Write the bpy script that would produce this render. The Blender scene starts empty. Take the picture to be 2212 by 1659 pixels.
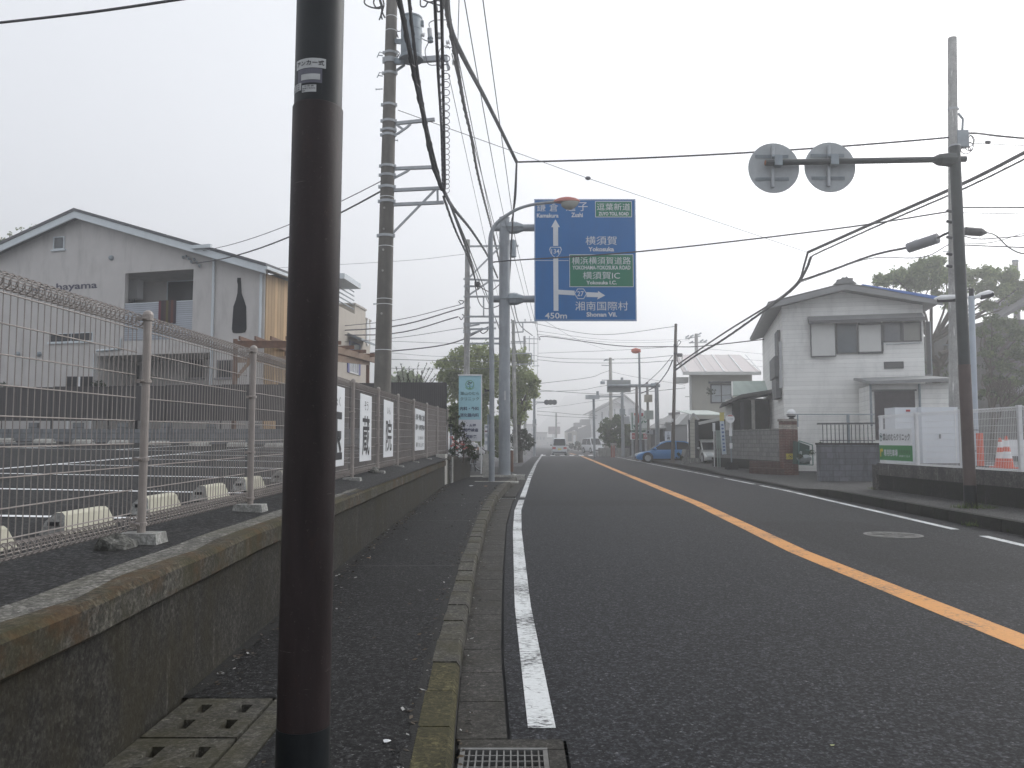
import bpy, math, random
import numpy as np
from mathutils import Vector, noise as mnoise
random.seed(7); RNG = np.random.default_rng(11)
SC = bpy.context.scene
COL = SC.collection
R = math.radians
# ------------------------------------------------------------------ camera, sky, sun, exposure
F = 1740.0; CU, CV = 1106.0, 829.5; TILT = math.atan((951 - CV) / F); CH = 1.55
cd = bpy.data.cameras.new('camera'); cam = bpy.data.objects.new('camera', cd); COL.objects.link(cam)
cam.location = (0, 0, CH); cam.rotation_euler = (R(90) + TILT, 0, 0)
cd.sensor_fit = 'HORIZONTAL'; cd.sensor_width = 36; cd.lens = 36 * F / 2212.0
cd.clip_start = 0.05; cd.clip_end = 4000
SC.camera = cam
SUN_EL, SUN_AZ = R(38), R(52)        # azimuth to the right of the view direction
w = bpy.data.worlds.new('World'); SC.world = w; w.use_nodes = True
nt = w.node_tree; bg = nt.nodes['Background']
sky = nt.nodes.new('ShaderNodeTexSky'); sky.sky_type = 'NISHITA'; sky.sun_disc = False
sky.sun_elevation = SUN_EL; sky.sun_rotation = SUN_AZ; sky.air_density = 2.0; sky.dust_density = 6.0; sky.ozone_density = 1.0
tcw = nt.nodes.new('ShaderNodeTexCoord'); mpw = nt.nodes.new('ShaderNodeMapping'); mpw.inputs['Scale'].default_value = (1, 1, .75); mpw.inputs['Location'].default_value = (0, 0, .26)
nt.links.new(tcw.outputs['Generated'], mpw.inputs['Vector']); nt.links.new(mpw.outputs[0], sky.inputs['Vector'])   # fog hides the dark band at the horizon
hsv = nt.nodes.new('ShaderNodeHueSaturation'); hsv.inputs['Saturation'].default_value = 0.10
mixw = nt.nodes.new('ShaderNodeMix'); mixw.data_type = 'RGBA'; mixw.inputs['Factor'].default_value = 0.54
mixw.inputs['B'].default_value = (7.5, 7.85, 8.55, 1)      # the even white of the fog bank overhead
nt.links.new(sky.outputs[0], hsv.inputs['Color']); nt.links.new(hsv.outputs[0], mixw.inputs['A'])
nt.links.new(mixw.outputs['Result'], bg.inputs['Color'])
bg.inputs['Strength'].default_value = 0.145
sd = bpy.data.lights.new('sun', 'SUN'); sun = bpy.data.objects.new('sun', sd); COL.objects.link(sun)
sd.energy = 1.4; sd.angle = R(40); sd.color = (1.0, 0.98, 0.95)
sv = Vector((math.sin(SUN_AZ) * math.cos(SUN_EL), math.cos(SUN_AZ) * math.cos(SUN_EL), math.sin(SUN_EL)))
sun.rotation_euler = sv.to_track_quat('Z', 'Y').to_euler()
SC.view_settings.view_transform = 'Standard'; SC.view_settings.look = 'None'
SC.view_settings.exposure = 0.06; SC.view_settings.gamma = 1.0
SC.cycles.volume_bounces = 2; SC.cycles.max_bounces = 6; SC.cycles.transparent_max_bounces = 8
SC.cycles.use_denoising = True
HAZE_DENSITY = 0.0035
# ------------------------------------------------------------------ picture -> world helpers
ct, st = math.cos(TILT), math.sin(TILT)
def ray(u, v):
    a = (u - CU) / F; b = -(v - CV) / F
    return Vector((a, ct - st * b, st + ct * b))
def P(u, v, Y):                      # the point seen at (u, v) that stands Y metres ahead
    d = ray(u, v); t = Y / d.y
    return Vector((d.x * t, Y, CH + d.z * t))
def PZ(u, v, z):                     # the point seen at (u, v) at height z
    d = ray(u, v); t = (z - CH) / d.z
    return Vector((d.x * t, d.y * t, z))
def zt(x0, y0, k):                   # reading coordinates of an enlarged crop
    k = 1.0 / k
    return lambda x, y: ((x0 + x * k) * 0.548611, (y0 + y * k) * 0.548611)
Zcafe = zt(0, 750, 1.9235); Zlot = zt(0, 1450, 1.9235); Zpole = zt(1100, 0, 2.37); Zpole2 = zt(1100, 700, 2.37)
Zmid = zt(1250, 1300, 2.37); Zsign = zt(2000, 700, 2.765); Zfar = zt(1950, 1250, 2.458); Zh = zt(2650, 1050, 1.8433)
Zr = zt(3300, 1500, 2.552); Zr2 = zt(3350, 950, 1.4428); Zd = zt(2800, 0, 1.7955); Ztop = zt(2900, 500, 1.9515)
Zb = zt(1700, 1450, 3.3175); Z7 = zt(2350, 1550, 5.53); Zv = zt(2150, 1600, 5.53); Zf2 = zt(1320, 1500, 4.148)
Zs2 = zt(1200, 1150, 3.687); Zst = zt(1050, 100, 4.1475); Zp3 = zt(1700, 850, 2.7644); Ztr = zt(1400, 0, 3.6867)
def interp(tab, y):
    if y <= tab[0][0]: return tab[0][1]
    for (a, p), (b, q) in zip(tab, tab[1:]):
        if y <= b: return p + (q - p) * (y - a) / (b - a)
    (a, p), (b, q) = tab[-2], tab[-1]
    return q + (q - p) * (y - b) / (b - a)
# ------------------------------------------------------------------ materials
MATS = {}
class NB:
    def __init__(s, name):
        s.m = bpy.data.materials.new(name); s.m.use_nodes = True; s.t = s.m.node_tree
        s.b = s.t.nodes['Principled BSDF']
        s.geo = s.t.nodes.new('ShaderNodeNewGeometry')
    def n(s, typ, **kw):
        x = s.t.nodes.new(typ)
        for k, v in kw.items(): setattr(x, k, v)
        return x
    def l(s, a, b): s.t.links.new(a, b)
    def pos(s, scale=(1, 1, 1)):
        mp = s.n('ShaderNodeMapping'); mp.inputs['Scale'].default_value = scale
        s.l(s.geo.outputs['Position'], mp.inputs['Vector']); return mp.outputs[0]
    def noise(s, scale, vec=None, detail=4, rough=.55):
        x = s.n('ShaderNodeTexNoise'); x.inputs['Scale'].default_value = scale
        x.inputs['Detail'].default_value = detail; x.inputs['Roughness'].default_value = rough
        s.l(vec if vec is not None else s.geo.outputs['Position'], x.inputs['Vector']); return x.outputs['Fac']
    def ramp(s, fac, p0, p1, c0=(0, 0, 0, 1), c1=(1, 1, 1, 1)):
        x = s.n('ShaderNodeValToRGB'); e = x.color_ramp.elements
        e[0].position, e[1].position = p0, p1; e[0].color, e[1].color = c0, c1
        s.l(fac, x.inputs[0]); return x.outputs['Color']
    def mix(s, fac, a, b, mode='MIX'):
        x = s.n('ShaderNodeMix'); x.data_type = 'RGBA'; x.blend_type = mode
        for i, v in (('Factor', fac), ('A', a), ('B', b)):
            if hasattr(v, 'links'): s.l(v, x.inputs[i])
            elif i == 'Factor': x.inputs[i].default_value = v
            else: x.inputs[i].default_value = (*v[:3], 1)
        return x.outputs['Result']
    def bump(s, h, strength=.3, dist=.01):
        x = s.n('ShaderNodeBump'); x.inputs['Strength'].default_value = strength; x.inputs['Distance'].default_value = dist
        s.l(h, x.inputs['Height']); s.l(x.outputs[0], s.b.inputs['Normal'])
    def done(s, col, rough, metal=0, spec=.5):
        if hasattr(col, 'links'): s.l(col, s.b.inputs['Base Color'])
        else: s.b.inputs['Base Color'].default_value = (*col[:3], 1)
        if hasattr(rough, 'links'): s.l(rough, s.b.inputs['Roughness'])
        else: s.b.inputs['Roughness'].default_value = rough
        s.b.inputs['Metallic'].default_value = metal; s.b.inputs['Specular IOR Level'].default_value = spec
        return s.m
def c3(c, k): return tuple(min(1, max(0, x * k)) for x in c)
def mat(name, col, rough=.6, var=.12, scale=3., metal=0, spec=.5, bump=0, bscale=60, dirt=None, damt=.35, dscale=(2, 2, .5), fine=True):
    if name in MATS: return MATS[name]
    b = NB(name)
    f = b.ramp(b.noise(scale), .3, .7)
    c = b.mix(f, c3(col, 1 - var), c3(col, 1 + var))
    if fine:
        g = b.ramp(b.noise(scale * 17, detail=3), .35, .65)
        c = b.mix(b.mix(.35, (0, 0, 0), g), c, c3(col, 1 - var * 1.4))
    if dirt:
        d = b.ramp(b.noise(1.0, b.pos(dscale), 6, .65), .5, .72)
        c = b.mix(b.mix(damt, (0, 0, 0), d), c, dirt)
    if bump: b.bump(b.noise(bscale, detail=5), bump, .01)
    MATS[name] = b.done(c, rough, metal, spec); return MATS[name]
def asphalt(name, base, stones=.5, bumpy=.5, big=.25, tint=(1, 1, 1.05), rough=.72, tracks=False):
    b = NB(name)
    v = b.n('ShaderNodeTexVoronoi'); v.inputs['Scale'].default_value = 80; b.l(b.geo.outputs['Position'], v.inputs['Vector'])
    sep = b.n('ShaderNodeSeparateColor'); b.l(v.outputs['Color'], sep.inputs[0])
    st_ = b.ramp(sep.outputs[0], .80, .90)
    near = b.ramp(v.outputs['Distance'], .25, .5, (1, 1, 1, 1), (0, 0, 0, 1))
    stone = b.mix(1.0, st_, near, 'MULTIPLY')
    blot = b.ramp(b.noise(.55, b.pos((1, .35, 1)), 5, .6), .3, .7)
    c = b.mix(blot, c3(tuple(base * t for t in tint), 1 - big), c3(tuple(base * t for t in tint), 1 + big))
    fine = b.ramp(b.noise(60, detail=5, rough=.8), .3, .7)
    c = b.mix(b.mix(.55, (0, 0, 0), fine), c, c3((base, base, base), .45))
    c = b.mix(b.mix(stones, (0, 0, 0), stone), c, (.16, .16, .157))
    if tracks:
        lane = b.ramp(b.noise(1.0, b.pos((.75, .02, 1)), 3, .5), .35, .65)
        c = b.mix(b.mix(.5, (0, 0, 0), lane), c, c3((base, base, base), 1.45))
        v2 = b.n('ShaderNodeTexVoronoi'); v2.feature = 'DISTANCE_TO_EDGE'; v2.inputs['Scale'].default_value = .42; v2.inputs['Randomness'].default_value = 1
        wob = b.n('ShaderNodeVectorMath', operation='ADD'); nz = b.n('ShaderNodeTexNoise'); nz.inputs['Scale'].default_value = 1.7; nz.inputs['Detail'].default_value = 6
        b.l(b.geo.outputs['Position'], nz.inputs['Vector']); sc_ = b.n('ShaderNodeVectorMath', operation='SCALE'); b.l(nz.outputs['Color'], sc_.inputs[0]); sc_.inputs['Scale'].default_value = 1.1
        b.l(b.pos((1, .55, 1)), wob.inputs[0]); b.l(sc_.outputs[0], wob.inputs[1]); b.l(wob.outputs[0], v2.inputs['Vector'])
        crk = b.mix(1.0, b.ramp(v2.outputs['Distance'], .0, .006, (1, 1, 1, 1), (0, 0, 0, 1)), b.ramp(b.noise(.35, detail=2), .52, .58), 'MULTIPLY')
        c = b.mix(b.mix(.8, (0, 0, 0), crk), c, (.008, .008, .008))
        oil = b.ramp(b.noise(1.3, b.pos((1, .4, 1)), 4, .6), .66, .76)
        c = b.mix(b.mix(.45, (0, 0, 0), oil), c, c3((base, base, base), .4))
    tr = b.ramp(b.noise(8, detail=6, rough=.7), .52, .75)
    g1 = b.ramp(b.noise(30, detail=6, rough=.9), .36, .66); c = b.mix(.6, c, b.mix(g1, c3((base, base, base), .12), c3((base * tint[0], base * tint[1], base * tint[2]), 2.7)))
    g2 = b.ramp(b.noise(41, detail=3, rough=.8), .62, .70); c = b.mix(b.mix(.6, (0, 0, 0), g2), c, c3((base, base, base * 1.05), 5.0))
    w2 = b.n('ShaderNodeTexVoronoi'); w2.inputs['Scale'].default_value = 48; b.l(b.geo.outputs['Position'], w2.inputs['Vector']); s2 = b.n('ShaderNodeSeparateColor'); b.l(w2.outputs['Color'], s2.inputs[0])
    big_ = b.mix(1.0, b.ramp(s2.outputs[1], .86, .92), b.ramp(w2.outputs['Distance'], .2, .42, (1, 1, 1, 1), (0, 0, 0, 1)), 'MULTIPLY'); c = b.mix(b.mix(stones * .55, (0, 0, 0), big_), c, (.11, .11, .108))
    c = b.mix(b.mix(.25, (0, 0, 0), tr), c, c3((base, base, base), 1.7))
    for sc_, lo, hi, k in ((40, .45, 2.6, .5), (75, .35, 2.6, .5)):      # coarse aggregate, each grain its own grey
        vc = b.n('ShaderNodeTexVoronoi'); vc.inputs['Scale'].default_value = sc_; b.l(b.geo.outputs['Position'], vc.inputs['Vector']); s3 = b.n('ShaderNodeSeparateColor'); b.l(vc.outputs['Color'], s3.inputs[0])
        gr = b.ramp(s3.outputs[2], .35, .97, (lo, lo, lo, 1), (hi, hi, hi * 1.02, 1)); mm = b.n('ShaderNodeMix'); mm.data_type = 'RGBA'; mm.blend_type = 'MULTIPLY'; mm.clamp_result = False; mm.inputs['Factor'].default_value = k; b.l(c, mm.inputs['A']); b.l(gr, mm.inputs['B']); c = mm.outputs['Result']
    b.bump(b.noise(130, detail=4, rough=.7), bumpy, .006)
    MATS[name] = b.done(c, rough, 0, .10); return MATS[name]
def paint(name, col, under, wear=.5, width=.08):
    b = NB(name)
    n1 = b.noise(14, b.pos((1, 2.4, 1)), 8, .72); n2 = b.noise(1.1, detail=2)
    add = b.n('ShaderNodeMath', operation='ADD'); b.l(n1, add.inputs[0])
    mul = b.n('ShaderNodeMath', operation='MULTIPLY'); b.l(n2, mul.inputs[0]); mul.inputs[1].default_value = .55
    b.l(mul.outputs[0], add.inputs[1])
    f = b.ramp(add.outputs[0], wear - width, wear + width)
    v = b.n('ShaderNodeTexVoronoi'); v.feature = 'DISTANCE_TO_EDGE'; v.inputs['Scale'].default_value = 9
    b.l(b.pos((1, 1.6, 1)), v.inputs['Vector'])
    ck = b.ramp(v.outputs['Distance'], .0, .035, (1, 1, 1, 1), (0, 0, 0, 1))
    ck = b.mix(1.0, ck, b.ramp(b.noise(2.1), .5, .62), 'MULTIPLY')
    pc = b.mix(b.ramp(b.noise(30, detail=4), .35, .7), c3(col, .86), col)
    pc = b.mix(ck, pc, c3(under, .6))
    c = b.mix(f, pc, under)
    b.bump(b.noise(120), .25, .005)
    MATS[name] = b.done(c, .6, 0, .4); return MATS[name]
def concrete(name, col, moss=None, mossamt=.6, rust=None, stain=.6, grain=1.0):
    b = NB(name)
    c = b.mix(b.ramp(b.noise(2.2, detail=6, rough=.65), .3, .7), c3(col, .7), c3(col, 1.25))
    c = b.mix(b.mix(.8 * grain, (0, 0, 0), b.ramp(b.noise(20, detail=8, rough=.85), .42, .60)), c, c3(col, .35))
    c = b.mix(b.mix(.8 * grain, (0, 0, 0), b.ramp(b.noise(28, detail=6, rough=.8), .60, .70)), c, c3(col, 3.0))
    strk = b.ramp(b.noise(3.0, b.pos((2.2, 2.2, .22)), 6, .65), .48, .68)
    c = b.mix(b.mix(stain, (0, 0, 0), strk), c, c3(col, .4))
    strl = b.ramp(b.noise(5.0, b.pos((2.5, 2.5, .3)), 5, .6), .6, .7)
    c = b.mix(b.mix(.55, (0, 0, 0), strl), c, c3(col, 2.4))
    for sc_, lo, hi, k in ((42, .55, 1.9, .5), (85, .5, 1.8, .5)):
        vc = b.n('ShaderNodeTexVoronoi'); vc.inputs['Scale'].default_value = sc_; b.l(b.geo.outputs['Position'], vc.inputs['Vector']); s3 = b.n('ShaderNodeSeparateColor'); b.l(vc.outputs['Color'], s3.inputs[0])
        gr = b.ramp(s3.outputs[2], .3, .97, (lo, lo, lo, 1), (hi, hi, hi, 1)); mm = b.n('ShaderNodeMix'); mm.data_type = 'RGBA'; mm.blend_type = 'MULTIPLY'; mm.clamp_result = False; mm.inputs['Factor'].default_value = k * grain; b.l(c, mm.inputs['A']); b.l(gr, mm.inputs['B']); c = mm.outputs['Result']
    if moss: c = b.mix(b.mix(mossamt, (0, 0, 0), b.ramp(b.noise(1.6, b.pos((1, 1, .6)), 8, .7), .45, .6)), c, moss)
    if rust: c = b.mix(b.mix(.75, (0, 0, 0), b.ramp(b.noise(2.3, b.pos((1, .7, 1)), 7, .75), .5, .62)), c, rust)
    b.bump(b.noise(45, detail=8, rough=.7), .5, .012)
    MATS[name] = b.done(c, .9, 0, .25); return MATS[name]
def leafmat(name, c0, c1, trans=.25):
    b = NB(name)
    x = b.ramp(b.geo.outputs['Random Per Island'], 0, 1, (*c0, 1), (*c1, 1))
    x = b.mix(b.ramp(b.noise(.9, detail=3), .35, .65), c3(c0, .9), x)
    b.done(x, .6, 0, .25)
    tr = b.n('ShaderNodeBsdfTranslucent'); b.l(x, tr.inputs['Color'])
    mx = b.n('ShaderNodeMixShader'); mx.inputs[0].default_value = trans
    out = b.t.nodes['Material Output']
    b.l(b.b.outputs[0], mx.inputs[1]); b.l(tr.outputs[0], mx.inputs[2]); b.l(mx.outputs[0], out.inputs['Surface'])
    MATS[name] = b.m; return b.m
def blockmat(name, col, bw, bh, mortar, axis='x', dirt=None, mw=.012, offset=.5, streak=.5):
    """courses of blocks or bricks laid along a world axis"""
    b = NB(name)
    sx = b.n('ShaderNodeSeparateXYZ'); b.l(b.geo.outputs['Position'], sx.inputs[0])
    cb = b.n('ShaderNodeCombineXYZ'); b.l(sx.outputs['X' if axis == 'x' else 'Y'], cb.inputs[0]); b.l(sx.outputs['Z'], cb.inputs[1])
    br = b.n('ShaderNodeTexBrick'); br.offset = offset
    for k, v in (('Scale', 1.0), ('Mortar Size', mw), ('Brick Width', bw), ('Row Height', bh), ('Bias', 0.0), ('Mortar Smooth', .2)): br.inputs[k].default_value = v
    br.inputs['Color1'].default_value = (*c3(col, .85), 1); br.inputs['Color2'].default_value = (*c3(col, 1.15), 1); br.inputs['Mortar'].default_value = (*mortar, 1)
    b.l(cb.outputs[0], br.inputs['Vector'])
    c = b.mix(b.mix(.6, (0, 0, 0), b.ramp(b.noise(6, detail=7, rough=.7), .4, .65)), br.outputs['Color'], c3(col, .6))
    c = b.mix(b.mix(streak, (0, 0, 0), b.ramp(b.noise(2.4, b.pos((2, 2, .3)), 6, .65), .5, .66)), c, dirt or c3(col, .35))
    b.bump(br.outputs['Fac'], -.4, .01)
    MATS[name] = b.done(c, .88, 0, .25); return MATS[name]
def boardmat(name, col, pitch, axis='z', dark=.45, dirt=(.2, .2, .18), lw=.1, damt=.3, var=.08):
    """boards or siding with a joint every pitch metres along a world axis"""
    b = NB(name)
    sx = b.n('ShaderNodeSeparateXYZ'); b.l(b.geo.outputs['Position'], sx.inputs[0])
    m = b.n('ShaderNodeMath', operation='DIVIDE'); b.l(sx.outputs[axis.upper()], m.inputs[0]); m.inputs[1].default_value = pitch
    fr = b.n('ShaderNodeMath', operation='FRACT'); b.l(m.outputs[0], fr.inputs[0])
    fl = b.n('ShaderNodeMath', operation='FLOOR'); b.l(m.outputs[0], fl.inputs[0])
    wn = b.n('ShaderNodeTexWhiteNoise', noise_dimensions='1D'); b.l(fl.outputs[0], wn.inputs['W'])
    c = b.mix(wn.outputs['Value'], c3(col, 1 - var), c3(col, 1 + var))
    gr = b.noise(3, b.pos((9, 9, .7) if axis != 'z' else (.7, .7, 9)), 5, .6)
    c = b.mix(b.mix(.5, (0, 0, 0), b.ramp(gr, .35, .7)), c, c3(col, .86))
    d = b.ramp(b.noise(1.2, b.pos((1.6, 1.6, .45)), 6, .65), .48, .72)
    c = b.mix(b.mix(damt, (0, 0, 0), d), c, dirt)
    ln = b.ramp(fr.outputs[0], 0, lw, (1, 1, 1, 1), (0, 0, 0, 1))
    c = b.mix(b.mix(1 - dark, (0, 0, 0), ln), c, c3(col, .2))
    b.bump(b.ramp(fr.outputs[0], 0, lw), .5, .015)
    MATS[name] = b.done(c, .6, 0, .35); return MATS[name]
def glass(name, col=(.016, .018, .022), rough=.08):
    return mat(name, col, rough, .25, 1.2, 0, .3, fine=False)
M_road = asphalt('asphalt_road', .0165, .80, .5, .22, (.97, 1.01, 1.12), .72, True)
M_walk = asphalt('asphalt_sidewalk', .014, .8, .8, .28, (1, 1, 1))
M_lot = asphalt('asphalt_lot', .022, .35, .5, .15, (1, 1, 1))
M_far = asphalt('asphalt_far', .07, .2, .3, .2)
M_white = paint('paint_white', (.62, .64, .64), (.035, .035, .037), .84, .05)
M_whitefresh = paint('paint_white_fresh', (.78, .79, .80), (.06, .06, .06), 1.05)
M_orange = paint('paint_orange', (.58, .245, .036), (.035, .033, .032), .86, .05)
M_wall = concrete('concrete_wall', (.040, .038, .033), (.026, .022, .011), .7)
M_cap = concrete('concrete_cap', (.082, .078, .066), (.036, .032, .013), .7, (.065, .036, .014))
M_capt = concrete('concrete_cap_pale', (.165, .16, .145), (.08, .075, .05), .4)
M_capr = concrete('concrete_cap_moss', (.075, .066, .046), (.042, .038, .014), .65, (.080, .042, .017))
M_grate = mat('grating_steel', (.15, .15, .145), .6, .25, 14, .3, .4, dirt=(.08, .06, .045), damt=.6)
M_kerb = concrete('concrete_kerb', (.085, .081, .070), (.045, .041, .02), .6)
M_kerby = concrete('concrete_kerb_yellow', (.070, .063, .030), (.04, .037, .018), .6)
M_kerbd = concrete('concrete_kerb_dark', (.020, .0195, .018), (.012, .016, .008), .7)
M_gut = concrete('concrete_gutter', (.058, .055, .05), (.028, .026, .02), .55)
M_conc = concrete('concrete_plain', (.30, .30, .285), grain=.5)
M_conl = concrete('concrete_pale', (.44, .43, .40), None, .5, None, .4, .3)
M_cream = mat('cream_concrete', (.56, .54, .44), .9, .10, 5, bump=.2, bscale=60, dirt=(.36, .34, .27), damt=.5, dscale=(5, 5, 3))
M_rubble = concrete('rubble', (.15, .15, .14), (.05, .05, .04), .6)
M_pole = concrete('concrete_pole', (.27, .255, .235), (.20, .17, .13), .5, None, .4, .3)
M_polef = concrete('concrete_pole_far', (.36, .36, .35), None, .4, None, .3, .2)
M_galv = mat('galvanised_steel', (.40, .42, .44), .5, .15, 4, .4, .5, dirt=(.2, .2, .2))
M_galvd = mat('galvanised_dull', (.27, .31, .34), .55, .16, 5, .2, .5, dirt=(.13, .15, .17))
M_steelb = mat('blue_grey_steel', (.27, .295, .32), .5, .14, 3, .2, .5, dirt=(.10, .11, .13), damt=.5, dscale=(3, 3, .4))
def worn_paint(name, col, chip, rough):
    b = NB(name); c = b.mix(b.ramp(b.noise(2.5, b.pos((3, 3, .5)), 6, .65), .35, .65), c3(col, .65), c3(col, 1.35))
    c = b.mix(b.mix(.7, (0, 0, 0), b.ramp(b.noise(9, b.pos((1, 1, .4)), 8, .75), .58, .66)), c, chip)
    c = b.mix(b.mix(.5, (0, 0, 0), b.ramp(b.noise(60, detail=6, rough=.8), .60, .68)), c, (.09, .075, .07))
    c = b.mix(b.mix(.7, (0, 0, 0), b.ramp(b.noise(7, b.pos((.6, .6, 9)), 4, .7), .69, .72)), c, (.11, .095, .09))
    b.bump(b.noise(60, detail=4), .06, .01); MATS[name] = b.done(c, rough, 0, .22); return MATS[name]
M_brown = worn_paint('brown_paint', (.0205, .0142, .0145), (.032, .018, .015), .55)
M_brown_ = mat('brown_paint_old', (.0185, .0112, .0112), .55, .35, 8, 0, .2, bump=.05, bscale=160, dirt=(.035, .014, .010), damt=.6)
M_black = mat('black_paint', (.009, .0115, .0135), .46, .3, 8, 0, .35, bump=.04, bscale=160)
M_wire = mat('taupe_wire', (.30, .27, .25), .45, .12, 9, .2, .5, dirt=(.16, .13, .11))
M_cable = mat('black_cable', (.02, .02, .026), .5, .1, 3)
M_cableg = mat('grey_cable', (.12, .12, .14), .5, .1, 3)
M_whitep = mat('white_paint', (.76, .77, .78), .45, .05, 2, dirt=(.5, .5, .48), damt=.3)
M_board = mat('white_board', (.74, .76, .78), .35, .03, 1.5, dirt=(.6, .62, .63), damt=.2)
M_ink = mat('black_ink', (.018, .018, .022), .5)
M_grass = leafmat('grass_blades', (.06, .10, .02), (.12, .15, .04))
M_glass = glass('dark_glass')
M_glassl = glass('pale_glass', (.22, .25, .28), .12)
M_dark = mat('dark_interior', (.018, .018, .020), .8)
M_rubber = mat('rubber', (.016, .016, .017), .7)
M_wood = mat('brown_wood', (.16, .075, .040), .6, .25, 6, dirt=(.05, .03, .025))
M_woodl = mat('tan_wood', (.26, .175, .12), .6, .2, 6, dirt=(.15, .08, .05))
M_bark = mat('bark', (.075, .062, .05), .9, .3, 6, bump=.4)
M_brick = blockmat('red_brick', (.13, .052, .040), .22, .07, (.22, .2, .18), 'x', mw=.008)
M_blockx = blockmat('grey_block', (.23, .24, .25), .40, .20, (.10, .10, .10), 'x')
M_blocky = blockmat('grey_block_side', (.23, .23, .225), .40, .20, (.10, .10, .10), 'y')
M_siding = boardmat('white_siding', (.87, .87, .845), .205, 'z', .45, (.42, .43, .42), .07, .35)
M_timber = boardmat('yellow_timber', (.55, .33, .15), .16, 'x', .5, (.35, .19, .08), .12, .35, .25)
M_louver = boardmat('dark_louver', (.075, .070, .070), .075, 'x', .4, (.04, .04, .04), .3, .3)
M_stucco = mat('grey_stucco', (.54, .52, .505), .85, .05, 2, bump=.15, bscale=90, dirt=(.22, .215, .21), damt=.35)
M_stuccol = mat('cream_stucco', (.50, .455, .40), .85, .05, 2, dirt=(.38, .35, .31))
M_roofd = mat('dark_roof', (.055, .06, .07), .5, .15)
M_trim = mat('pale_trim', (.60, .65, .68), .5, .05, dirt=(.42, .45, .46))
M_redl = mat('faded_red', (.42, .12, .09), .45, .1)
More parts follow.
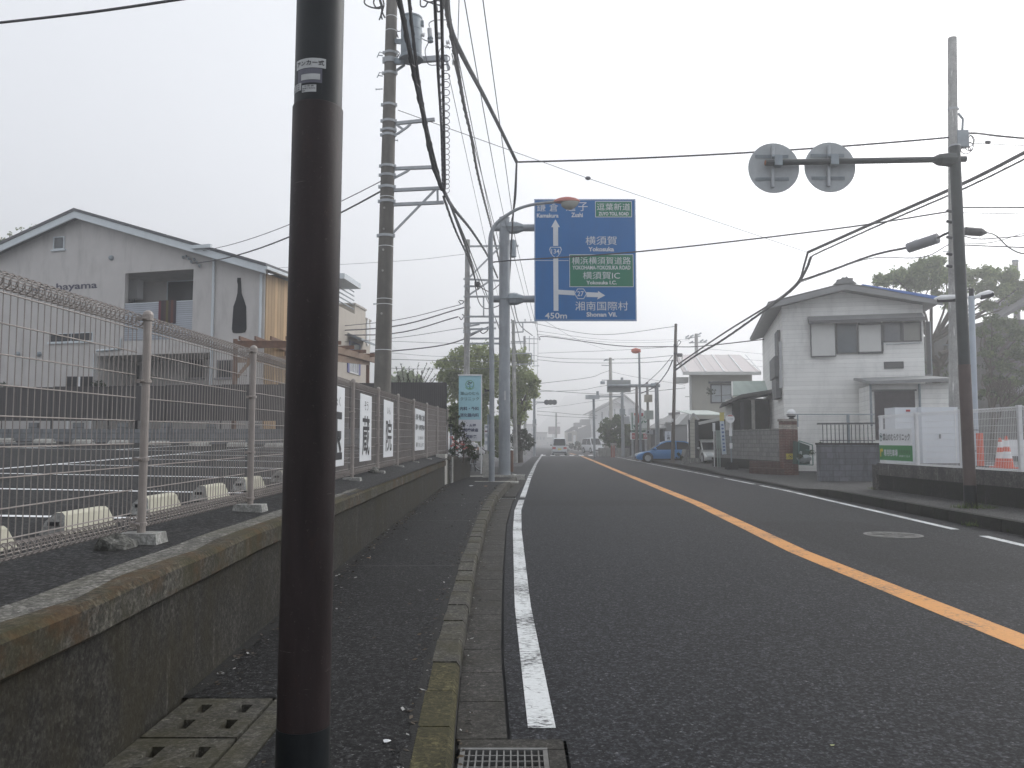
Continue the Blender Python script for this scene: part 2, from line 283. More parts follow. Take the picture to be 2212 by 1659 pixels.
# ------------------------------------------------------------------ mesh builder
class MB:
    def __init__(s): s.v = []; s.f = []; s.m = []
    def add(s, vs, fs, mi=0):
        o = len(s.v); s.v.extend([tuple(p) for p in vs]); s.f.extend([tuple(i + o for i in f) for f in fs]); s.m.extend([mi] * len(fs)); return s
    def box(s, lo, hi, mi=0, bev=0):
        x0, y0, z0 = lo; x1, y1, z1 = hi
        if x0 > x1: x0, x1 = x1, x0
        if y0 > y1: y0, y1 = y1, y0
        if z0 > z1: z0, z1 = z1, z0
        return s.hexa([(x0, y0, z0), (x1, y0, z0), (x1, y1, z0), (x0, y1, z0)], [(x0, y0, z1), (x1, y0, z1), (x1, y1, z1), (x0, y1, z1)], mi)
    def hexa(s, b, t, mi=0):
        n = len(b)
        return s.add(list(b) + list(t), [tuple(range(n))[::-1], tuple(range(n, 2 * n))] + [(i, (i + 1) % n, n + (i + 1) % n, n + i) for i in range(n)], mi)
    def prism(s, poly, off, mi=0):
        off = Vector(off); return s.hexa([Vector(p) for p in poly], [Vector(p) + off for p in poly], mi)
    def quad(s, a, b, c, d, mi=0): return s.add([a, b, c, d], [(0, 1, 2, 3)], mi)
    def tube(s, pts, r, n=8, mi=0, caps=True):
        pts = [Vector(p) for p in pts]; rs = r if isinstance(r, (list, tuple)) else [r] * len(pts)
        vs = []; up = None
        for i, p in enumerate(pts):
            t = (pts[min(i + 1, len(pts) - 1)] - pts[max(i - 1, 0)])
            if t.length < 1e-9: t = Vector((0, 0, 1))
            t.normalize()
            if up is None: up = t.orthogonal().normalized()
            up = (up - t * up.dot(t))
            if up.length < 1e-6: up = t.orthogonal()
            up.normalize(); sd_ = t.cross(up)
            for k in range(n):
                a = 2 * math.pi * k / n; vs.append(p + (up * math.cos(a) + sd_ * math.sin(a)) * rs[i])
        fs = [(i * n + k, i * n + (k + 1) % n, (i + 1) * n + (k + 1) % n, (i + 1) * n + k) for i in range(len(pts) - 1) for k in range(n)]
        if caps: fs += [tuple(range(n))[::-1], tuple(range((len(pts) - 1) * n, len(pts) * n))]
        return s.add(vs, fs, mi)
    def cyl(s, a, b, r, r2=None, n=16, mi=0): return s.tube([a, b], [r, r if r2 is None else r2], n, mi)
    def bar(s, a, b, wx, wz, mi=0):      # rectangular bar between two points
        a, b = Vector(a), Vector(b); t = (b - a).normalized(); up = Vector((0, 0, 1))
        if abs(t.dot(up)) > .95: up = Vector((0, 1, 0))
        sd_ = t.cross(up).normalized() * wx / 2; u2 = sd_.normalized().cross(t).normalized() * wz / 2
        return s.hexa([a - sd_ - u2, a + sd_ - u2, a + sd_ + u2, a - sd_ + u2], [b - sd_ - u2, b + sd_ - u2, b + sd_ + u2, b - sd_ + u2], mi)
    def lathe(s, c, axis, prof, n=20, mi=0, caps=True):  # prof = [(along, radius)...]
        c, axis = Vector(c), Vector(axis).normalized()
        return s.tube([c + axis * a for a, _ in prof], [max(r, 1e-4) for _, r in prof], n, mi, caps)
    def sphere(s, c, r, n=14, mi=0):
        c = Vector(c); rr = r if isinstance(r, (tuple, list)) else (r, r, r); m = n // 2; vs = []; fs = []
        for i in range(m + 1):
            th = math.pi * i / m
            for k in range(n):
                ph = 2 * math.pi * k / n
                vs.append((c.x + rr[0] * math.sin(th) * math.cos(ph), c.y + rr[1] * math.sin(th) * math.sin(ph), c.z + rr[2] * math.cos(th)))
        for i in range(m):
            for k in range(n): fs.append((i * n + k, (i + 1) * n + k, (i + 1) * n + (k + 1) % n, i * n + (k + 1) % n))
        return s.add(vs, fs, mi)
    def text(s, txt, mapf, x0, x1, y0, y1, mi=0, bold=0.0, keep=False):
        """letters fitted into the box x0..x1, y0..y1 of a surface given by mapf(x, y)"""
        vs, fs = text_mesh(txt, bold)
        xs = [p[0] for p in vs]; ys = [p[1] for p in vs]
        ax, bx, ay, by = min(xs), max(xs), min(ys), max(ys)
        sx, sy = (x1 - x0) / max(bx - ax, 1e-6), (y1 - y0) / max(by - ay, 1e-6)
        if keep:
            k = min(abs(sx), abs(sy)); cx, cy = (x0 + x1) / 2, (y0 + y1) / 2
            sx, sy = math.copysign(k, sx), math.copysign(k, sy)
            x0, y0 = cx - sx * (bx - ax) / 2, cy - sy * (by - ay) / 2
        return s.add([mapf(x0 + (p[0] - ax) * sx, y0 + (p[1] - ay) * sy) for p in vs], fs, mi)
    def build(s, name, mats, parent=None, loc=None, smooth=False, auto=True):
        me = bpy.data.meshes.new(name)
        org = Vector(loc) if loc is not None else (ORG[parent.name] if parent is not None else Vector((0, 0, 0)))
        me.from_pydata([(p[0] - org.x, p[1] - org.y, p[2] - org.z) for p in s.v], [], s.f)
        if not isinstance(mats, (list, tuple)): mats = [mats]
        for m in mats: me.materials.append(m)
        if len(mats) > 1: me.polygons.foreach_set('material_index', s.m)
        if smooth:
            me.polygons.foreach_set('use_smooth', [True] * len(me.polygons))
            try: me.set_sharp_from_angle(angle=R(40))
            except Exception: pass
        me.update()
        o = bpy.data.objects.new(name, me); COL.objects.link(o)
        if parent is not None: o.parent = parent
        else: o.location = org
        ORG[o.name] = org
        return o
ORG = {}; TXT = {}
def text_mesh(txt, bold):
    k = (txt, bold)
    if k in TXT: return TXT[k]
    cu = bpy.data.curves.new('lettering', 'FONT'); cu.body = txt; cu.size = 1; cu.offset = bold; cu.resolution_u = 3
    ob = bpy.data.objects.new('lettering', cu); COL.objects.link(ob)
    bpy.context.view_layer.update()
    me = bpy.data.meshes.new_from_object(ob)
    r = ([tuple(v.co) for v in me.vertices], [tuple(p.vertices) for p in me.polygons])
    bpy.data.objects.remove(ob); bpy.data.curves.remove(cu); bpy.data.meshes.remove(me)
    TXT[k] = r; return r
def tag(o, label, cat, group=None):
    o['label'] = label; o['category'] = cat
    if group: o['group'] = group
    return o
def thing(name, label, cat, loc, group=None):
    o = bpy.data.objects.new(name, None); COL.objects.link(o); o.location = loc; o.empty_display_size = .2
    ORG[o.name] = Vector(loc); return tag(o, label, cat, group)
def solo(mb, name, m, label, cat, loc=(0, 0, 0), group=None, smooth=False):
    return tag(mb.build(name, m, None, loc, smooth), label, cat, group)
def struct(mb, name, m, smooth=False):
    o = mb.build(name, m, None, None, smooth); o['kind'] = 'structure'; return o
def dup(o, loc, label=None, rz=0):
    c = o.copy(); COL.objects.link(c); c.location = loc; c.rotation_euler = (0, 0, rz)
    if label: c['label'] = label
    ORG[c.name] = Vector(loc)
    for ch in list(o.children):
        d = ch.copy(); COL.objects.link(d); d.parent = c
        for g in list(ch.children):
            e = g.copy(); COL.objects.link(e); e.parent = d
    return c
class Facade:
    """an upright wall plane through a point, turned by ang; s runs right along it, d away from the viewer"""
    def __init__(s, o, ang):
        s.o = Vector((o[0], o[1], 0)); a = R(ang); s.e = Vector((math.cos(a), math.sin(a), 0)); s.n = Vector((-math.sin(a), math.cos(a), 0))
    def L(s, uv, d=0):
        r = ray(*uv); q = s.o + s.n * d
        t = (q - Vector((0, 0, CH))).dot(s.n) / r.dot(s.n)
        p = Vector((0, 0, CH)) + r * t
        return ((p - s.o).dot(s.e), p.z)
    def pt(s, a, z, d=0):
        p = s.o + s.e * a + s.n * d; return Vector((p.x, p.y, z))
    def box(s, mb, s0, s1, z0, z1, d0, d1, mi=0):
        return mb.hexa([s.pt(s0, z0, d0), s.pt(s1, z0, d0), s.pt(s1, z0, d1), s.pt(s0, z0, d1)], [s.pt(s0, z1, d0), s.pt(s1, z1, d0), s.pt(s1, z1, d1), s.pt(s0, z1, d1)], mi)
    def poly(s, mb, pl, d0, d1, mi=0): return mb.prism([s.pt(a, z, d0) for a, z in pl], s.n * (d1 - d0), mi)
    def rect(s, Z, x0, y0, x1, y1, d=0):
        a = s.L(Z(x0, y1), d); b = s.L(Z(x1, y0), d); return a[0], b[0], a[1], b[1]
    def window(s, parent, r, frame=.05, proud=.04, fm=None, gm=None, sill=False, bars=0, name='window'):
        s0, s1, z0, z1 = r; mb = MB()
        s.box(mb, s0, s1, z0, z0 + frame, -proud, .03); s.box(mb, s0, s1, z1 - frame, z1, -proud, .03)
        s.box(mb, s0, s0 + frame, z0 + frame, z1 - frame, -proud, .03); s.box(mb, s1 - frame, s1, z0 + frame, z1 - frame, -proud, .03)
        for k in range(bars):
            c = s0 + (s1 - s0) * (k + 1) / (bars + 1); s.box(mb, c - frame / 2.5, c + frame / 2.5, z0 + frame, z1 - frame, -proud * .8, .03)
        o = mb.build(name, fm or M_trim, parent)
        p = MB(); s.box(p, s0 + frame * .5, s1 - frame * .5, z0 + frame * .5, z1 - frame * .5, -.012, .02); p.build('pane', gm or M_glass, o)
        if sill:
            q = MB(); s.box(q, s0 - .08, s1 + .08, z0 - .07, z0 - .003, -.09, .0); q.build('sill', fm or M_trim, o)
        return o
def foliage(blobs, leaf, dens, flat=.8, stretch=1.0):
    """leaf-sized faces in clumps; blobs = (centre, radius)"""
    mb = MB(); V = []; 
    for c, r in blobs:
        n = max(20, int(dens * r * r * 30 * random.uniform(.6, 1.15)))
        m = max(5, int(7 + r * 7))
        cl = RNG.normal(size=(m, 3)); cl /= np.linalg.norm(cl, axis=1)[:, None]; cl *= (r * (.35 + .6 * RNG.random((m, 1))))
        cl[:, 2] *= flat
        k = RNG.integers(0, m, n)
        p = cl[k] + RNG.normal(size=(n, 3)) * r * .16
        p += np.array(c)
        a = RNG.normal(size=(n, 3)); a /= np.linalg.norm(a, axis=1)[:, None]
        b = RNG.normal(size=(n, 3)); b -= a * (a * b).sum(1)[:, None]; b /= np.linalg.norm(b, axis=1)[:, None]
        sz = leaf * (.5 + RNG.random((n, 1)) * .9)
        V.append(np.stack([p - a * sz, p + b * sz * .55 * stretch, p + a * sz, p - b * sz * .55 * stretch], axis=1).reshape(-1, 3))
    V = np.concatenate(V); mb.v = [tuple(x) for x in V.tolist()]; nq = len(V) // 4
    mb.f = [(4 * i, 4 * i + 1, 4 * i + 2, 4 * i + 3) for i in range(nq)]; mb.m = [0] * nq
    return mb
def sagline(a, b, sag, n=14):
    a, b = Vector(a), Vector(b)
    return [a.lerp(b, i / n) - Vector((0, 0, 4 * sag * (i / n) * (1 - i / n))) for i in range(n + 1)]
def smoothpts(pts, n=6):
    """Catmull-Rom through points"""
    pts = [Vector(p) for p in pts]
    if len(pts) < 3: return pts
    q = [pts[0] * 2 - pts[1]] + pts + [pts[-1] * 2 - pts[-2]]; out = []
    for i in range(1, len(q) - 2):
        for k in range(n):
            t = k / n; a, b, c, d = q[i - 1], q[i], q[i + 1], q[i + 2]
            out.append(.5 * ((2 * b) + (c - a) * t + (2 * a - 5 * b + 4 * c - d) * t * t + (3 * b - a - 3 * c + d) * t ** 3))
    return out + [pts[-1]]
# ------------------------------------------------------------------ ground, road, pavements
TL = [(0, .22), (3, .20), (4.5, .16), (7.7, .10), (14, .09), (18, .13), (25, .40), (34, .74), (54, 1.6), (88, 3.3), (105, 3.2), (130, 1.6), (170, -2)]
TO = [(0, 3.9), (6.2, 3.94), (11.3, 3.99), (14, 4.17), (20, 4.56), (40, 5.3), (60, 6.1), (82, 6.9), (96, 6.9), (115, 5.4), (170, 1)]
TR = [(0, 6.9), (8, 7.2), (12, 7.55), (14, 7.7), (25, 8.46), (39, 8.8), (54.5, 9.15), (77, 9.7), (88, 10.2), (100, 9.7), (115, 8.2), (170, 4.5)]
TK = [(-6, -.1), (0, -.2), (3.65, -.276), (5.8, -.363), (9.9, -.436), (15, -.46), (20, -.40), (25, -.16), (29, .15), (31, .22)]
TG = [(-6, .1), (0, .05), (4.35, -.006), (6, -.064), (9.36, -.09), (15, -.09), (20, .02), (25, .23), (29, .46), (34, .62)]
TKR = [(-6, 8.0), (8, 8.15), (13, 8.27), (21, 8.55), (28, 8.95), (39, 9.3), (54, 9.75), (80, 10.4), (90, 10.7), (102, 10.1), (115, 8.6), (170, 5)]
TW = [(-6, -1.72), (3.56, -1.81), (6.2, -1.93), (12, -1.98), (24.3, -2.04)]
xL = lambda y: interp(TL, y); xO = lambda y: interp(TO, y); xR = lambda y: interp(TR, y); xK = lambda y: interp(TK, y)
xG = lambda y: interp(TG, y); xKR = lambda y: interp(TKR, y); xW = lambda y: interp(TW, y)
sw = lambda y: .10 + .10 * min(1, max(0, (y - 6) / 18))
def yr(a, b, step): 
    n = max(1, int(round((b - a) / step))); return [a + (b - a) * i / n for i in range(n + 1)]
def strip(mb, fa, fb, ys, zf, nx=1):
    rows = []
    for y in ys:
        a, b = fa(y), fb(y); rows.append([(a + (b - a) * i / nx, y, zf(y)) for i in range(nx + 1)])
    vs = [p for r in rows for p in r]; k = nx + 1
    mb.add(vs, [(i * k + j, i * k + j + 1, (i + 1) * k + j + 1, (i + 1) * k + j) for i in range(len(rows) - 1) for j in range(nx)])
C0 = lambda v: (lambda y: v)
mb = MB(); strip(mb, C0(-890), C0(890), [-60, 0, 40, 90, 160, 260, 420, 700, 1140], C0(-.07), 8); struct(mb, 'ground', M_far)
mb = MB(); strip(mb, C0(.28), xKR, yr(-6, 4.28, 1.2), C0(0), 4); strip(mb, xG, xKR, yr(4.28, 34, 1.5), C0(0), 4)
strip(mb, lambda y: -14 if y < 48 else xL(y) - .8, xKR, [34.02] + yr(36, 48, 2), C0(0), 4); strip(mb, lambda y: xL(y) - .8, lambda y: xKR(y) + (0 if y < 76 else .6), yr(48.02, 170, 4), C0(0), 4)
struct(mb, 'road', M_road)
mb = MB(); strip(mb, lambda y: xW(y) - .3, lambda y: xK(y) - .17, [-6, 0, 3.0], sw); strip(mb, lambda y: -1.18, lambda y: xK(y) - .17, yr(3.0, 4.66, .8), sw)
strip(mb, lambda y: xW(y) - .1 if y < 26 else -3.2, lambda y: xK(y) - .17, yr(4.66, 31, 1.2), sw); struct(mb, 'sidewalk', M_walk)
# kerb stones along the sidewalk, gutter slabs, right-hand kerb
mb = MB(); y = -5.4; k = 0
while y < 30.6:
    y1 = y + .6; g = .006; z = sw(y + .3) + random.uniform(-.004, .004)
    a0, a1, b0, b1 = xK(y + g) - .18, xK(y1 - g) - .18, xK(y + g), xK(y1 - g); mi = 1 if 3.0 < y < 4.9 else 0
    j = random.uniform(-.004, .004)
    mb.hexa([(a0 + j, y + g, -.02), (b0 + j + .012, y + g, -.02), (b1 + j + .012, y1 - g, -.02), (a1 + j, y1 - g, -.02)],
            [(a0 + j, y + g, z - .006), (b0 + j + .004, y + g, z - .028), (b1 + j + .004, y1 - g, z - .028), (a1 + j, y1 - g, z - .006)], mi)
    mb.hexa([(a0 + j, y + g, z - .006), (b0 + j + .004, y + g, z - .028), (b1 + j + .004, y1 - g, z - .028), (a1 + j, y1 - g, z - .006)],
            [(a0 + j + .004, y + g + .004, z), (b0 + j - .018, y + g + .004, z), (b1 + j - .018, y1 - g - .004, z), (a1 + j + .004, y1 - g - .004, z)], mi)
    y = y1
struct(mb, 'kerb', [M_kerb, M_kerby])
mb = MB(); strip(mb, lambda y: xK(y) - .18, lambda y: xK(y) + .01, yr(-5, 30.6, 1), C0(.03)); struct(mb, 'kerb_joint', M_dark)
mb = MB(); y = 4.30
while y < 33.4:
    y1 = min(y + .6, 33.6); g = .005
    if not (21.2 < y < 21.8):
        mb.hexa([(xK(y) + .012, y + g, -.04), (xG(y) - .02, y + g, -.04), (xG(y1) - .02, y1 - g, -.04), (xK(y1) + .012, y1 - g, -.04)],
            [(xK(y) + .012, y + g, .002 + random.uniform(-.002, .002)), (xG(y) - .02, y + g, .004), (xG(y1) - .02, y1 - g, .004), (xK(y1) + .012, y1 - g, .002)])
    y = y1
y = -5
while y < 3.2:
    mb.box((xK(y) + .012, y + .005, -.04), (xG(y) - .02, y + .595, .003)); y += .6
struct(mb, 'gutter', M_gut)
mb = MB(); strip(mb, xK, lambda y: xG(y) + .02, yr(4.2, 34, 1), C0(-.03)); strip(mb, xK, C0(.3), [-6, 0, 4.2], C0(-.05)); struct(mb, 'gutter_bed', M_dark)
# side-street corner: low pale kerb stones curving away to the left
mb = MB(); pts = [(.20, 30.8), (.25, 32.0), (.10, 33.2), (-.5, 34.2), (-1.6, 34.8), (-3.2, 35.0)]
for (a, b), (c, d) in zip(pts, pts[1:]):
    mb.bar((a - .08, b, .06), (c - .08, d, .06), .18, .22)
struct(mb, 'kerb_corner', M_conl)
mb = MB(); zs = .2; pl = [(-3.2, 31), (xK(31) - .17, 31), (.10, 32), (-.05, 33.1), (-.6, 34.1), (-1.6, 34.65), (-3.2, 34.85)]
mb.prism([(a, b, .0) for a, b in pl], (0, 0, .19)); struct(mb, 'sidewalk_corner', M_walk)
# markings
def zline(mb, f, hw, ya, yb, z=.004, step=.8): strip(mb, lambda y: f(y) - hw, lambda y: f(y) + hw, yr(ya, yb, step), C0(z))
mb = MB(); zline(mb, xL, .075, 4.46, 21.1); zline(mb, xL, .075, 22.0, 33.5); 
for k in range(24): zline(mb, xL, .085, 34.0 + k * 1.9, 35.2 + k * 1.9)
zline(mb, xL, .085, 82, 89); struct(mb, 'edge_line', M_white)
mb = MB(); zline(mb, xO, .145, 1.0, 79); zline(mb, xO, .145, 88, 97); struct(mb, 'centre_line', M_orange)
mb = MB(); zline(mb, xR, .075, 0.5, 13.2); zline(mb, xR, .075, 14.15, 27.8); zline(mb, xR, .075, 28.6, 33.0); zline(mb, xR, .075, 33.8, 78); struct(mb, 'edge_line', M_white)
mb = MB()
for k in range(9):
    x = 2.9 + k * .98; mb.add([(x, 81.6, .006), (x + .5, 81.6, .006), (x + .62, 85, .006), (x + .12, 85, .006)], [(0, 1, 2, 3)])
mb.add([(1.9, 78.6, .006), (6.6, 78.6, .006), (6.6, 79.0, .006), (1.9, 79.0, .006)], [(0, 1, 2, 3)]); struct(mb, 'crosswalk', M_whitefresh)
mb = MB(); mb.add([(-9, 36.4, .005), (.2, 34.4, .005), (.2, 34.55, .005), (-9, 36.6, .005)], [(0, 1, 2, 3)]); struct(mb, 'side_street_line', M_white)
# right-hand pavement and kerb
kr = lambda y: .20 if y < 22 else (.20 - .14 * (y - 22) / 3 if y < 25 else (.06 if y < 36 else (.06 + .09 * (y - 36) / 3 if y < 39 else .15)))
mb = MB(); ys = yr(-6, 58, 1.0); strip(mb, lambda y: xKR(y) + .17, lambda y: 13.5 if y < 23.2 else 40, ys, kr, 3); struct(mb, 'sidewalk', asphalt('asphalt_walk_right', .045, .3, .6, .3, (1, 1, .97)))
mb = MB(); y = -5.4
while y < 57:
    y1 = y + .6; j = random.uniform(-.006, .006); g = .005
    mb.hexa([(xKR(y) + j, y + g, -.02), (xKR(y) + .19, y + g, -.02), (xKR(y1) + .19, y1 - g, -.02), (xKR(y1) + j, y1 - g, -.02)],
            [(xKR(y) + .02 + j, y + g, kr(y) + .012), (xKR(y) + .19, y + g, kr(y) + .012), (xKR(y1) + .19, y1 - g, kr(y1) + .012), (xKR(y1) + .02 + j, y1 - g, kr(y1) + .012)]); y = y1
struct(mb, 'kerb', M_kerbd)
# black grime and moss that gathers along the kerb and the wall foot; a darker road patch
mb = MB()
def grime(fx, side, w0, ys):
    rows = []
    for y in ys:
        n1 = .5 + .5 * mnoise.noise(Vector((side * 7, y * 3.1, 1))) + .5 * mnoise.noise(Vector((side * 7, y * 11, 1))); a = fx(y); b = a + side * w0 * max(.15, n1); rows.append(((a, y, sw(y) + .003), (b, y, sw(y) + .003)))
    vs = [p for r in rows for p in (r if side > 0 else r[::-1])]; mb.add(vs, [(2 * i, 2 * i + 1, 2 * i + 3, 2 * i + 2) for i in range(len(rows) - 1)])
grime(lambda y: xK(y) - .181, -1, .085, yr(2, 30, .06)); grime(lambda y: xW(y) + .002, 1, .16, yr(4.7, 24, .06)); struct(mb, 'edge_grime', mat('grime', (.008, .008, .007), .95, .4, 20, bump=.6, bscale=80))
mb = MB(); strip(mb, lambda y: xG(y) + .02, lambda y: xO(y) - .16, [19.2, 20.1, 21.0], C0(.002)); strip(mb, lambda y: 4.6, lambda y: 6.6, [9.0, 12, 15.5], C0(.002)); struct(mb, 'road_patch', asphalt('asphalt_patch', .0135, .5, .5, .15, (.97, 1.01, 1.1), .72, True))
# patches and cracks that show on the tar of the left sidewalk
mb = MB()
for (x0, y0, x1, y1) in [(-1.9, 9.3, -.66, 9.33), (-1.95, 14.2, -.7, 14.24), (-1.98, 18.1, -.66, 18.15)]:
    mb.add([(x0, y0, sw(y0) + .004), (x1, y0, sw(y0) + .004), (x1, y1 + .02, sw(y1) + .004), (x0, y1, sw(y1) + .004)], [(0, 1, 2, 3)])
struct(mb, 'sidewalk_joint', M_dark)
# steel grating over the gully, and a second one further up
def grating(x0, x1, y0, y1, nx, ny, label, z=.012):
    t = thing('drain_grating', label, 'drain grate', ((x0 + x1) / 2, y0, 0))
    f = MB(); 
    for a in (x0, x1): f.box((a - .012, y0, -.03), (a + .012, y1, z))
    for b in (y0, y1): f.box((x0 - .012, b - .012, -.03), (x1 + .012, b + .012, z + .002))
    f.build('frame', M_grate, t); g = MB()
    for i in range(1, nx): a = x0 + (x1 - x0) * i / nx; g.box((a - .004, y0 + .012, -.03), (a + .004, y1 - .012, z - .002))
    for i in range(1, ny): b = y0 + (y1 - y0) * i / ny; g.box((x0 + .012, b - .0045, -.022), (x1 - .012, b + .0045, z - .004))
    g.build('bars', M_grate, t); return t
grating(-.245, .165, 3.36, 4.14, 12, 11, 'galvanised steel grating over the gully in the foreground gutter')
mb = MB(); mb.box((-.27, 4.155, -.04), (.262, 4.285, .006)); mb.box((.18, 3.2, -.04), (.262, 4.15, .005)); mb.box((-.275, 3.2, -.04), (.262, 3.345, .005)); struct(mb, 'gully_frame', M_gut)
grating(xK(21.5) + .03, xK(21.5) + .42, 21.25, 21.75, 9, 3, 'small distant drain grating beside the bend of the white line')
# slotted concrete drain covers by the wall foot
dl = []
for i, y in enumerate((2.82, 3.43, 4.04)):
    mb = MB(); z0, z1 = sw(3) - .06, sw(3) + .004; xs = [-1.82, -1.70, -1.64, -1.48, -1.42, -1.34]
    yy = [y, y + .12, y + .25, y + .36, y + .49, y + .60]
    hole = {(1, 1), (3, 1), (1, 3), (3, 3)}
    for a in range(5):
        for b in range(5):
            if (a, b) not in hole: mb.box((xs[a] + (.004 if a == 0 else 0), yy[b] + (.005 if b == 0 else 0), z0), (xs[a + 1] - (.004 if a == 4 else 0), yy[b + 1] - (.005 if b == 4 else 0), z1))
    solo(mb, 'slotted_drain_cover', M_kerb, ['slotted concrete drain cover nearest the viewer, partly cut off by the frame', 'slotted concrete drain cover with four slots, nearer one beside the wall foot', 'slotted concrete drain cover with four slots, farther one beside the wall foot'][i], 'drain cover', (-1.58, y, sw(3)), 'slotted concrete drain covers')
mb = MB(); mb.box((-1.327, 2.8, .02), (-1.19, 4.66, sw(3) + .002)); struct(mb, 'drain_edging', M_kerb)
mb = MB(); strip(mb, C0(-1.9), C0(-1.15), [2.5, 4.70], C0(.02)); struct(mb, 'drain_bed', M_dark)
# manhole, litter and leaves
t = thing('manhole_cover', 'round cast iron manhole cover with a star pattern in the far lane', 'manhole', (6.25, 13.35, 0))
mb = MB(); mb.lathe((6.25, 13.35, 0), (0, 0, 1), [(-.02, .45), (.006, .45), (.008, .43)], 40); mb.build('ring', mat('iron_ring', (.10, .10, .095), .6, .3, 10, .3), t)
mb = MB(); mb.lathe((6.25, 13.35, 0), (0, 0, 1), [(-.02, .40), (.009, .40), (.0095, .39)], 40)
for k in range(8):
    a = k * math.pi / 4; mb.bar((6.25 + .08 * math.cos(a), 13.35 + .08 * math.sin(a), .011), (6.25 + .34 * math.cos(a), 13.35 + .34 * math.sin(a), .011), .05, .008)
mb.build('lid', mat('cast_iron', (.055, .055, .052), .6, .5, 9, .3, dirt=(.12, .12, .11), damt=.6, dscale=(6, 6, 6)), t)
def scrap(x, y, r, col, label, cat, name, z=None):
    mb = MB(); n = 9; z = sw(y) + .006 if z is None else z; top = [(x, y, z + r * .35)]
    rim = [(x + r * (.6 + .6 * random.random()) * math.cos(6.28 * k / n), y + r * (.6 + .6 * random.random()) * math.sin(6.28 * k / n), z + random.random() * r * .25) for k in range(n)]
    mb.add(top + rim, [(0, 1 + k, 1 + (k + 1) % n) for k in range(n)]); solo(mb, name, mat('scrap_' + name + cat, col, .8), label, cat, (x, y, z))
q = PZ(836, 1600, .11); scrap(q.x, q.y, .022, (.62, .63, .64), 'crumpled white paper scrap on the near sidewalk', 'litter', 'paper_scrap')
q = PZ(1018, 1051, .19); scrap(q.x, q.y, .07, (.66, .67, .68), 'white paper scrap on the far sidewalk before the lamp post', 'litter', 'paper_scrap')
q = PZ(797, 1207, .12); scrap(q.x, q.y, .03, (.33, .2, .12), 'dry brown leaf on the sidewalk behind the dark pole', 'leaf', 'dry_leaf')
q = PZ(1797, 1609, .006); scrap(q.x, q.y, .014, (.30, .32, .16), 'small green leaf lying on the near lane', 'leaf', 'fallen_leaf', .004)
q = PZ(1050, 1029 + 22, .2); scrap(q.x, q.y, .07, (.35, .22, .18), 'small pinkish brown leaf at the foot of the lamp post', 'leaf', 'dry_leaf')
# ------------------------------------------------------------------ retaining wall and parking lot on the left
capz = lambda y: .872 + .0032 * (y - 3)
t = thing('retaining_wall', 'long low stained concrete retaining wall along the left sidewalk', 'wall', (-1.9, 12, .1))
mb = MB(); rows = yr(-5, 24.5, 1.0)
for a, b in zip(rows, rows[1:]):
    mb.hexa([(xW(a) - .6, a, -.05), (xW(a), a, -.05), (xW(b), b, -.05), (xW(b) - .6, b, -.05)], [(xW(a) - .6, a, capz(a) - .16), (xW(a) - .01, a, capz(a) - .16), (xW(b) - .01, b, capz(b) - .16), (xW(b) - .6, b, capz(b) - .16)])
mb.build('wall', M_wall, t)
mb = MB()
rows = yr(-5, 24.6, .5)
def crow(y):
    j = random.uniform(-.006, .006); f = xW(y) + .03 + j; z = capz(y) + random.uniform(-.004, .004)
    return [(f - .34, y, capz(y) - .16), (f - .015, y, capz(y) - .165), (f, y, capz(y) - .15), (f, y, z - .03), (f - .025, y, z - .002), (f - .13 - .05 * mnoise.noise(Vector((3, y * 1.3, 0))), y, z), (f - .30, y, z + .002)]
rs = [crow(y) for y in rows]
mb.add([p for r in rs for p in r], [(i * 7 + k, i * 7 + k + 1, (i + 1) * 7 + k + 1, (i + 1) * 7 + k) for i in range(len(rs) - 1) for k in range(6)] + [tuple(range(7)), tuple(range((len(rs) - 1) * 7, len(rs) * 7))[::-1]])
mb.m = [(0, 0, 0, 1, 1, 2)[i % 6] if i < (len(rs) - 1) * 6 else 0 for i in range(len(mb.f))]
mb.build('cap', [M_cap, M_capr, M_capt], t)
def lotz(x, y):
    hi = .95 + .018 * (-3 - x) + .017 * (y - 9.15); lo = capz(y) - .012 + .004 * max(0, y - 8)
    if x <= -3.0: return hi
    k = (x + 3.0) / (3.0 - 2.1); return hi + (lo - hi) * min(1, k)
mb = MB(); xs = [-26, -20, -14, -9, -6, -4, -3.0, -2.7, -2.4, -2.12, -1.95]; ys = yr(-5, 28.4, 1.6)
mb.add([(x, y, lotz(x, y)) for y in ys for x in xs], [(j * 11 + i, j * 11 + i + 1, (j + 1) * 11 + i + 1, (j + 1) * 11 + i) for j in range(len(ys) - 1) for i in range(10)]); struct(mb, 'parking_lot', M_lot)
mb = MB()
def lotline(x0, y0, x1, y1, w=.06):
    a, b = Vector((x0, y0, 0)), Vector((x1, y1, 0)); n = 8; d = (b - a).normalized(); s = Vector((-d.y, d.x, 0)) * w
    ps = []
    for i in range(n + 1):
        p = a.lerp(b, i / n)
        for q in (p - s, p + s): ps.append((q.x, q.y, lotz(q.x, q.y) + .007))
    mb.add(ps, [(2 * i, 2 * i + 1, 2 * i + 3, 2 * i + 2) for i in range(n)])
for k in range(8): lotline(-3.0 - (.25 if k > 2 else 0), 6.65 + 2.5 * k, -8.0, 6.62 + 2.5 * k)
lotline(-8.0, 1.5, -8.0, 26.3)
for k in range(6): lotline(-20.5 + k * 2.5, 21.4, -20.5 + k * 2.5, 26.4)
lotline(-21, 21.4, -8.3, 21.4)
struct(mb, 'parking_line', M_whitefresh)
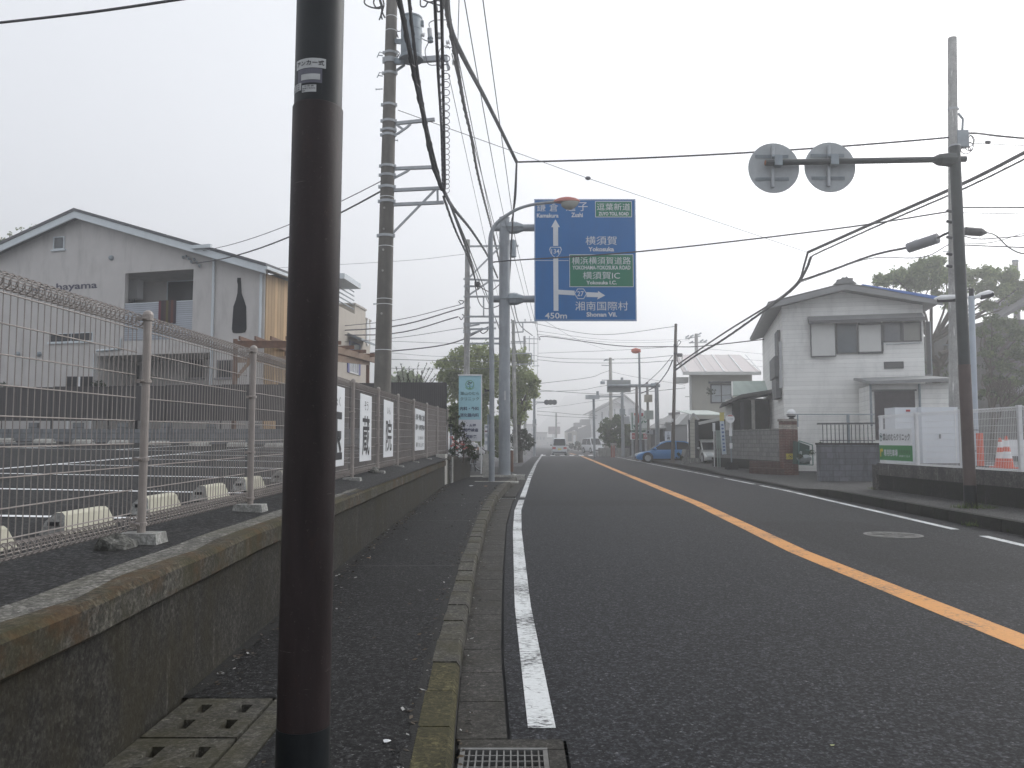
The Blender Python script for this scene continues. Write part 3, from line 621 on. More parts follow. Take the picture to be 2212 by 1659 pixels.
# wheel stops
def stop_mesh():
    mb = MB(); pr = [(-.09, 0), (.09, 0), (.075, .05), (.055, .125), (.035, .145), (-.02, .145), (-.07, .09)]
    L = .3; n = len(pr); A_ = [(x, -L - .05 + .45 * z, z) for x, z in pr]; B_ = [(x, L + .05 - .45 * z, z) for x, z in pr]
    mb.add(A_ + B_, [(i, (i + 1) % n, n + (i + 1) % n, n + i) for i in range(n)]); mb.add(A_ + B_, [tuple(range(n))[::-1], tuple(range(n, 2 * n))], 2)
    mb.box((-.04, -L - .035, .06), (.03, -L + .02, .085), 1); mb.box((-.04, L - .02, .06), (.03, L + .035, .085), 1); return mb
ws = None
near = [(-3.16, 3.55, 'leftmost cream wheel stop, cut by the left frame edge'), (-3.16, 4.72, 'big cream wheel stop cut by the frame just left of the first whole one'), (-3.16, 5.95, 'cream concrete wheel stop left of the nearest fence post'), (-3.16, 7.22, 'cream concrete wheel stop just right of the nearest fence post'), (-3.16, 8.5, 'second cream wheel stop right of the nearest fence post'), (-3.16, 9.75, 'cream wheel stop crossed by the second fence post'), (-3.16, 11.2, 'cream wheel stop between the second fence post and the dark pole')]
far = [(-16.3, 'first'), (-15.0, 'second'), (-13.75, 'third'), (-12.6, 'fourth'), (-11.3, 'fifth'), (-10.0, 'sixth'), (-8.8, 'seventh'), (-7.6, 'eighth')]
for i, (x, y, lb) in enumerate(near):
    loc = (x, y, lotz(x, y) + .002)
    if ws is None:
        ws = tag(stop_mesh().build('wheel_stop', [M_cream, M_dark, M_conc], None, (0, 0, 0)), lb, 'wheel stop', 'wheel stops behind the mesh fence'); ws.location = loc
    else:
        o = ws.copy(); COL.objects.link(o); o.location = loc; o['label'] = lb; o.rotation_euler = (0, 0, random.uniform(-.03, .03))
farstop = ws.data.copy(); farstop.materials[0] = M_conl
for x, nm in far:
    o = ws.copy(); COL.objects.link(o); o.location = (x, 25.9, lotz(x, 25.9) + .002); o.rotation_euler = (0, 0, R(90)); o.data = farstop; o['label'] = 'wheel stop at the block wall, %s from the left in the far row' % nm
# ------------------------------------------------------------------ taupe mesh fence
posts = [(3.0, -2.51), (5.4, -2.51), (7.6, -2.50), (10.0, -2.50), (12.4, -2.50), (14.75, -2.50), (17.3, -2.50), (20.0, -2.49), (22.7, -2.45), (25.5, -2.41), (28.3, -2.31)]
ftop = lambda y: 2.362 + .0104 * (y - 5); fbot = lambda y: .992 + .006 * (y - 5)
t = thing('mesh_fence', 'long taupe wire mesh fence with rolled edges around the parking lot', 'fence', (-2.46, 14, .9))
for i, (y, x) in enumerate(posts):
    mb = MB(); zb = lotz(x, y); zt_ = ftop(y) + .035
    mb.cyl((x + .05, y, zb), (x + .05, y, zt_), .027, n=14)
    mb.lathe((x + .05, y, zt_ - .03), (0, 0, 1), [(0, .034), (.025, .035), (.042, .029), (.053, .015), (.056, .002)], 14)
    for z in (ftop(y), fbot(y), fbot(y) + .43, fbot(y) + .95):
        mb.lathe((x + .05, y, z - .012), (0, 0, 1), [(0, .031), (.001, .036), (.023, .036), (.024, .031)], 12)
        mb.box((x - .005, y - .045, z - .012), (x + .03, y - .022, z + .012)); mb.cyl((x + .03, y - .034, z), (x + .055, y - .034, z), .01, n=8)
    mb.build('post', M_wire, t)
    mb = MB(); zz = zb - .06; tz = fbot(y) - .055; a, b = .15, .10
    mb.hexa([(x + .05 - a, y - b, zz), (x + .05 + a, y - b, zz), (x + .05 + a, y + b, zz), (x + .05 - a, y + b, zz)], [(x + .05 - a + .02, y - b + .02, tz), (x + .05 + a - .02, y - b + .02, tz), (x + .05 + a - .02, y + b - .02, tz), (x + .05 - a + .02, y + b - .02, tz)])
    mb.build('base_block', M_conc, t)
for (y0, x0), (y1, x1) in zip(posts, posts[1:]):
    mb = MB(); y0 += .05; y1 -= .05; n = int((y1 - y0) / .058); nseg = 4 if y0 < 11 else 3; rw = .0036
    X = lambda y: x0 + (x1 - x0) * (y - y0) / (y1 - y0)
    rr = .045
    for k in range(n + 1):
        y = y0 + (y1 - y0) * k / n; x = X(y); zt2, zb2 = ftop(y), fbot(y); m = 10 if y0 < 11 else 6
        pts = [(x + rr * math.sin(a), y, zb2 - rr * math.cos(a) * -1 * -1) for a in [2 * math.pi * (.5 + j / m) for j in range(m)]]
        pts = [(x - rr + rr * math.cos(-6.283 * j / m), y, zb2 + rr * math.sin(-6.283 * j / m)) for j in range(m, -1, -1)]
        pts = pts[::-1]
        top = [(x - rr + rr * math.cos(6.283 * j / m), y, zt2 + rr * math.sin(6.283 * j / m)) for j in range(0, m + 1)]
        mb.tube(pts[::-1] + top, rw, nseg, caps=False)
    nh = 8
    for k in range(nh + 1):
        f = (k + .5) / (nh + 1)
        a = Vector((X(y0) + .006, y0, fbot(y0) + (ftop(y0) - fbot(y0)) * f)); b = Vector((X(y1) + .006, y1, fbot(y1) + (ftop(y1) - fbot(y1)) * f))
        mb.tube([a, b], .0042, 5, caps=False)
    for zf in (ftop, fbot):
        for j in range(6):
            an = j * math.pi / 3; dx, dz = -rr + (rr - .006) * math.cos(an), (rr - .006) * math.sin(an)
            mb.tube([(X(y0) + dx, y0, zf(y0) + dz), (X(y1) + dx, y1, zf(y1) + dz)], .0034, 5, caps=False)
    mb.build('mesh_panel', M_wire, t)
# rough lump of old concrete beside the first post
mb = MB(); q = Vector((-2.50, 5.15, lotz(-2.5, 5.15)))
mb.sphere(q + Vector((0, 0, .02)), (.10, .14, .075), 14); mb.v = [tuple(Vector(p) + Vector((mnoise.noise(Vector(p) * 9), mnoise.noise(Vector(p) * 11 + Vector((5, 0, 0))), mnoise.noise(Vector(p) * 13))) * .05) for p in mb.v]
solo(mb, 'concrete_lump', M_rubble, 'broken grey lump of concrete beside the nearest fence post', 'rubble', q)
mb = MB(); q = Vector((-2.50, 14.55, lotz(-2.5, 14.55)))
mb.sphere(q + Vector((0, 0, .02)), (.11, .2, .075), 14); mb.v = [tuple(Vector(p) + Vector((mnoise.noise(Vector(p) * 9), mnoise.noise(Vector(p) * 11), mnoise.noise(Vector(p) * 13))) * .06) for p in mb.v]
solo(mb, 'concrete_lump', M_rubble, 'broken grey lump of concrete under the post between the two kanji boards', 'rubble', q)
# white boards wired to the fence, painted with the temple's name
def fboard(y0, y1, z0, z1, label, texts, name='notice_board'):
    xb = -2.415; q = thing(name, label, 'sign board', (xb, (y0 + y1) / 2, z0), None)
    mb = MB(); mb.box((xb - .008, y0, z0), (xb, y1, z1)); mb.build('panel', M_board, q)
    mp = lambda a, b: (xb + .003, y0 + (y1 - y0) * a, z1 - (z1 - z0) * b)
    for (s, a0, a1, b0, b1, bold, m) in texts:
        mb = MB(); mb.text(s, mp, a0, a1, b1, b0, 0, bold); mb.build('lettering', m, q)
    return q
M_inkg = mat('grey_ink', (.30, .31, .33), .5)
fboard(10.56, 11.62, 1.19, 2.30, 'white board with a bold brushed kanji partly hidden by the dark pole', [('ぎょく', .28, .72, .12, .25, .0, M_ink), ('玉', .16, .86, .32, .92, .03, M_ink)])
fboard(12.83, 13.86, 1.21, 2.30, 'white board with the bold kanji painted under small kana, right of the dark pole', [('ぞう', .33, .67, .10, .235, 0, M_ink), ('蔵', .18, .82, .32, .92, .012, M_ink)])
fboard(15.2, 16.4, 1.225, 2.32, 'white board with a thin brushed kanji between the middle fence posts', [('いん', .32, .68, .11, .24, 0, M_ink), ('院', .2, .82, .33, .90, .012, M_ink)])
fboard(20.12, 22.3, 1.29, 2.35, 'white board with two rows of small black writing on the far fence', [('法事・葬儀のご相談', .04, .97, .12, .27, .02, M_ink), ('墓地・納骨堂募集中', .04, .97, .37, .51, .02, M_ink), ('玉蔵院', .25, .8, .66, .74, 0, M_inkg), ('●', .12, .22, .80, .92, 0, M_ink), ('葉山町', .3, .9, .82, .92, 0, M_inkg)])
# ------------------------------------------------------------------ dark sign pole in the foreground
q = thing('sign_pole', 'thick dark brown and black steel sign pole in the foreground', 'sign pole', (-.775, 3.0, .1))
px, py, pr_ = -.760, 3.0, .0945
def axis(z): return Vector((px + .0065 * z, py, z))
mb = MB(); mb.cyl(axis(.05), axis(.52), pr_ + .0015, n=48); mb.build('base_sleeve', M_black, q, smooth=True)
mb = MB(); mb.tube([axis(z) for z in (.515, 1.2, 2.0, 2.81, 2.815)], [pr_] * 4 + [pr_ - .004], 48); mb.build('lower_shaft', M_brown, q, smooth=True)
mb = MB(); mb.cyl(axis(2.80), axis(5.6), pr_ - .005, n=48); mb.build('upper_shaft', M_black, q, smooth=True)
def ang(x): return math.asin(max(-.98, min(.98, (x - 852) / 398)))
def zst(x, y, off=.089):
    u, v = Zst(x, y); return P(u, v, py - off * math.cos(ang(x))).z
def sticker(x0, x1, y0, y1, m, label, texts=(), rr=.0905):
    a0, a1 = ang(x0), ang(x1); xm = 852; z1, z0 = zst((x0 + x1) / 2, y0), zst((x0 + x1) / 2, y1)
    mp = lambda off: (lambda a, b: (axis(z1).x + (rr + off) * math.sin(a0 + (a1 - a0) * a), py - (rr + off) * math.cos(a0 + (a1 - a0) * a), z1 + (z0 - z1) * b))
    mb = MB(); f = mp(0); n = 10; mb.add([f(i / n, b) for i in range(n + 1) for b in (0, 1)], [(2 * i, 2 * i + 1, 2 * i + 3, 2 * i + 2) for i in range(n)])
    o = mb.build('sticker', m, q); o['label'] = label
    for (s, p0, p1, r0, r1, bold) in texts:
        mb = MB(); mb.text(s, mp(.0012), p0, p1, r1, r0, 0, bold); mb.build('lettering', M_ink, o)
    return o
M_stk = mat('worn_sticker', (.46, .47, .47), .5, .1, 20); M_stg = mat('grey_plate', (.10, .10, .13), .5, .15, 10)
sticker(545, 1050, 533, 690, M_stk, 'pale sticker with black kana', [('アンカー式', .06, .95, .2, .75, .015)])
sticker(580, 998, 700, 935, M_stg, 'dark grey plate'); sticker(650, 968, 790, 885, M_stk, 'narrow white strip', [], .0916)
sticker(478, 652, 968, 1090, M_stk, 'small worn label', [('連絡先', .1, .9, .1, .35, 0), ('管理者', .1, .9, .45, .62, 0), ('電話', .1, .9, .72, .92, 0)])
sticker(668, 912, 968, 1085, M_stk, 'small printed label', [('注意書', .15, .85, .06, .3, 0), ('管理番号支柱', .05, .95, .42, .62, .01), ('電話', .05, .25, .7, .9, .01)])
# ------------------------------------------------------------------ back wall of the lot: blocks and louvred fence
mb = MB(); t = thing('block_wall', 'low grey concrete block wall at the back of the parking lot', 'wall', (-12, 28.2, 1.2))
zt0 = P(300, 926.6, 28.2).z
mb.box((-27, 28.2, .8), (-2.75, 28.36, zt0)); mb.build('wall', M_blockx, t)
for k in range(16): 
    x = -26.2 + k * 1.55; mb = MB(); mb.box((x, 28.19, zt0 + .002), (x + .3, 28.37, zt0 + .22)); mb.build('pier_block', M_blockx, t)
t = thing('louver_fence', 'tall dark grey slatted screen fence above the block wall', 'fence', (-12, 28.6, 2))
zb_, z1_ = P(300, 909, 28.6).z, P(300, 842, 28.6).z
for k in range(13):
    x1 = -2.36 - k * 2.0; x0 = x1 - 1.96; zt_k = z1_ + .22 * max(0, 1 - k / 9); mb = MB(); b0 = zb_ if k > 2 else 1.2
    mb.box((x0, 28.6, b0), (x1, 28.63, zt_k)); mb.box((x0, 28.585, zt_k), (x1, 28.645, zt_k + .045)); mb.build('panel', M_louver, t)
    mb = MB(); mb.box((x1 + .001, 28.57, 1.0), (x1 + .038, 28.66, zt_k + .03)); mb.build('post', mat('dark_post', (.035, .035, .037), .5), t)
# ------------------------------------------------------------------ grey gabled restaurant
W = Facade(P(300, 700, 33.0).xy, -15)
Lc = lambda x, y, d=0: W.L(Zcafe(x, y), d)
t = thing('cafe_building', 'grey stucco two storey restaurant with pale gable roof and bottle emblem', 'building', (W.pt(0, 1.2).x, W.pt(0, 1.2).y, 1.2))
sr, zr = Lc(632, 200); sc, _ = Lc(2010, 700); sl = sr - (sc - sr) * 1.0; zb = 1.0
zc = Lc(2010, 600)[1]; slope = (zr - zc) / (sc - sr)
rz = lambda s: zr - abs(s - sr) * slope
o0, o1, oz0, oz1 = *[Lc(940, 900)[0], Lc(1458, 900)[0]], Lc(1200, 1080)[1], Lc(1200, 612)[1]     # balcony opening
e0, e1, ez1 = Lc(735, 1300)[0], Lc(1605, 1300)[0], Lc(1200, 1240)[1]                                # entrance recess
mb = MB()
def wallp(s0, s1, z0, z1=None):
    top = [(s1, rz(s1) if z1 is None else z1)]
    if z1 is None and s0 < sr < s1: top.append((sr, rz(sr)))
    top.append((s0, rz(s0) if z1 is None else z1)); W.poly(mb, [(s0, z0), (s1, z0)] + top, 0, .2)
wallp(sl, e0, zb); wallp(e0, o0, ez1); wallp(o0, o1, ez1, oz0 - .28); wallp(o0, o1, oz1); wallp(o1, e1, ez1); wallp(e1, sc - .02, zb)
BD = 5.0; W.box(mb, sl, sc - .03, zb, rz(sc) - .1, BD, BD + .2); W.box(mb, sl, sl + .2, zb, rz(sl) - .1, .2, BD)
W.box(mb, o0 - 1.4, o1 + .2, oz0 - .28, oz0 - .10, .2, 1.9); W.box(mb, o0 - 1.4, o1 + .2, oz1, oz1 + .1, .2, 1.9); W.box(mb, o0 - 1.4, o0 - 1.25, oz0 - .1, oz1, .2, 1.9); W.box(mb, o1, o1 + .15, oz0 - .1, oz1, .2, 1.9); W.box(mb, o0 - 1.4, o1 + .2, oz0 - .1, oz1, 1.9, 2.0)
W.box(mb, e0 - .15, e0, zb, ez1, .2, 2.4); W.box(mb, e1, e1 + .15, zb, ez1, .2, 2.4); W.box(mb, e0 - .15, e1 + .15, zb, ez1, 2.4, 2.5); W.box(mb, e0 - .15, e1 + .15, ez1 + .0, ez1 + .12, .2, 2.5)
mb.build('wall', M_stucco, t)
mb = MB(); W.poly(mb, [(sc - .02, zb), (sc + .02, zb), (sc + .02, rz(sc) - .15), (sc - .02, rz(sc) - .15)], .05, BD + .2); mb.build('timber_cladding', boardmat('yellow_timber_side', (.50, .345, .19), .22, 'y', .15, (.28, .17, .09), .14, .5, .35), t)
ro = MB(); ov = .55
for sg, send in ((1, sc + .35), (-1, sl - .35)):
    a = [(sr, zr + .12), (send, rz(send) + .12), (send, rz(send) + .24), (sr, zr + .24)]
    W.poly(ro, a if sg > 0 else a[::-1], -ov, BD + .6)
rf = ro.build('roof', M_roofd, t)
mb = MB()
for sg, send in ((1, sc + .30), (-1, sl - .30)):
    a = [(sr, zr - .17), (send, rz(send) - .17), (send, rz(send) + .115), (sr, zr + .115)]
    W.poly(mb, a if sg > 0 else a[::-1], -ov + .04, -ov + .10)
mb.build('bargeboard', M_trim, rf)
mb = MB(); W.box(mb, sc + .28, sc + .42, rz(sc + .3) - .02, rz(sc + .3) + .1, -ov, BD + .4); mb.build('gutter', M_trim, rf)
r1 = (Lc(1530, 400), Lc(1670, 450)); mb = MB(); W.box(mb, r1[0][0], r1[1][0], r1[1][1] - .05, r1[1][1] + .09, -ov - .12, -ov - .005); mb.build('gutter_end', M_trim, rf)
for x, ya, yb in ((1630, 470, 1490), (1985, 640, 1160)):
    s, z0 = Lc(x, ya); z1 = Lc(x, yb)[1]; mb = MB(); mb.cyl(W.pt(s, z0, -.07), W.pt(s, z1, -.07), .055, n=10); 
    if x > 1900: mb.tube([W.pt(s, z0, -.07), W.pt(s + .35, z0 + .18, -.2), W.pt(s + .42, z0 + .35, -.35)], .05, 8)
    mb.build('downpipe', M_trim, t)
W.window(t, (*[Lc(x, 400)[0] for x in (408, 492)], Lc(450, 448)[1], Lc(450, 350)[1]), .045, .05, sill=True, gm=glass('mid_glass', (.10, .11, .12)))
W.window(t, (*[Lc(x, 1110)[0] for x in (383, 702)], Lc(540, 1146)[1], Lc(540, 1080)[1]), .025, .03, sill=True, bars=1)
W.window(t, (*[Lc(x, 1350)[0] for x in (1645, 1762)], Lc(1700, 1420)[1], Lc(1700, 1283)[1]), .03, .03, sill=True, fm=mat('grey_frame', (.2, .2, .21), .5))
V2 = Facade(W.pt(0, 0, 2.4).xy, -15); L2 = lambda x, y: V2.L(Zcafe(x, y))
V2.window(t, (L2(1428, 1350)[0], L2(1542, 1350)[0], L2(1480, 1422)[1], L2(1480, 1283)[1]), .03, .03, sill=True, fm=MATS['grey_frame'])
mb = MB(); a, b = L2(880, 1400)[0], L2(1055, 1400)[0]; V2.box(mb, a, b, zb, L2(900, 1330)[1], -.05, .0); mb.build('entrance_door', mat('dark_door', (.05, .05, .055), .4), t)
V3 = Facade(W.pt(0, 0, 1.9).xy, -15); L3 = lambda x, y: V3.L(Zcafe(x, y))
V3.window(t, (L3(1268, 700)[0], o1 - .05, oz0, L3(1300, 685)[1]), .05, .03, bars=1)
mb = MB(); a, b = V3.L(Zcafe(972, 700), -.5)[0], V3.L(Zcafe(1075, 700), -.5)[0]; h0, h1 = V3.L(Zcafe(1000, 828), -.5)[1], V3.L(Zcafe(1000, 680), -.5)[1]
V3.box(mb, a, b, h0, h1, -.75, -.4); hb = mb.build('water_heater', M_whitep, t)
mb = MB(); 
for k in range(3): mb.cyl(V3.pt(a + .15 + .12 * k, h0, -.55), V3.pt(a + .15 + .12 * k, h0 - .35, -.55), .025, n=8)
mb.build('pipe', M_galvd, hb)
mb = MB(); W.box(mb, o0, o1, oz0 - .26, Lc(1200, 850)[1], .04, .07); bal = mb.build('balcony_panel', boardmat('corrugated_panel', (.42, .45, .50), .085, 'z', .35, (.3, .3, .34), .45, .2), t)
mb = MB(); mb.cyl(W.pt(o0, Lc(1200, 846)[1], .055), W.pt(o1, Lc(1200, 846)[1], .055), .025, n=8); mb.build('rail', M_trim, bal)
for x, y in ((847, 512), (137, 1240), (300, 1240)):
    s, z = Lc(x, y); mb = MB(); mb.lathe(W.pt(s, z), -W.n, [(0, .11), (.06, .11), (.11, .08), (.13, .02)], 14); mb.build('vent_hood', M_galvd, t)
# the bottle emblem and the lettering painted on the gable
def wmap(x, y): s, z = Lc(x, y); return W.pt(s, z, -.012)
bot = [(1800, 662), (1826, 662), (1828, 700), (1832, 780), (1850, 830), (1866, 880), (1868, 1050), (1858, 1075), (1830, 1080), (1790, 1082), (1765, 1078), (1758, 1050), (1770, 880), (1788, 830), (1800, 780), (1803, 715), (1798, 690)]
mb = MB(); mb.prism([wmap(x, y) for x, y in bot], W.n * -.01); mb.build('bottle_emblem', mat('emblem_navy', (.006, .008, .013), .8, spec=.1), t)
M_navy = mat('navy_letters', (.035, .035, .075), .5)
mb = MB(); mp = lambda a, b: wmap(a, b - .055 * (a - 245)); mb.text('ann hayama', mp, 245, 737, 782, 715, 0, .02); mb.build('lettering', M_navy, t)
mb = MB(); mp = lambda a, b: wmap(a, b - .04 * (a - 345)); mb.text('dining and wine bar', mp, 345, 690, 838, 812, 0, 0); mb.build('lettering', M_inkg, t)
mb = MB(); q0 = Lc(740, 1215); q1 = Lc(915, 1200); mb.tube([W.pt(q0[0], q0[1], -.06), W.pt(q1[0], q0[1] + .04, -.06), W.pt(q1[0], q0[1] + .5, -.06)], .05, 8); mb.tube([W.pt(q0[0] - .1, q0[1] - .1, -.06), W.pt(q0[0] - .1, zb, -.06)], .045, 8); mb.build('downpipe', M_trim, t)
s, z = Lc(1440, 560); mb = MB(); 
for k in range(7): mb.lathe(W.pt(s - .3 + .13 * k, z + .25 - .05 * k + random.uniform(-.08, .12), -.12), (1, 0, .3), [(0, .02), (.02, .07), (.08, .07), (.1, .02)], 8)
mb.build('cable_bracket', M_galvd, t)
# striped rug on the balcony rail
mb = MB(); cols = [(.13, .015, .03), (.02, .018, .022), (.05, .022, .03), (.10, .08, .02), (.03, .02, .028), (.12, .03, .02), (.03, .018, .03)]; zt_ = Lc(1200, 843)[1]; zb2 = Lc(1200, 1012)[1]
ms = [mat('rug_%d' % i, c, .9) for i, c in enumerate(cols)]
for i in range(7):
    a = Lc(1200 + 130 * i / 7, 900)[0]; b = Lc(1200 + 130 * (i + 1) / 7, 900)[0]; W.box(mb, a, b, zb2 + (i % 3) * .015, zt_ + .03, .005, .03, i); W.box(mb, a, b, zt_ - .5, zt_ + .03, .085, .10, i); W.box(mb, a, b, zt_ + .03, zt_ + .045, .005, .10, i)
solo(mb, 'striped_rug', ms, 'dark red and black striped rug hung over the balcony rail', 'rug', W.pt(Lc(1265, 900)[0], zb2))
# ------------------------------------------------------------------ timber pergola
A, B, Cc = P(508, 744, 29.6), P(706, 744, 30.2), P(812, 778, 35.5)
t = thing('pergola', 'brown timber pergola beside the grey restaurant', 'pergola', (B.x, B.y, 1.3))
mb = MB(); mb.bar(A, B, .12, .26); mb.build('beam', M_wood, t); mb = MB(); mb.bar(A + Vector((0, 3.2, 0)), B + Vector((-.4, 3.2, 0)), .12, .2); mb.build('beam', M_wood, t)
mb = MB(); mb.bar(B + Vector((0, 0, -.1)), Cc + (Cc - B) * .05, .10, .26); mb.build('beam', M_woodl, t)
B2, C2 = P(706, 772, 30.2), P(797, 783, 35.2); mb = MB(); mb.bar(B2, C2, .09, .24); mb.build('tie_beam', M_woodl, t); mb = MB(); mb.bar(P(510, 777, 29.7), P(700, 776, 30.3), .09, .22); mb.build('tie_beam', M_woodl, t)
for p in (A, B, C2 + Vector((-.05, 0, 0))):
    mb = MB(); mb.bar((p.x, p.y + .02, 1.2), (p.x, p.y + .02, p.z + .2), .13, .13); mb.build('post', M_wood, t)
for (p, q_) in ((P(512, 815, 29.7), P(541, 780, 29.8)), (P(708, 770, 30.4), P(722, 756, 31)), (P(790, 777, 35), P(782, 764, 34.6))):
    mb = MB(); mb.bar(p, q_, .09, .12); mb.build('brace', M_woodl, t)
for k in range(6):
    f = (k + .5) / 6; a = A.lerp(B, f); mb = MB(); mb.bar(a + Vector((0, -.4, .19)), a + Vector((.1, 3.7, .19)), .06, .14); mb.build('rafter', M_wood, t)
for k in range(4):
    a = B.lerp(Cc, (k + .4) / 4); mb = MB(); mb.bar(a + Vector((.35, -.1, .12)), a + Vector((-2.2, .3, .12)), .07, .14); mb.build('rafter', M_wood, t)
# ------------------------------------------------------------------ cream house behind the pergola
H2 = Facade((-8.25, 37.0), 84); L4 = lambda x, y: H2.L(Zs2(x, y))
t = thing('stucco_house', 'cream stucco house with blue shuttered window behind the pergola', 'house', (-8.2, 38, 1.2))
sA, sB, sC, sD = L4(380, 500)[0], L4(722, 500)[0], L4(880, 500)[0], L4(952, 500)[0]
zA, zBh, zCl = L4(722, 318)[1], L4(722, 185)[1], L4(915, 410)[1]
mb = MB(); H2.poly(mb, [(sA, .8), (sD, .8), (sD, zCl), (sC, zCl), (sC, zBh), (sB, zBh), (sB, zA), (sA, zA)], 0, 6); mb.build('wall', M_stuccol, t)
mb = MB(); H2.box(mb, sB - .05, sC + .05, zBh, zBh + .1, -.05, 6.05); H2.box(mb, sC, sD + .05, zCl, zCl + .08, -.05, 6.05); mb.build('coping', mat('coping', (.42, .39, .35), .7), t)
mb = MB()
for k in range(5): z = zA + .25 + .22 * k; mb.cyl(H2.pt(sA, z, .05), H2.pt(sB, z, .05), .03, n=6)
mb.build('roof_railing', M_galvd, t)
mb = MB(); H2.box(mb, sA - .3, L4(610, 60)[0], zBh + .55, zBh + .8, -.7, 4); mb.build('roof', M_trim, t)
wn = H2.window(t, (L4(640, 1100)[0], L4(770, 1100)[0], L4(700, 1185)[1], L4(700, 940)[1]), .06, .05, fm=M_whitep, gm=mat('white_pane', (.55, .56, .6), .15), bars=3)
M_blue = mat('blue_shutter', (.12, .13, .30), .6)
for a, b in ((612, 638), (772, 798)):
    mb = MB(); H2.box(mb, L4(a, 1100)[0], L4(b, 1100)[0], L4(700, 1185)[1], L4(700, 940)[1], -.05, 0); mb.build('shutter', M_blue, t)
H2.window(t, (L4(645, 760)[0], L4(800, 760)[0], L4(700, 850)[1], L4(700, 725)[1]), .05, .04, fm=M_blue, gm=M_glassl)
mb = MB(); a, b = L4(620, 700)[0], L4(852, 700)[0]; z = L4(730, 715)[1]; mb.hexa([H2.pt(a, z - .1, -.7), H2.pt(b, z - .1, -.7), H2.pt(b, z + .15, 0), H2.pt(a, z + .15, 0)], [H2.pt(a, z, -.7), H2.pt(b, z, -.7), H2.pt(b, z + .28, 0), H2.pt(a, z + .28, 0)]); mb.build('awning', M_galvd, t)
mb = MB(); s, z = L4(905, 585); 
mb.prism([H2.pt(s + .28 * math.cos(k * .5236), z + .75 * math.sin(k * .5236), -.06) for k in range(12)], H2.n * .05); mb.build('wall_ornament', M_whitep, t)
# ------------------------------------------------------------------ utility poles
def pl(Z, pts, D): return [P(*Z(x, y), D) for x, y in pts]
def shaft(a, b, r0, r1, n=20): mb = MB(); mb.tube([a.lerp(b, i / 6) for i in range(7)], [r0 + (r1 - r0) * i / 6 for i in range(7)], n); return mb
def part(parent, name, m, fn, smooth=False): mb = MB(); fn(mb); return mb.build(name, m, parent, None, smooth)
def up_pole(label, Zb_, base, top, D, r0, r1, zbase, m=None, n=20, name='utility_pole'):
    b, t_ = P(*base, D), P(*top, D); d = (t_ - b) / (t_.z - b.z); b2 = b + d * (zbase - b.z)
    q = thing(name, label, 'utility pole', b2, None); shaft(b2, t_, r0, r1, n).build('shaft', m or M_polef, q, smooth=True); q['_b'] = 1; del q['_b']
    ax = lambda z: b2 + d * (z - b2.z); rad = lambda z: r0 + (r1 - r0) * (z - b2.z) / (t_.z - b2.z)
    return q, ax, rad
M_poled = mat('weathered_pole', (.165, .155, .14), .85, .2, 3, bump=.4, bscale=40, dirt=(.07, .07, .065), damt=.6, dscale=(3, 3, .25))
D1 = 18.0
q, ax, rad = up_pole('tall weathered concrete utility pole carrying the grey transformer', None, (826, 843), (848, -60), D1, .205, .12, .95, M_poled, 24)
def ring(ax, rad, z, h=.05, gr=.012, lugs=True, m=None, nm='band'):
    mb = MB(); c = ax(z); r = rad(z); mb.lathe(c - Vector((0, 0, h / 2)), (0, 0, 1), [(0, r), (.001, r + gr), (h - .001, r + gr), (h, r)], 20)
    if lugs:
        for s in (-1, 1): mb.box((c.x + s * (r - .01) - (.05 if s < 0 else 0), c.y - .06, z - h * .6), (c.x + s * (r - .01) + (.05 if s > 0 else 0), c.y - .02, z + h * .6))
    mb.build(nm, m or M_galv, q)
for y in (500, 570, 690, 985, 1135, 1220, 1265, 1555, 1640): ring(ax, rad, P(*Zpole(990, y), D1).z, .055 if y != 570 else .12)
for y in (90, 225, 545): ring(ax, rad, P(*Zpole2(980, y), D1).z, .06)
for y in (185, 645, 1135, 1185, 1610): ring(ax, rad, P(*Zpole2(970, y), D1).z, .015, .006, False, M_whitep)
for y in (165, 295): ring(ax, rad, P(*Zpole(1030, y), D1).z, .015, .006, False, M_whitep)
def arm(Z, pts, D, wx=.07, wz=.07, m=None, name='crossarm'):
    def f(mb):
        ps = pl(Z, pts, D)
        for a, b in zip(ps, ps[1:]): mb.bar(a, b, wx, wz)
    part(q, name, m or M_galv, f)
arm(Zpole, [(1060, 1155), (1450, 1115)], D1); arm(Zpole, [(1060, 1575), (1430, 1560)], D1); arm(Zpole2, [(1045, 118), (1530, 95)], D1); arm(Zpole2, [(1045, 252), (1535, 230)], D1)
arm(Zpole, [(1075, 578), (1570, 540)], D1 + .1, .1, .12)
arm(Zpole, [(1550, 520), (1580, 650)], D1, .06, .08)
for Z, p in ((Zpole, [(1065, 1265), (1110, 1245), (1195, 1185), (1225, 1155)]), (Zpole, [(1090, 1160), (1150, 1205)]), (Zpole, [(1065, 1665), (1190, 1600), (1220, 1575)]), (Zpole2, [(1045, 530), (1465, 100)]), (Zpole2, [(1475, 95), (1478, 240)]), (Zpole, [(1078, 668), (1170, 605)])): arm(Z, p, D1, .045, .045, None, 'brace')
arm(Zpole, [(1078, 1150), (1078, 1235)], D1, .05, .07, None, 'bracket'); arm(Zpole, [(1068, 1570), (1068, 1650)], D1, .05, .07, None, 'bracket')
for Z, x, y, s in ((Zpole, 905, 833, -1), (Zpole, 1100, 1310, 1), (Zpole2, 885, 1178, -1)):
    part(q, 'step_bolt', M_galvd, lambda mb: (mb.cyl(P(*Z(x, y), D1), P(*Z(x - s * 60, y - 3), D1), .011, n=6), mb.cyl(P(*Z(x, y), D1), P(*Z(x + s * 6, y), D1), .02, n=6)))
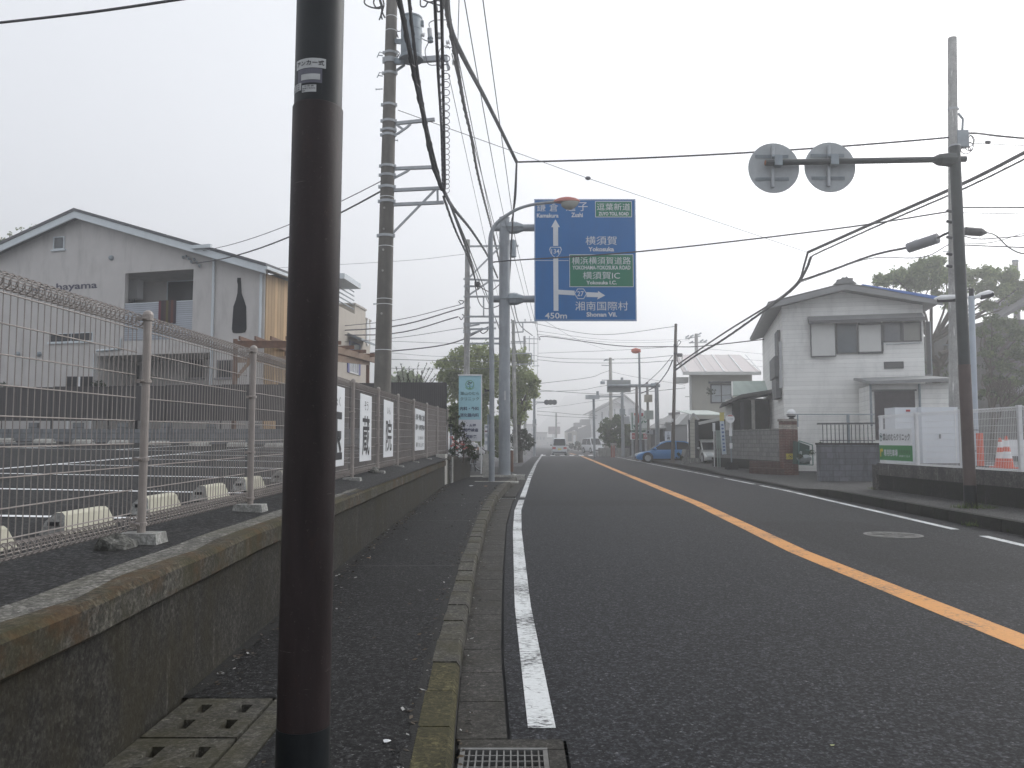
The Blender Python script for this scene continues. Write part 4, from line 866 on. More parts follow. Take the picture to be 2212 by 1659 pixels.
for Z, x, y in ((Zpole2, 965, 300), (Zpole2, 962, 495), (Zpole2, 955, 688), (Zpole2, 952, 880), (Zpole2, 945, 1278)):
    z = P(*Z(x, y), D1).z; part(q, 'socket', M_conl, lambda mb: mb.cyl(ax(z) + Vector((-.03, -rad(z) - .02, 0)), ax(z) + Vector((-.03, -rad(z) + .03, 0)), .025, n=8))
for y in (495, 685):
    part(q, 'foothold', M_galvd, lambda mb: mb.tube(pl(Zpole, [(965, y + 25), (925, y + 20), (912, y + 40), (935, y + 10 - 20), (968, y)], D1 - .05), .011, 6))
# transformer
D2 = 17.75; tc = P(*Zpole(1232, 360), D2); z0 = P(*Zpole(1232, 540), D2).z; z1 = P(*Zpole(1232, 165), D2).z; rt = (P(*Zpole(1330, 360), D2).x - P(*Zpole(1136, 360), D2).x) / 2
tr = part(q, 'transformer', M_galvd, lambda mb: mb.lathe((tc.x, tc.y, 0), (0, 0, 1), [(z0, rt * .95), (z0 + .02, rt), (z1 - .05, rt), (z1, rt * .9), (z1 + .03, rt * .5)], 28), True)
part(tr, 'base_flange', M_galvd, lambda mb: mb.lathe((tc.x, tc.y, 0), (0, 0, 1), [(z0 - .05, rt * 1.15), (z0, rt * 1.18), (z0 + .04, rt * 1.0)], 28), True)
part(tr, 'lid_rim', M_galvd, lambda mb: mb.lathe((tc.x, tc.y, 0), (0, 0, 1), [(z1 - .05, rt * 1.0), (z1 - .045, rt * 1.05), (z1 - .01, rt * 1.05), (z1, rt * .95)], 28), True)
for k in range(2): zz = z0 + (z1 - z0) * (.38 + .28 * k); part(tr, 'hoop', M_galvd, lambda mb: mb.lathe((tc.x, tc.y, 0), (0, 0, 1), [(zz, rt), (zz + .008, rt + .007), (zz + .016, rt)], 28))
part(tr, 'bushing', M_whitep, lambda mb: (mb.cyl(P(*Zpole(1322, 320), D2), P(*Zpole(1355, 328), D2), .045, n=10)))
part(tr, 'bushing', M_galvd, lambda mb: mb.cyl(P(*Zpole(1275, 130), D2), P(*Zpole(1275, 205), D2), .03, n=8)); part(tr, 'terminal', M_galvd, lambda mb: mb.box(tuple(P(*Zpole(1325, 235), D2 - .05)), tuple(P(*Zpole(1350, 210), D2 + .05))))
part(tr, 'mount_arm', M_galvd, lambda mb: (mb.bar(P(*Zpole(1070, 385), D1), P(*Zpole(1150, 390), D2), .08, .1), mb.bar(P(*Zpole(1075, 570), D1), P(*Zpole(1150, 575), D2), .1, .12)))
def insul(parent, pts, r, n=5, m=None):
    a, b = pts; d = b - a; prof = []
    for k in range(n): f = k / n * d.length; g = d.length / n; prof += [(f, r * .6), (f + g * .2, r), (f + g * .5, r), (f + g * .7, r * .6)]
    part(parent, 'insulator', m or M_whitep, lambda mb: mb.lathe(a, d, prof, 12))
insul(q, pl(Zpole, [(1400, 265), (1408, 350)], D1), .055, 6); insul(q, pl(Zpole, [(1407, 350), (1412, 405)], D1), .07, 2, M_galvd)
for a, b, r in (((1487, 305), (1490, 370), .06), ((1555, 397), (1597, 390), .055), ((1612, 585), (1655, 580), .06), ((1490, 585), (1497, 625), .06)): insul(q, pl(Zpole, [a, b], D1), r, 2)
for p in ([(1330, 360), (1370, 380), (1395, 380)], [(1400, 250), (1400, 215), (1450, 190), (1560, 185)], [(1390, 400), (1362, 460), (1365, 520), (1385, 590), (1420, 608), (1480, 605)], [(1100, 280), (1090, 320), (1110, 350), (1095, 300), (1130, 290)], [(1085, 480), (1110, 520), (1085, 540), (1120, 500), (1095, 470)], [(1545, 445), (1660, 450), (1660, 540), (1655, 575)]): part(q, 'lead_wire', M_cableg, lambda mb: mb.tube(smoothpts(pl(Zpole, p, D1)), .011, 5))
for p in ([(800, -20), (795, 30), (850, 65), (930, 78), (960, 60)], [(885, -10), (880, 30), (905, 70), (950, 60)], [(930, -10), (945, 40), (955, 95), (945, 150), (932, 185)], [(965, -10), (975, 50), (960, 110), (985, 165)], [(940, -10), (965, 80), (950, 140), (960, 180)], [(1315, 0), (1320, 55), (1360, 60), (1390, 20), (1450, 40), (1510, 50)], [(1330, -10), (1400, 20), (1480, 5), (1520, 30), (1500, 70)], [(1470, 60), (1480, 110), (1520, 90), (1540, 60)]): part(q, 'cable_tail', M_cable, lambda mb: mb.tube(smoothpts(pl(Zpole, p, D1 - .1)), .018, 5))
# second pole, behind the clinic banner
D3 = 36.0
q, ax, rad = up_pole('slim pale concrete utility pole with many crossarms behind the clinic banner', None, (1008, 820), (1010, 518), D3, .165, .105, .2, M_polef, 16)
for p in ([(345, 332), (945, 325)], [(345, 688), (735, 706)], [(350, 766), (520, 766)], [(350, 880), (735, 878)], [(350, 1096), (735, 1096)], [(345, 1172), (700, 1160)], [(345, 1237), (700, 1225)], [(345, 1335), (735, 1335)], [(345, 1390), (735, 1390)], [(370, 998), (422, 998)]): arm(Zp3, p, D3, .07, .08)
for p in ([(410, 668), (735, 345)], [(412, 857), (620, 716)], [(565, 880), (565, 1090)], [(414, 1200), (520, 1180)], [(414, 1290), (530, 1245)]): arm(Zp3, p, D3, .06, .07, None, 'brace')
for y in (690, 770, 880, 1100, 1180, 1200, 1250, 1270): ring(ax, rad, P(*Zp3(385, y), D3).z, .05)
part(q, 'splice_box', M_cable, lambda mb: mb.box(tuple(P(*Zp3(465, 762), D3 - .2)), tuple(P(*Zp3(525, 728), D3 + .1))))
part(q, 'transformer', M_galvd, lambda mb: mb.lathe(P(*Zp3(880, 450), D3), (0, 0, 1), [(0, .13), (.02, .17), (.75, .17), (.8, .1)], 14), True)
for p in ([(470, 745), (500, 900), (540, 980), (600, 1010), (700, 990), (740, 970)], [(520, 760), (570, 800), (640, 820), (740, 745)], [(290, 930), (320, 960), (350, 930), (300, 920)], [(300, 1100), (320, 1130), (350, 1090), (330, 1070)], [(520, 1250), (560, 1280), (610, 1240), (540, 1220)]): part(q, 'cable_tail', M_cable, lambda mb: mb.tube(smoothpts(pl(Zp3, p, D3)), .022, 5))
# pale poles further up the left side
for lb, base, top, D, r in (('pale utility pole just right of the thick sign post', (1113, 940), (1108.5, 692), 52, .15), ('pale utility pole rising out of the left roadside tree', (1134, 930), (1133, 726), 78, .16)):
    q, ax, rad = up_pole(lb, None, base, top, D, r, r * .7, .1, M_polef, 12)
    if D == 52:
        for p in ([(150, 50), (400, 45)], [(265, 50), (270, 140), (155, 145)], [(150, 237), (300, 235)], [(150, 350), (350, 348), (352, 450), (170, 455)]): arm(Zfar, p, D, .08, .08)
        for x in (290, 345): insul(q, pl(Zfar, [(x, 45), (x, 10)], D), .06, 3)
    else:
        for p in ([(270, 205), (420, 208)], [(330, 180), (330, 330)], [(375, 180), (375, 470)], [(350, 470), (425, 468)]): arm(Zfar, p, D, .07, .07)
# ------------------------------------------------------------------ street lamp and overhead guide sign
DL = 26.6; lb = P(*Zb(782, 1460), DL); lx = P(*Zp3(648, 600), DL).x
q = thing('street_lamp', 'grey curved arm street lamp with red topped head before the blue sign', 'street lamp', lb)
pts = [Vector((lb.x, DL, .15)), Vector((lb.x, DL, 2)), Vector((lb.x, DL, 4)), P(*Zp3(641, 620), DL), P(*Zp3(640, 300), DL), P(*Zp3(648, 200), DL), P(*Zp3(680, 120), DL), P(*Zp3(735, 55), DL), P(*Zsign(0, 400), DL), P(*Zsign(120, 335), DL), P(*Zsign(290, 288), DL), P(*Zsign(520, 262), DL)]
sp = smoothpts(pts, 6); mb = MB(); mb.tube(sp, [.10 if i < 6 else (.085 if i < 20 else max(.05, .085 - (i - 20) * .001)) for i in range(len(sp))], 14); mb.build('pole', M_steelb, q, smooth=True)
part(q, 'collar', M_galvd, lambda mb: mb.cyl(P(*Zp3(644, 565), DL), P(*Zp3(644, 545), DL), .095, n=14))
a, b = P(*Zsign(500, 262), DL), P(*Zsign(785, 250), DL); dv = (b - a)
def shell(mb, s0, s1, h, zoff, n=14, m=8):
    vs = []
    for i in range(n + 1):
        f = i / n; c = a + dv * (s0 + (s1 - s0) * f) + Vector((0, 0, zoff)); k = math.sin(math.pi * min(1, f * .9 + .08)) ** .6
        for j in range(m + 1):
            t_ = math.pi * j / m; vs.append((c.x, c.y + .19 * k * math.cos(t_), c.z + h * k * math.sin(t_)))
    mb.add(vs, [(i * (m + 1) + j, i * (m + 1) + j + 1, (i + 1) * (m + 1) + j + 1, (i + 1) * (m + 1) + j) for i in range(n) for j in range(m)])
    mb.add([vs[i * (m + 1)] for i in range(n + 1)] + [vs[i * (m + 1) + m] for i in range(n + 1)], [(i, i + 1, n + 2 + i, n + 1 + i) for i in range(n)])
hd = part(q, 'lamp_head', M_redl, lambda mb: shell(mb, 0, 1.0, .17, -.02), True)
part(hd, 'glass_bowl', mat('bowl_glass', (.30, .31, .28), .25), lambda mb: shell(mb, .28, .95, -.26, -.035), True)
part(q, 'camera_bracket', M_black, lambda mb: (mb.box(tuple(P(*Zb(685, 308), DL - .1)), tuple(P(*Zb(712, 272), DL + .1))), mb.bar(P(*Zb(705, 293), DL), P(*Zb(750, 293), DL), .05, .05)))
part(q, 'conduit', M_galvd, lambda mb: mb.box((lb.x - .14, DL - .09, 1.2), (lb.x - .095, DL - .03, 2.4)))
mb = MB(); z = sw(26); mb.box((lb.x - .55, DL - .16, z - .05), (lb.x + .9, DL + .1, z + .008)); struct(mb, 'pole_footing', M_conl)
DS = 30.0; sb = P(*Zb(951, 1393), DS); q = thing('guide_sign', 'huge blue overhead road guide sign on a thick grey post', 'road sign', sb)
tp = P(*Zp3(791, 25), DS); mb = MB(); mb.tube([Vector((sb.x, DS, .1)), tp], [.222, .195], 32); mb.build('post', M_steelb, q, smooth=True)
part(q, 'post_cap', M_galvd, lambda mb: mb.lathe(tp, (0, 0, 1), [(0, .2), (.02, .2), (.05, .1), (.06, .01)], 24))
part(q, 'footing', M_conl, lambda mb: mb.box((sb.x - .6, DS - .34, .1), (sb.x + .75, DS - .02, sb.z + .004)))
zz = P(*Zb(960, 360), DS).z; o = part(q, 'number_sticker', M_stk, lambda mb: mb.add([(sb.x - .01 + .225 * math.sin(t_) , DS - .2218 * math.cos(t_), zz + dz) for t_ in (-.02, .12, .26) for dz in (-.17, .17)], [(0, 1, 3, 2), (2, 3, 5, 4)]))
for y, k in ((130, 0), (905, 1)):
    za = P(*Zp3(790, y), DS).z; x0 = P(*Zp3(672, y), DS).x; x1 = P(*Zp3(1300, y), DS).x
    part(q, 'arm', M_steelb, lambda mb: mb.cyl((x0, DS, za), (x1, DS, za), .135, n=16), True)
    xa, xb = P(*Zp3(850, y), DS).x, P(*Zp3(905, y), DS).x
    part(q, 'flange', M_galvd, lambda mb: (mb.lathe((xa - .12, DS, za), (1, 0, 0), [(0, .15), (.1, .23), (.28, .24), (.285, .24)], 8), mb.lathe((xb - .05, DS, za), (1, 0, 0), [(0, .24), (.12, .23), (.36, .14)], 8), mb.box((xa - .3, DS - .26, za - .015), (xb + .3, DS - .2, za + .015))))
W_, Hh = None, None
c0, c1 = P(*Zsign(289, 1559), DS - .3), P(*Zsign(1388, 232), DS - .3)
SX = lambda x: c0.x + (c1.x - c0.x) * (x - 289) / 1099; SZ = lambda y: c1.z + (c0.z - c1.z) * (y - 232) / 1327; yp = DS - .3
M_sblue = mat('sign_blue', (.006, .13, .38), .5, .06, 1.2, 0, .12, dirt=(.012, .11, .30), damt=.4); M_sgreen = mat('sign_green', (.008, .17, .095), .5, .08, 1.2, 0, .12); M_swhite = mat('sign_white', (.60, .63, .66), .45, .06, 2)
pn = part(q, 'sign_panel', M_sblue, lambda mb: mb.box((c0.x, yp, c0.z), (c1.x, yp + .06, c1.z)))
part(pn, 'back_frame', M_galvd, lambda mb: [mb.box((x - .05, yp + .062, c0.z + .1), (x + .05, yp + .14, c1.z - .1)) for x in (SX(450), SX(830), SX(1200))])
fr = lambda mb, x0, y0, x1, y1, w, d=.006: [mb.box((SX(a), yp - d, SZ(b)), (SX(c), yp + .001, SZ(e))) for a, b, c, e in ((x0, y0 + w, x1, y0), (x0, y1, x1, y1 - w), (x0, y1 - w, x0 + w, y0 + w), (x1 - w, y1 - w, x1, y0 + w))]
part(pn, 'border', M_swhite, lambda mb: (fr(mb, 293, 238, 1384, 1553, 5), mb.box((SX(300), yp - .005, SZ(907)), (SX(660), yp + .001, SZ(902)))))
for (x0, y0, x1, y1) in ((950, 257, 1348, 432), (667, 838, 1358, 1192)):
    g = part(pn, 'green_panel', M_sgreen, lambda mb: mb.box((SX(x0), yp - .006, SZ(y1)), (SX(x1), yp + .001, SZ(y0))))
    part(pn, 'border', M_swhite, lambda mb: fr(mb, x0, y0, x1, y1, 6, .010))
def slet(s, x0, x1, y0, y1, bold=0, d=.014): part(pn, 'lettering', M_swhite, lambda mb: mb.text(s, lambda a, b: (SX(a), yp - d, SZ(b)), x0, x1, y1, y0, 0, bold))
for s, x0, x1, y0, y1, b in (('鎌', 315, 412, 280, 370, 0), ('倉', 452, 548, 280, 370, 0), ('逗', 634, 735, 270, 365, 0), ('子', 766, 868, 268, 365, 0), ('Kamakura', 317, 552, 390, 437, .03), ('Zushi', 690, 816, 382, 432, .03),
    ('逗葉新道', 968, 1330, 280, 358, 0), ('ZUYO TOLL ROAD', 986, 1312, 374, 414, .03), ('横須賀', 843, 1182, 640, 735, 0), ('Yokosuka', 872, 1150, 757, 806, .03), ('横浜横須賀道路', 693, 1330, 866, 948, 0),
    ('YOKOHAMA-YOKOSUKA ROAD', 700, 1326, 960, 1004, .02), ('横須賀IC', 812, 1212, 1026, 1108, 0), ('Yokosuka I.C.', 848, 1176, 1124, 1165, .025), ('湘南国際村', 728, 1296, 1350, 1446, 0), ('Shonan Vil.', 848, 1176, 1465, 1514, .03), ('450m', 402, 638, 1470, 1535, .015), ('134', 472, 560, 780, 830, .012), ('27', 750, 820, 1238, 1292, .012)): slet(s, x0, x1, y0, y1, b)
SP = lambda pts, d=.012: [(SX(x), yp - d, SZ(y)) for x, y in pts]
part(pn, 'arrow', M_swhite, lambda mb: (mb.prism(SP([(493, 745), (547, 745), (547, 540), (566, 540), (518, 455), (472, 540), (493, 540)]), (0, .011, 0)), mb.prism(SP([(495, 1450), (547, 1450), (547, 1272), (722, 1283), (722, 1232), (547, 1222), (547, 880), (493, 880)]), (0, .011, 0)), mb.prism(SP([(850, 1300), (972, 1302), (966, 1327), (1050, 1284), (974, 1236), (974, 1254), (850, 1248)]), (0, .011, 0))))
sh = [(462, 757), (575, 757), (585, 785), (570, 825), (545, 860), (518, 876), (492, 860), (465, 825), (451, 785)]
hx = [(718, 1265), (753, 1210), (820, 1210), (854, 1265), (820, 1322), (753, 1322)]
for poly in (sh, hx):
    cx, cy = sum(p[0] for p in poly) / len(poly), sum(p[1] for p in poly) / len(poly)
    part(pn, 'route_shield', [M_swhite, M_sblue], lambda mb: (mb.prism(SP(poly, .013), (0, .012, 0), 0), mb.prism(SP([(cx + (x - cx) * .88, cy + (y - cy) * .88) for x, y in poly], .0135), (0, .012, 0), 1)))
# ------------------------------------------------------------------ clinic banner, planter, bus timetable, bicycle, bollard
DB = 30.3; b0, b1 = P(*Zb(350, 955), DB), P(*Zb(642, 98), DB)
q = thing('clinic_banner', 'tall pale blue and white clinic banner sign above the planter', 'sign', ((b0.x + b1.x) / 2, DB, .3))
BX = lambda x: b0.x + (b1.x - b0.x) * (x - 350) / 292; BZ = lambda y: b1.z + (b0.z - b1.z) * (y - 98) / 857; bp = lambda x, y: (BX(x), DB - .012, BZ(y))
part(q, 'cloth_upper', mat('banner_blue', (.36, .62, .70), .6, .08, .8), lambda mb: mb.box((b0.x, DB, BZ(672)), (b1.x, DB + .02, b1.z)))
part(q, 'cloth_lower', mat('banner_white', (.68, .69, .74), .6, .04, 1), lambda mb: mb.box((b0.x, DB, b0.z), (b1.x, DB + .02, BZ(672) - .001)))
part(q, 'top_bar', M_whitep, lambda mb: mb.box((b0.x - .03, DB - .04, b1.z), (b1.x + .05, DB + .06, b1.z + .05)))
for x in (b0.x + .04, b1.x + .02): part(q, 'support', M_whitep, lambda mb: mb.cyl((x, DB + .06, .3), (x, DB + .06, b1.z), .025, n=8))
M_bnav = mat('banner_ink', (.035, .045, .12), .6); M_bgr = mat('banner_green_ink', (.05, .13, .14), .6); M_blogo = mat('banner_logo', (.10, .30, .09), .6)
for s, x0, x1, y0, y1, m, b in (('葉山のむら', 372, 618, 308, 352, M_bgr, .008), ('クリニック', 372, 618, 378, 424, M_bgr, .008), ('内科・外科', 368, 616, 503, 553, M_bnav, .02), ('消化器内科', 368, 616, 588, 638, M_bnav, .02), ('胃・大腸', 400, 580, 728, 772, M_bnav, .025), ('内視鏡検査', 368, 612, 784, 832, M_bnav, .025), ('訪問診療', 400, 588, 870, 916, M_bnav, .025)):
    part(q, 'lettering', m, lambda mb: mb.text(s, bp, x0, x1, y1, y0, 0, b))
def torus2(mb, cx, cy, r, w, mp, n=28, a0=0, a1=6.2832):
    vs = [mp(cx + rr * math.cos(a0 + (a1 - a0) * i / n), cy + rr * math.sin(a0 + (a1 - a0) * i / n)) for i in range(n + 1) for rr in (r - w, r)]
    mb.add(vs, [(2 * i, 2 * i + 1, 2 * i + 3, 2 * i + 2) for i in range(n)])
def ell(mb, cx, cy, rx, ry, rot, mp, n=12):
    mb.add([mp(cx + rx * math.cos(t_) * math.cos(rot) - ry * math.sin(t_) * math.sin(rot), cy + rx * math.cos(t_) * math.sin(rot) + ry * math.sin(t_) * math.cos(rot)) for t_ in [6.2832 * k / n for k in range(n)]], [tuple(range(n))])
part(q, 'emblem', M_blogo, lambda mb: (torus2(mb, 496, 214, 57, 7, bp), torus2(mb, 496, 205, 76, 4, bp, 16, .6, 2.5), mb.add([bp(486, 262), bp(506, 262), bp(500, 215), bp(493, 215)], [(0, 1, 2, 3)])))
part(q, 'emblem', M_bgr, lambda mb: [ell(mb, x, y, 17, 9, r, lambda a, b: (BX(a), DB - .016, BZ(b))) for x, y, r in ((478, 207, .3), (512, 192, -.5), (486, 184, .4))])
part(q, 'emblem', mat('banner_wave', (.16, .38, .55), .6), lambda mb: [mb.add([(BX(x), DB - .014, BZ(y)) for x, y in ((448, 226), (470, 232), (496, 240), (522, 232), (544, 226), (544, 236), (522, 242), (496, 250), (470, 242), (448, 236))], [tuple(range(10))])])
# block planter with its concrete pillars
p0 = P(964, 1047, 24.6); t = thing('planter_wall', 'old stained block planter beside the sidewalk with pale end pillar', 'planter', (-2.0, 27, .2))
Fp = Facade((-2.02, 24.62), 84.5)
part(t, 'end_pillar', M_conl, lambda mb: Fp.box(mb, .0, .42, 0, P(965, 981, 24.8).z, .02, .3))
part(t, 'wall', M_wall, lambda mb: Fp.box(mb, .43, 5.4, 0, .93, .05, .28))
part(t, 'pillar', M_conc, lambda mb: Fp.box(mb, 1.0, 1.3, 0, 1.02, -.02, .3))
part(t, 'cap', M_cap, lambda mb: (Fp.box(mb, .44, .99, .932, 1.05, .0, .3), Fp.box(mb, 1.31, 2.3, .932, 1.03, .0, .3)))
part(t, 'back_wall', M_wall, lambda mb: Fp.box(mb, .43, 5.4, 0, .9, 1.5, 1.7)); part(t, 'end_wall', M_wall, lambda mb: Fp.box(mb, 5.1, 5.38, 0, .92, .29, 1.49))
part(t, 'soil', mat('soil', (.05, .035, .025), .95, .3, 8), lambda mb: Fp.box(mb, .45, 5.1, .3, .8, .285, 1.49))
t = thing('gate_post', 'thin grey post at the end of the mesh fence', 'post', (-2.2, 28.5, 1)); part(t, 'post', M_galvd, lambda mb: mb.cyl((-2.15, 28.4, .6), (-2.15, 28.4, 2.05), .04, n=8)); part(t, 'clamp', M_black, lambda mb: mb.box((-2.25, 28.3, 2.02), (-2.08, 28.5, 2.12)))
DT = 29.4; q = thing('bus_timetable', 'narrow white bus timetable post half hidden behind the lamp post', 'bus stop', P(*Zb(712, 1150), DT))
a, b = P(*Zb(688, 1070), DT), P(*Zb(743, 735), DT); part(q, 'panel', M_whitep, lambda mb: mb.box((a.x, DT, a.z), (b.x + .1, DT + .04, b.z)))
part(q, 'post', M_conl, lambda mb: (mb.box((a.x + .06, DT + .045, .15), (a.x + .12, DT + .1, b.z)), mb.box((a.x - .06, DT + .0, .1), (a.x + .22, DT + .2, 1.05))))
M_tt = mat('timetable_ink', (.16, .18, .25), .6)
for y0, y1, m in ((748, 785, M_tt), (812, 835, mat('timetable_red', (.40, .16, .13), .6)), (850, 910, M_tt), (945, 1005, M_tt)):
    a, b = P(*Zb(694, y1), DT), P(*Zb(740, y0), DT); part(q, 'timetable', m if m is not M_tt else mat('timetable_paper', (.58, .60, .64), .6), lambda mb: mb.box((a.x, DT - .006, a.z), (b.x, DT, b.z)))
    part(q, 'lettering', M_tt, lambda mb: [mb.box((a.x + .02, DT - .008, a.z + (b.z - a.z) * f), (b.x - .03, DT - .0062, a.z + (b.z - a.z) * f + .012)) for f in (.3, .5, .7)])
def wheel3(c, axis, r, tyre_r, parent, name='wheel', spokes=20):
    c = Vector(c); axis = Vector(axis).normalized(); u = axis.orthogonal().normalized(); v = axis.cross(u)
    pt = lambda a, rr: c + (u * math.cos(a) + v * math.sin(a)) * rr
    w_ = part(parent, name, M_galv, lambda mb: (mb.tube([pt(6.2832 * i / 36, r - tyre_r * 1.8) for i in range(37)], .012, 6), [mb.tube([c + axis * .02 * (1 if i % 2 else -1), pt(6.2832 * i / spokes, r - tyre_r * 2)], .0022, 4) for i in range(spokes)], mb.cyl(c - axis * .04, c + axis * .04, .02, n=8)))
    part(w_, 'tyre', M_rubber, lambda mb: mb.tube([pt(6.2832 * i / 40, r - tyre_r) for i in range(41)], tyre_r, 8)); return w_
DK = 30.9; wc = P(*Zb(657, 1232), DK); rr_ = .335
q = thing('bicycle', 'bicycle parked behind the planter with only its rear wheel showing', 'bicycle', (wc.x - .5, DK, wc.z - rr_))
wheel3(wc, (.12, 1, 0), rr_, .021, q); wheel3(wc + Vector((-1.05, .12, 0)), (.12, 1, 0), rr_, .021, q)
part(q, 'frame', M_galv, lambda mb: [mb.cyl(wc + Vector(a), wc + Vector(b), .016, n=6) for a, b in (((0, 0, 0), (-.45, .05, -.05)), ((0, 0, 0), (-.38, .05, .35)), ((-.45, .05, -.05), (-.36, .05, .52)), ((-.45, .05, -.05), (-.85, .1, .45)), ((-.85, .1, .6), (-1.05, .12, 0)))])
part(q, 'mudguard', M_black, lambda mb: [mb.bar(wc + Vector((math.cos(t_) * (rr_ + .03), 0, math.sin(t_) * (rr_ + .03))), wc + Vector((math.cos(t_ + .12) * (rr_ + .03), 0, math.sin(t_ + .12) * (rr_ + .03))), .055, .01) for t_ in [.3 + .12 * k for k in range(18)]])
part(q, 'saddle', M_black, lambda mb: mb.sphere(wc + Vector((-.34, .05, .56)), (.14, .08, .05), 10)); part(q, 'handlebar', M_galv, lambda mb: mb.tube([wc + Vector(p) for p in ((-.75, .35, .66), (-.85, .1, .68), (-.75, -.15, .66))], .012, 6))
part(q, 'kickstand', M_galv, lambda mb: mb.cyl(wc, wc + Vector((-.05, -.12, -rr_ + .01)), .01, n=6))
mb = MB(); mb.box((wc.x - .65, DK - .7, .05), (wc.x + .35, DK - .25, .21)); struct(mb, 'parking_slab', M_conl)
DO = 40.0; b = P(*Zb(1044, 1266), DO); t_ = P(*Zb(1042, 1072), DO)
q = thing('bollard', 'brown wooden looking bollard with white cap at the side street', 'bollard', b); part(q, 'shaft', M_wood, lambda mb: mb.cyl((b.x, DO, 0), (b.x, DO, t_.z), .085, n=14)); part(q, 'cap', M_whitep, lambda mb: mb.lathe((b.x, DO, t_.z), (0, 0, 1), [(.001, .092), (.03, .09), (.05, .05), (.055, .01)], 14))
# ------------------------------------------------------------------ right side: sign pole with two round plates
DR = 16.3; rb = P(2097, 1095, DR); rtp = P(2062, 317, DR); dd = (rtp - rb) / (rtp.z - rb.z); axr = lambda z: rb + dd * (z - rb.z)
q = thing('sign_pole', 'leaning dark steel sign pole holding two round plates over the road', 'sign pole', rb); zz = [P(2097, v, DR).z for v in (1048, 788)]
part(q, 'base_sleeve', M_black, lambda mb: mb.cyl(axr(rb.z - .1), axr(zz[0]), .118, n=28), True); part(q, 'lower_shaft', mat('brown_paint_right', (.085, .06, .055), .5, .2, 6, bump=.1), lambda mb: mb.cyl(axr(zz[0] - .01), axr(zz[1]), .115, n=28), True)
part(q, 'upper_shaft', mat('green_black_paint', (.035, .042, .043), .5, .25, 4), lambda mb: mb.tube([axr(zz[1] - .01), axr(rtp.z)], [.110, .105], 28), True)
part(q, 'top_cap', M_galv, lambda mb: mb.cyl(axr(rtp.z), axr(rtp.z + .03), .11, n=20))
a0, a1 = P(*Zd(1800, 1124), DR - .02), P(*Zd(385, 1150), DR - .02)
am = part(q, 'arm', MATS['green_black_paint'], lambda mb: mb.tube([a0, a1], [.062, .062], 18), True)
part(am, 'end_plug', mat('rust', (.30, .12, .05), .8), lambda mb: mb.cyl(a1 + Vector((-.002, -.0, 0)), a1 + Vector((-.012, 0, 0)), .05, n=12))
fx = P(*Zd(1620, 1130), DR).x; zf = P(*Zd(1640, 1130), DR).z
part(q, 'flange', MATS['green_black_paint'], lambda mb: mb.lathe((P(*Zd(1575, 1130), DR).x, DR, zf), (1, 0, 0), [(0, .07), (.12, .13), (.3, .15), (.42, .15), (.43, .12)], 8))
for cx, cy in ((443, 1188), (840, 1182)):
    c = P(*Zd(cx, cy), DR + .12); r = (P(*Zd(cx + 180, cy), DR + .12) - c).x
    d = part(q, 'round_plate', mat('plate_grey', (.40, .425, .44), .6, .12, 1.5, .1, .4, dirt=(.22, .24, .26)), lambda mb: mb.lathe(c, (0, 1, 0), [(-.004, r * .985), (.0, r), (.012, r)], 48))
    xo = P(*Zd(cx + 5, cy), DR).x
    part(d, 'bracket_post', M_galv, lambda mb: mb.cyl((xo - .02, DR + .07, c.z - .42), (xo + .0, DR + .07, c.z + .45), .035, n=12))
    part(d, 'clamp', M_galvd, lambda mb: (mb.box((xo - .02, DR - .095, c.z + .0), (xo + .14, DR - .06, c.z + .19)), mb.box((xo - .02, DR - .09, c.z + .17), (xo + .14, DR + .08, c.z + .19)), mb.box((xo - .02, DR - .09, c.z - .01), (xo + .14, DR + .08, c.z + .01)), mb.box((xo - .05, DR - .02, c.z + .19), (xo + .12, DR + .03, c.z + .24))))
    for dz in (.24, -.24): part(d, 'rail', M_galvd, lambda mb: [mb.box((xo - .36, DR + .095, c.z + dz + e), (xo + .33, DR + .114, c.z + dz + e + .016)) for e in (-.03, -.005, .02)])
# concrete utility pole behind it
D4 = 24.0
q, ax, rad = up_pole('pale concrete utility pole behind the leaning sign pole', None, (2063, 900), (2057, 82), D4, .17, .125, .9, M_polef, 20)
for y in (322, 236): ring(ax, rad, P(2057, y, D4).z, .06)
part(q, 'bracket', M_galvd, lambda mb: [mb.bar(*[P(*Zd(*p), D4) for p in pr], .05, .05) for pr in (((1745, 800), (1780, 840)), ((1780, 840), (1775, 940)), ((1745, 940), (1800, 940)))])
part(q, 'cable_coil', M_cable, lambda mb: [mb.tube([P(*Zd(cx + rx * math.cos(6.28 * k / 14), cy + ry * math.sin(6.28 * k / 14)), D4 - .1) for k in range(15)], .014, 5) for cx, cy, rx, ry in ((1820, 995, 42, 42), (1825, 1035, 28, 30), (1800, 1060, 35, 28), (1835, 1015, 20, 55))])
part(q, 'clamp_box', M_galvd, lambda mb: mb.box(tuple(P(*Zd(1745, 1035), D4 - .15)), tuple(P(*Zd(1795, 935), D4 + .05))))
for y in (455, 478, 512, 548, 574): part(q, 'cable_clamp', M_cable, lambda mb: mb.cyl(P(2045, y, D4 - .1), P(2056, y + 2, D4 - .1), .045, n=8))
for y in (543, 640, 745): part(q, 'step_bolt', M_galvd, lambda mb: mb.cyl(P(2036, y, D4), P(2056, y, D4), .012, n=6))
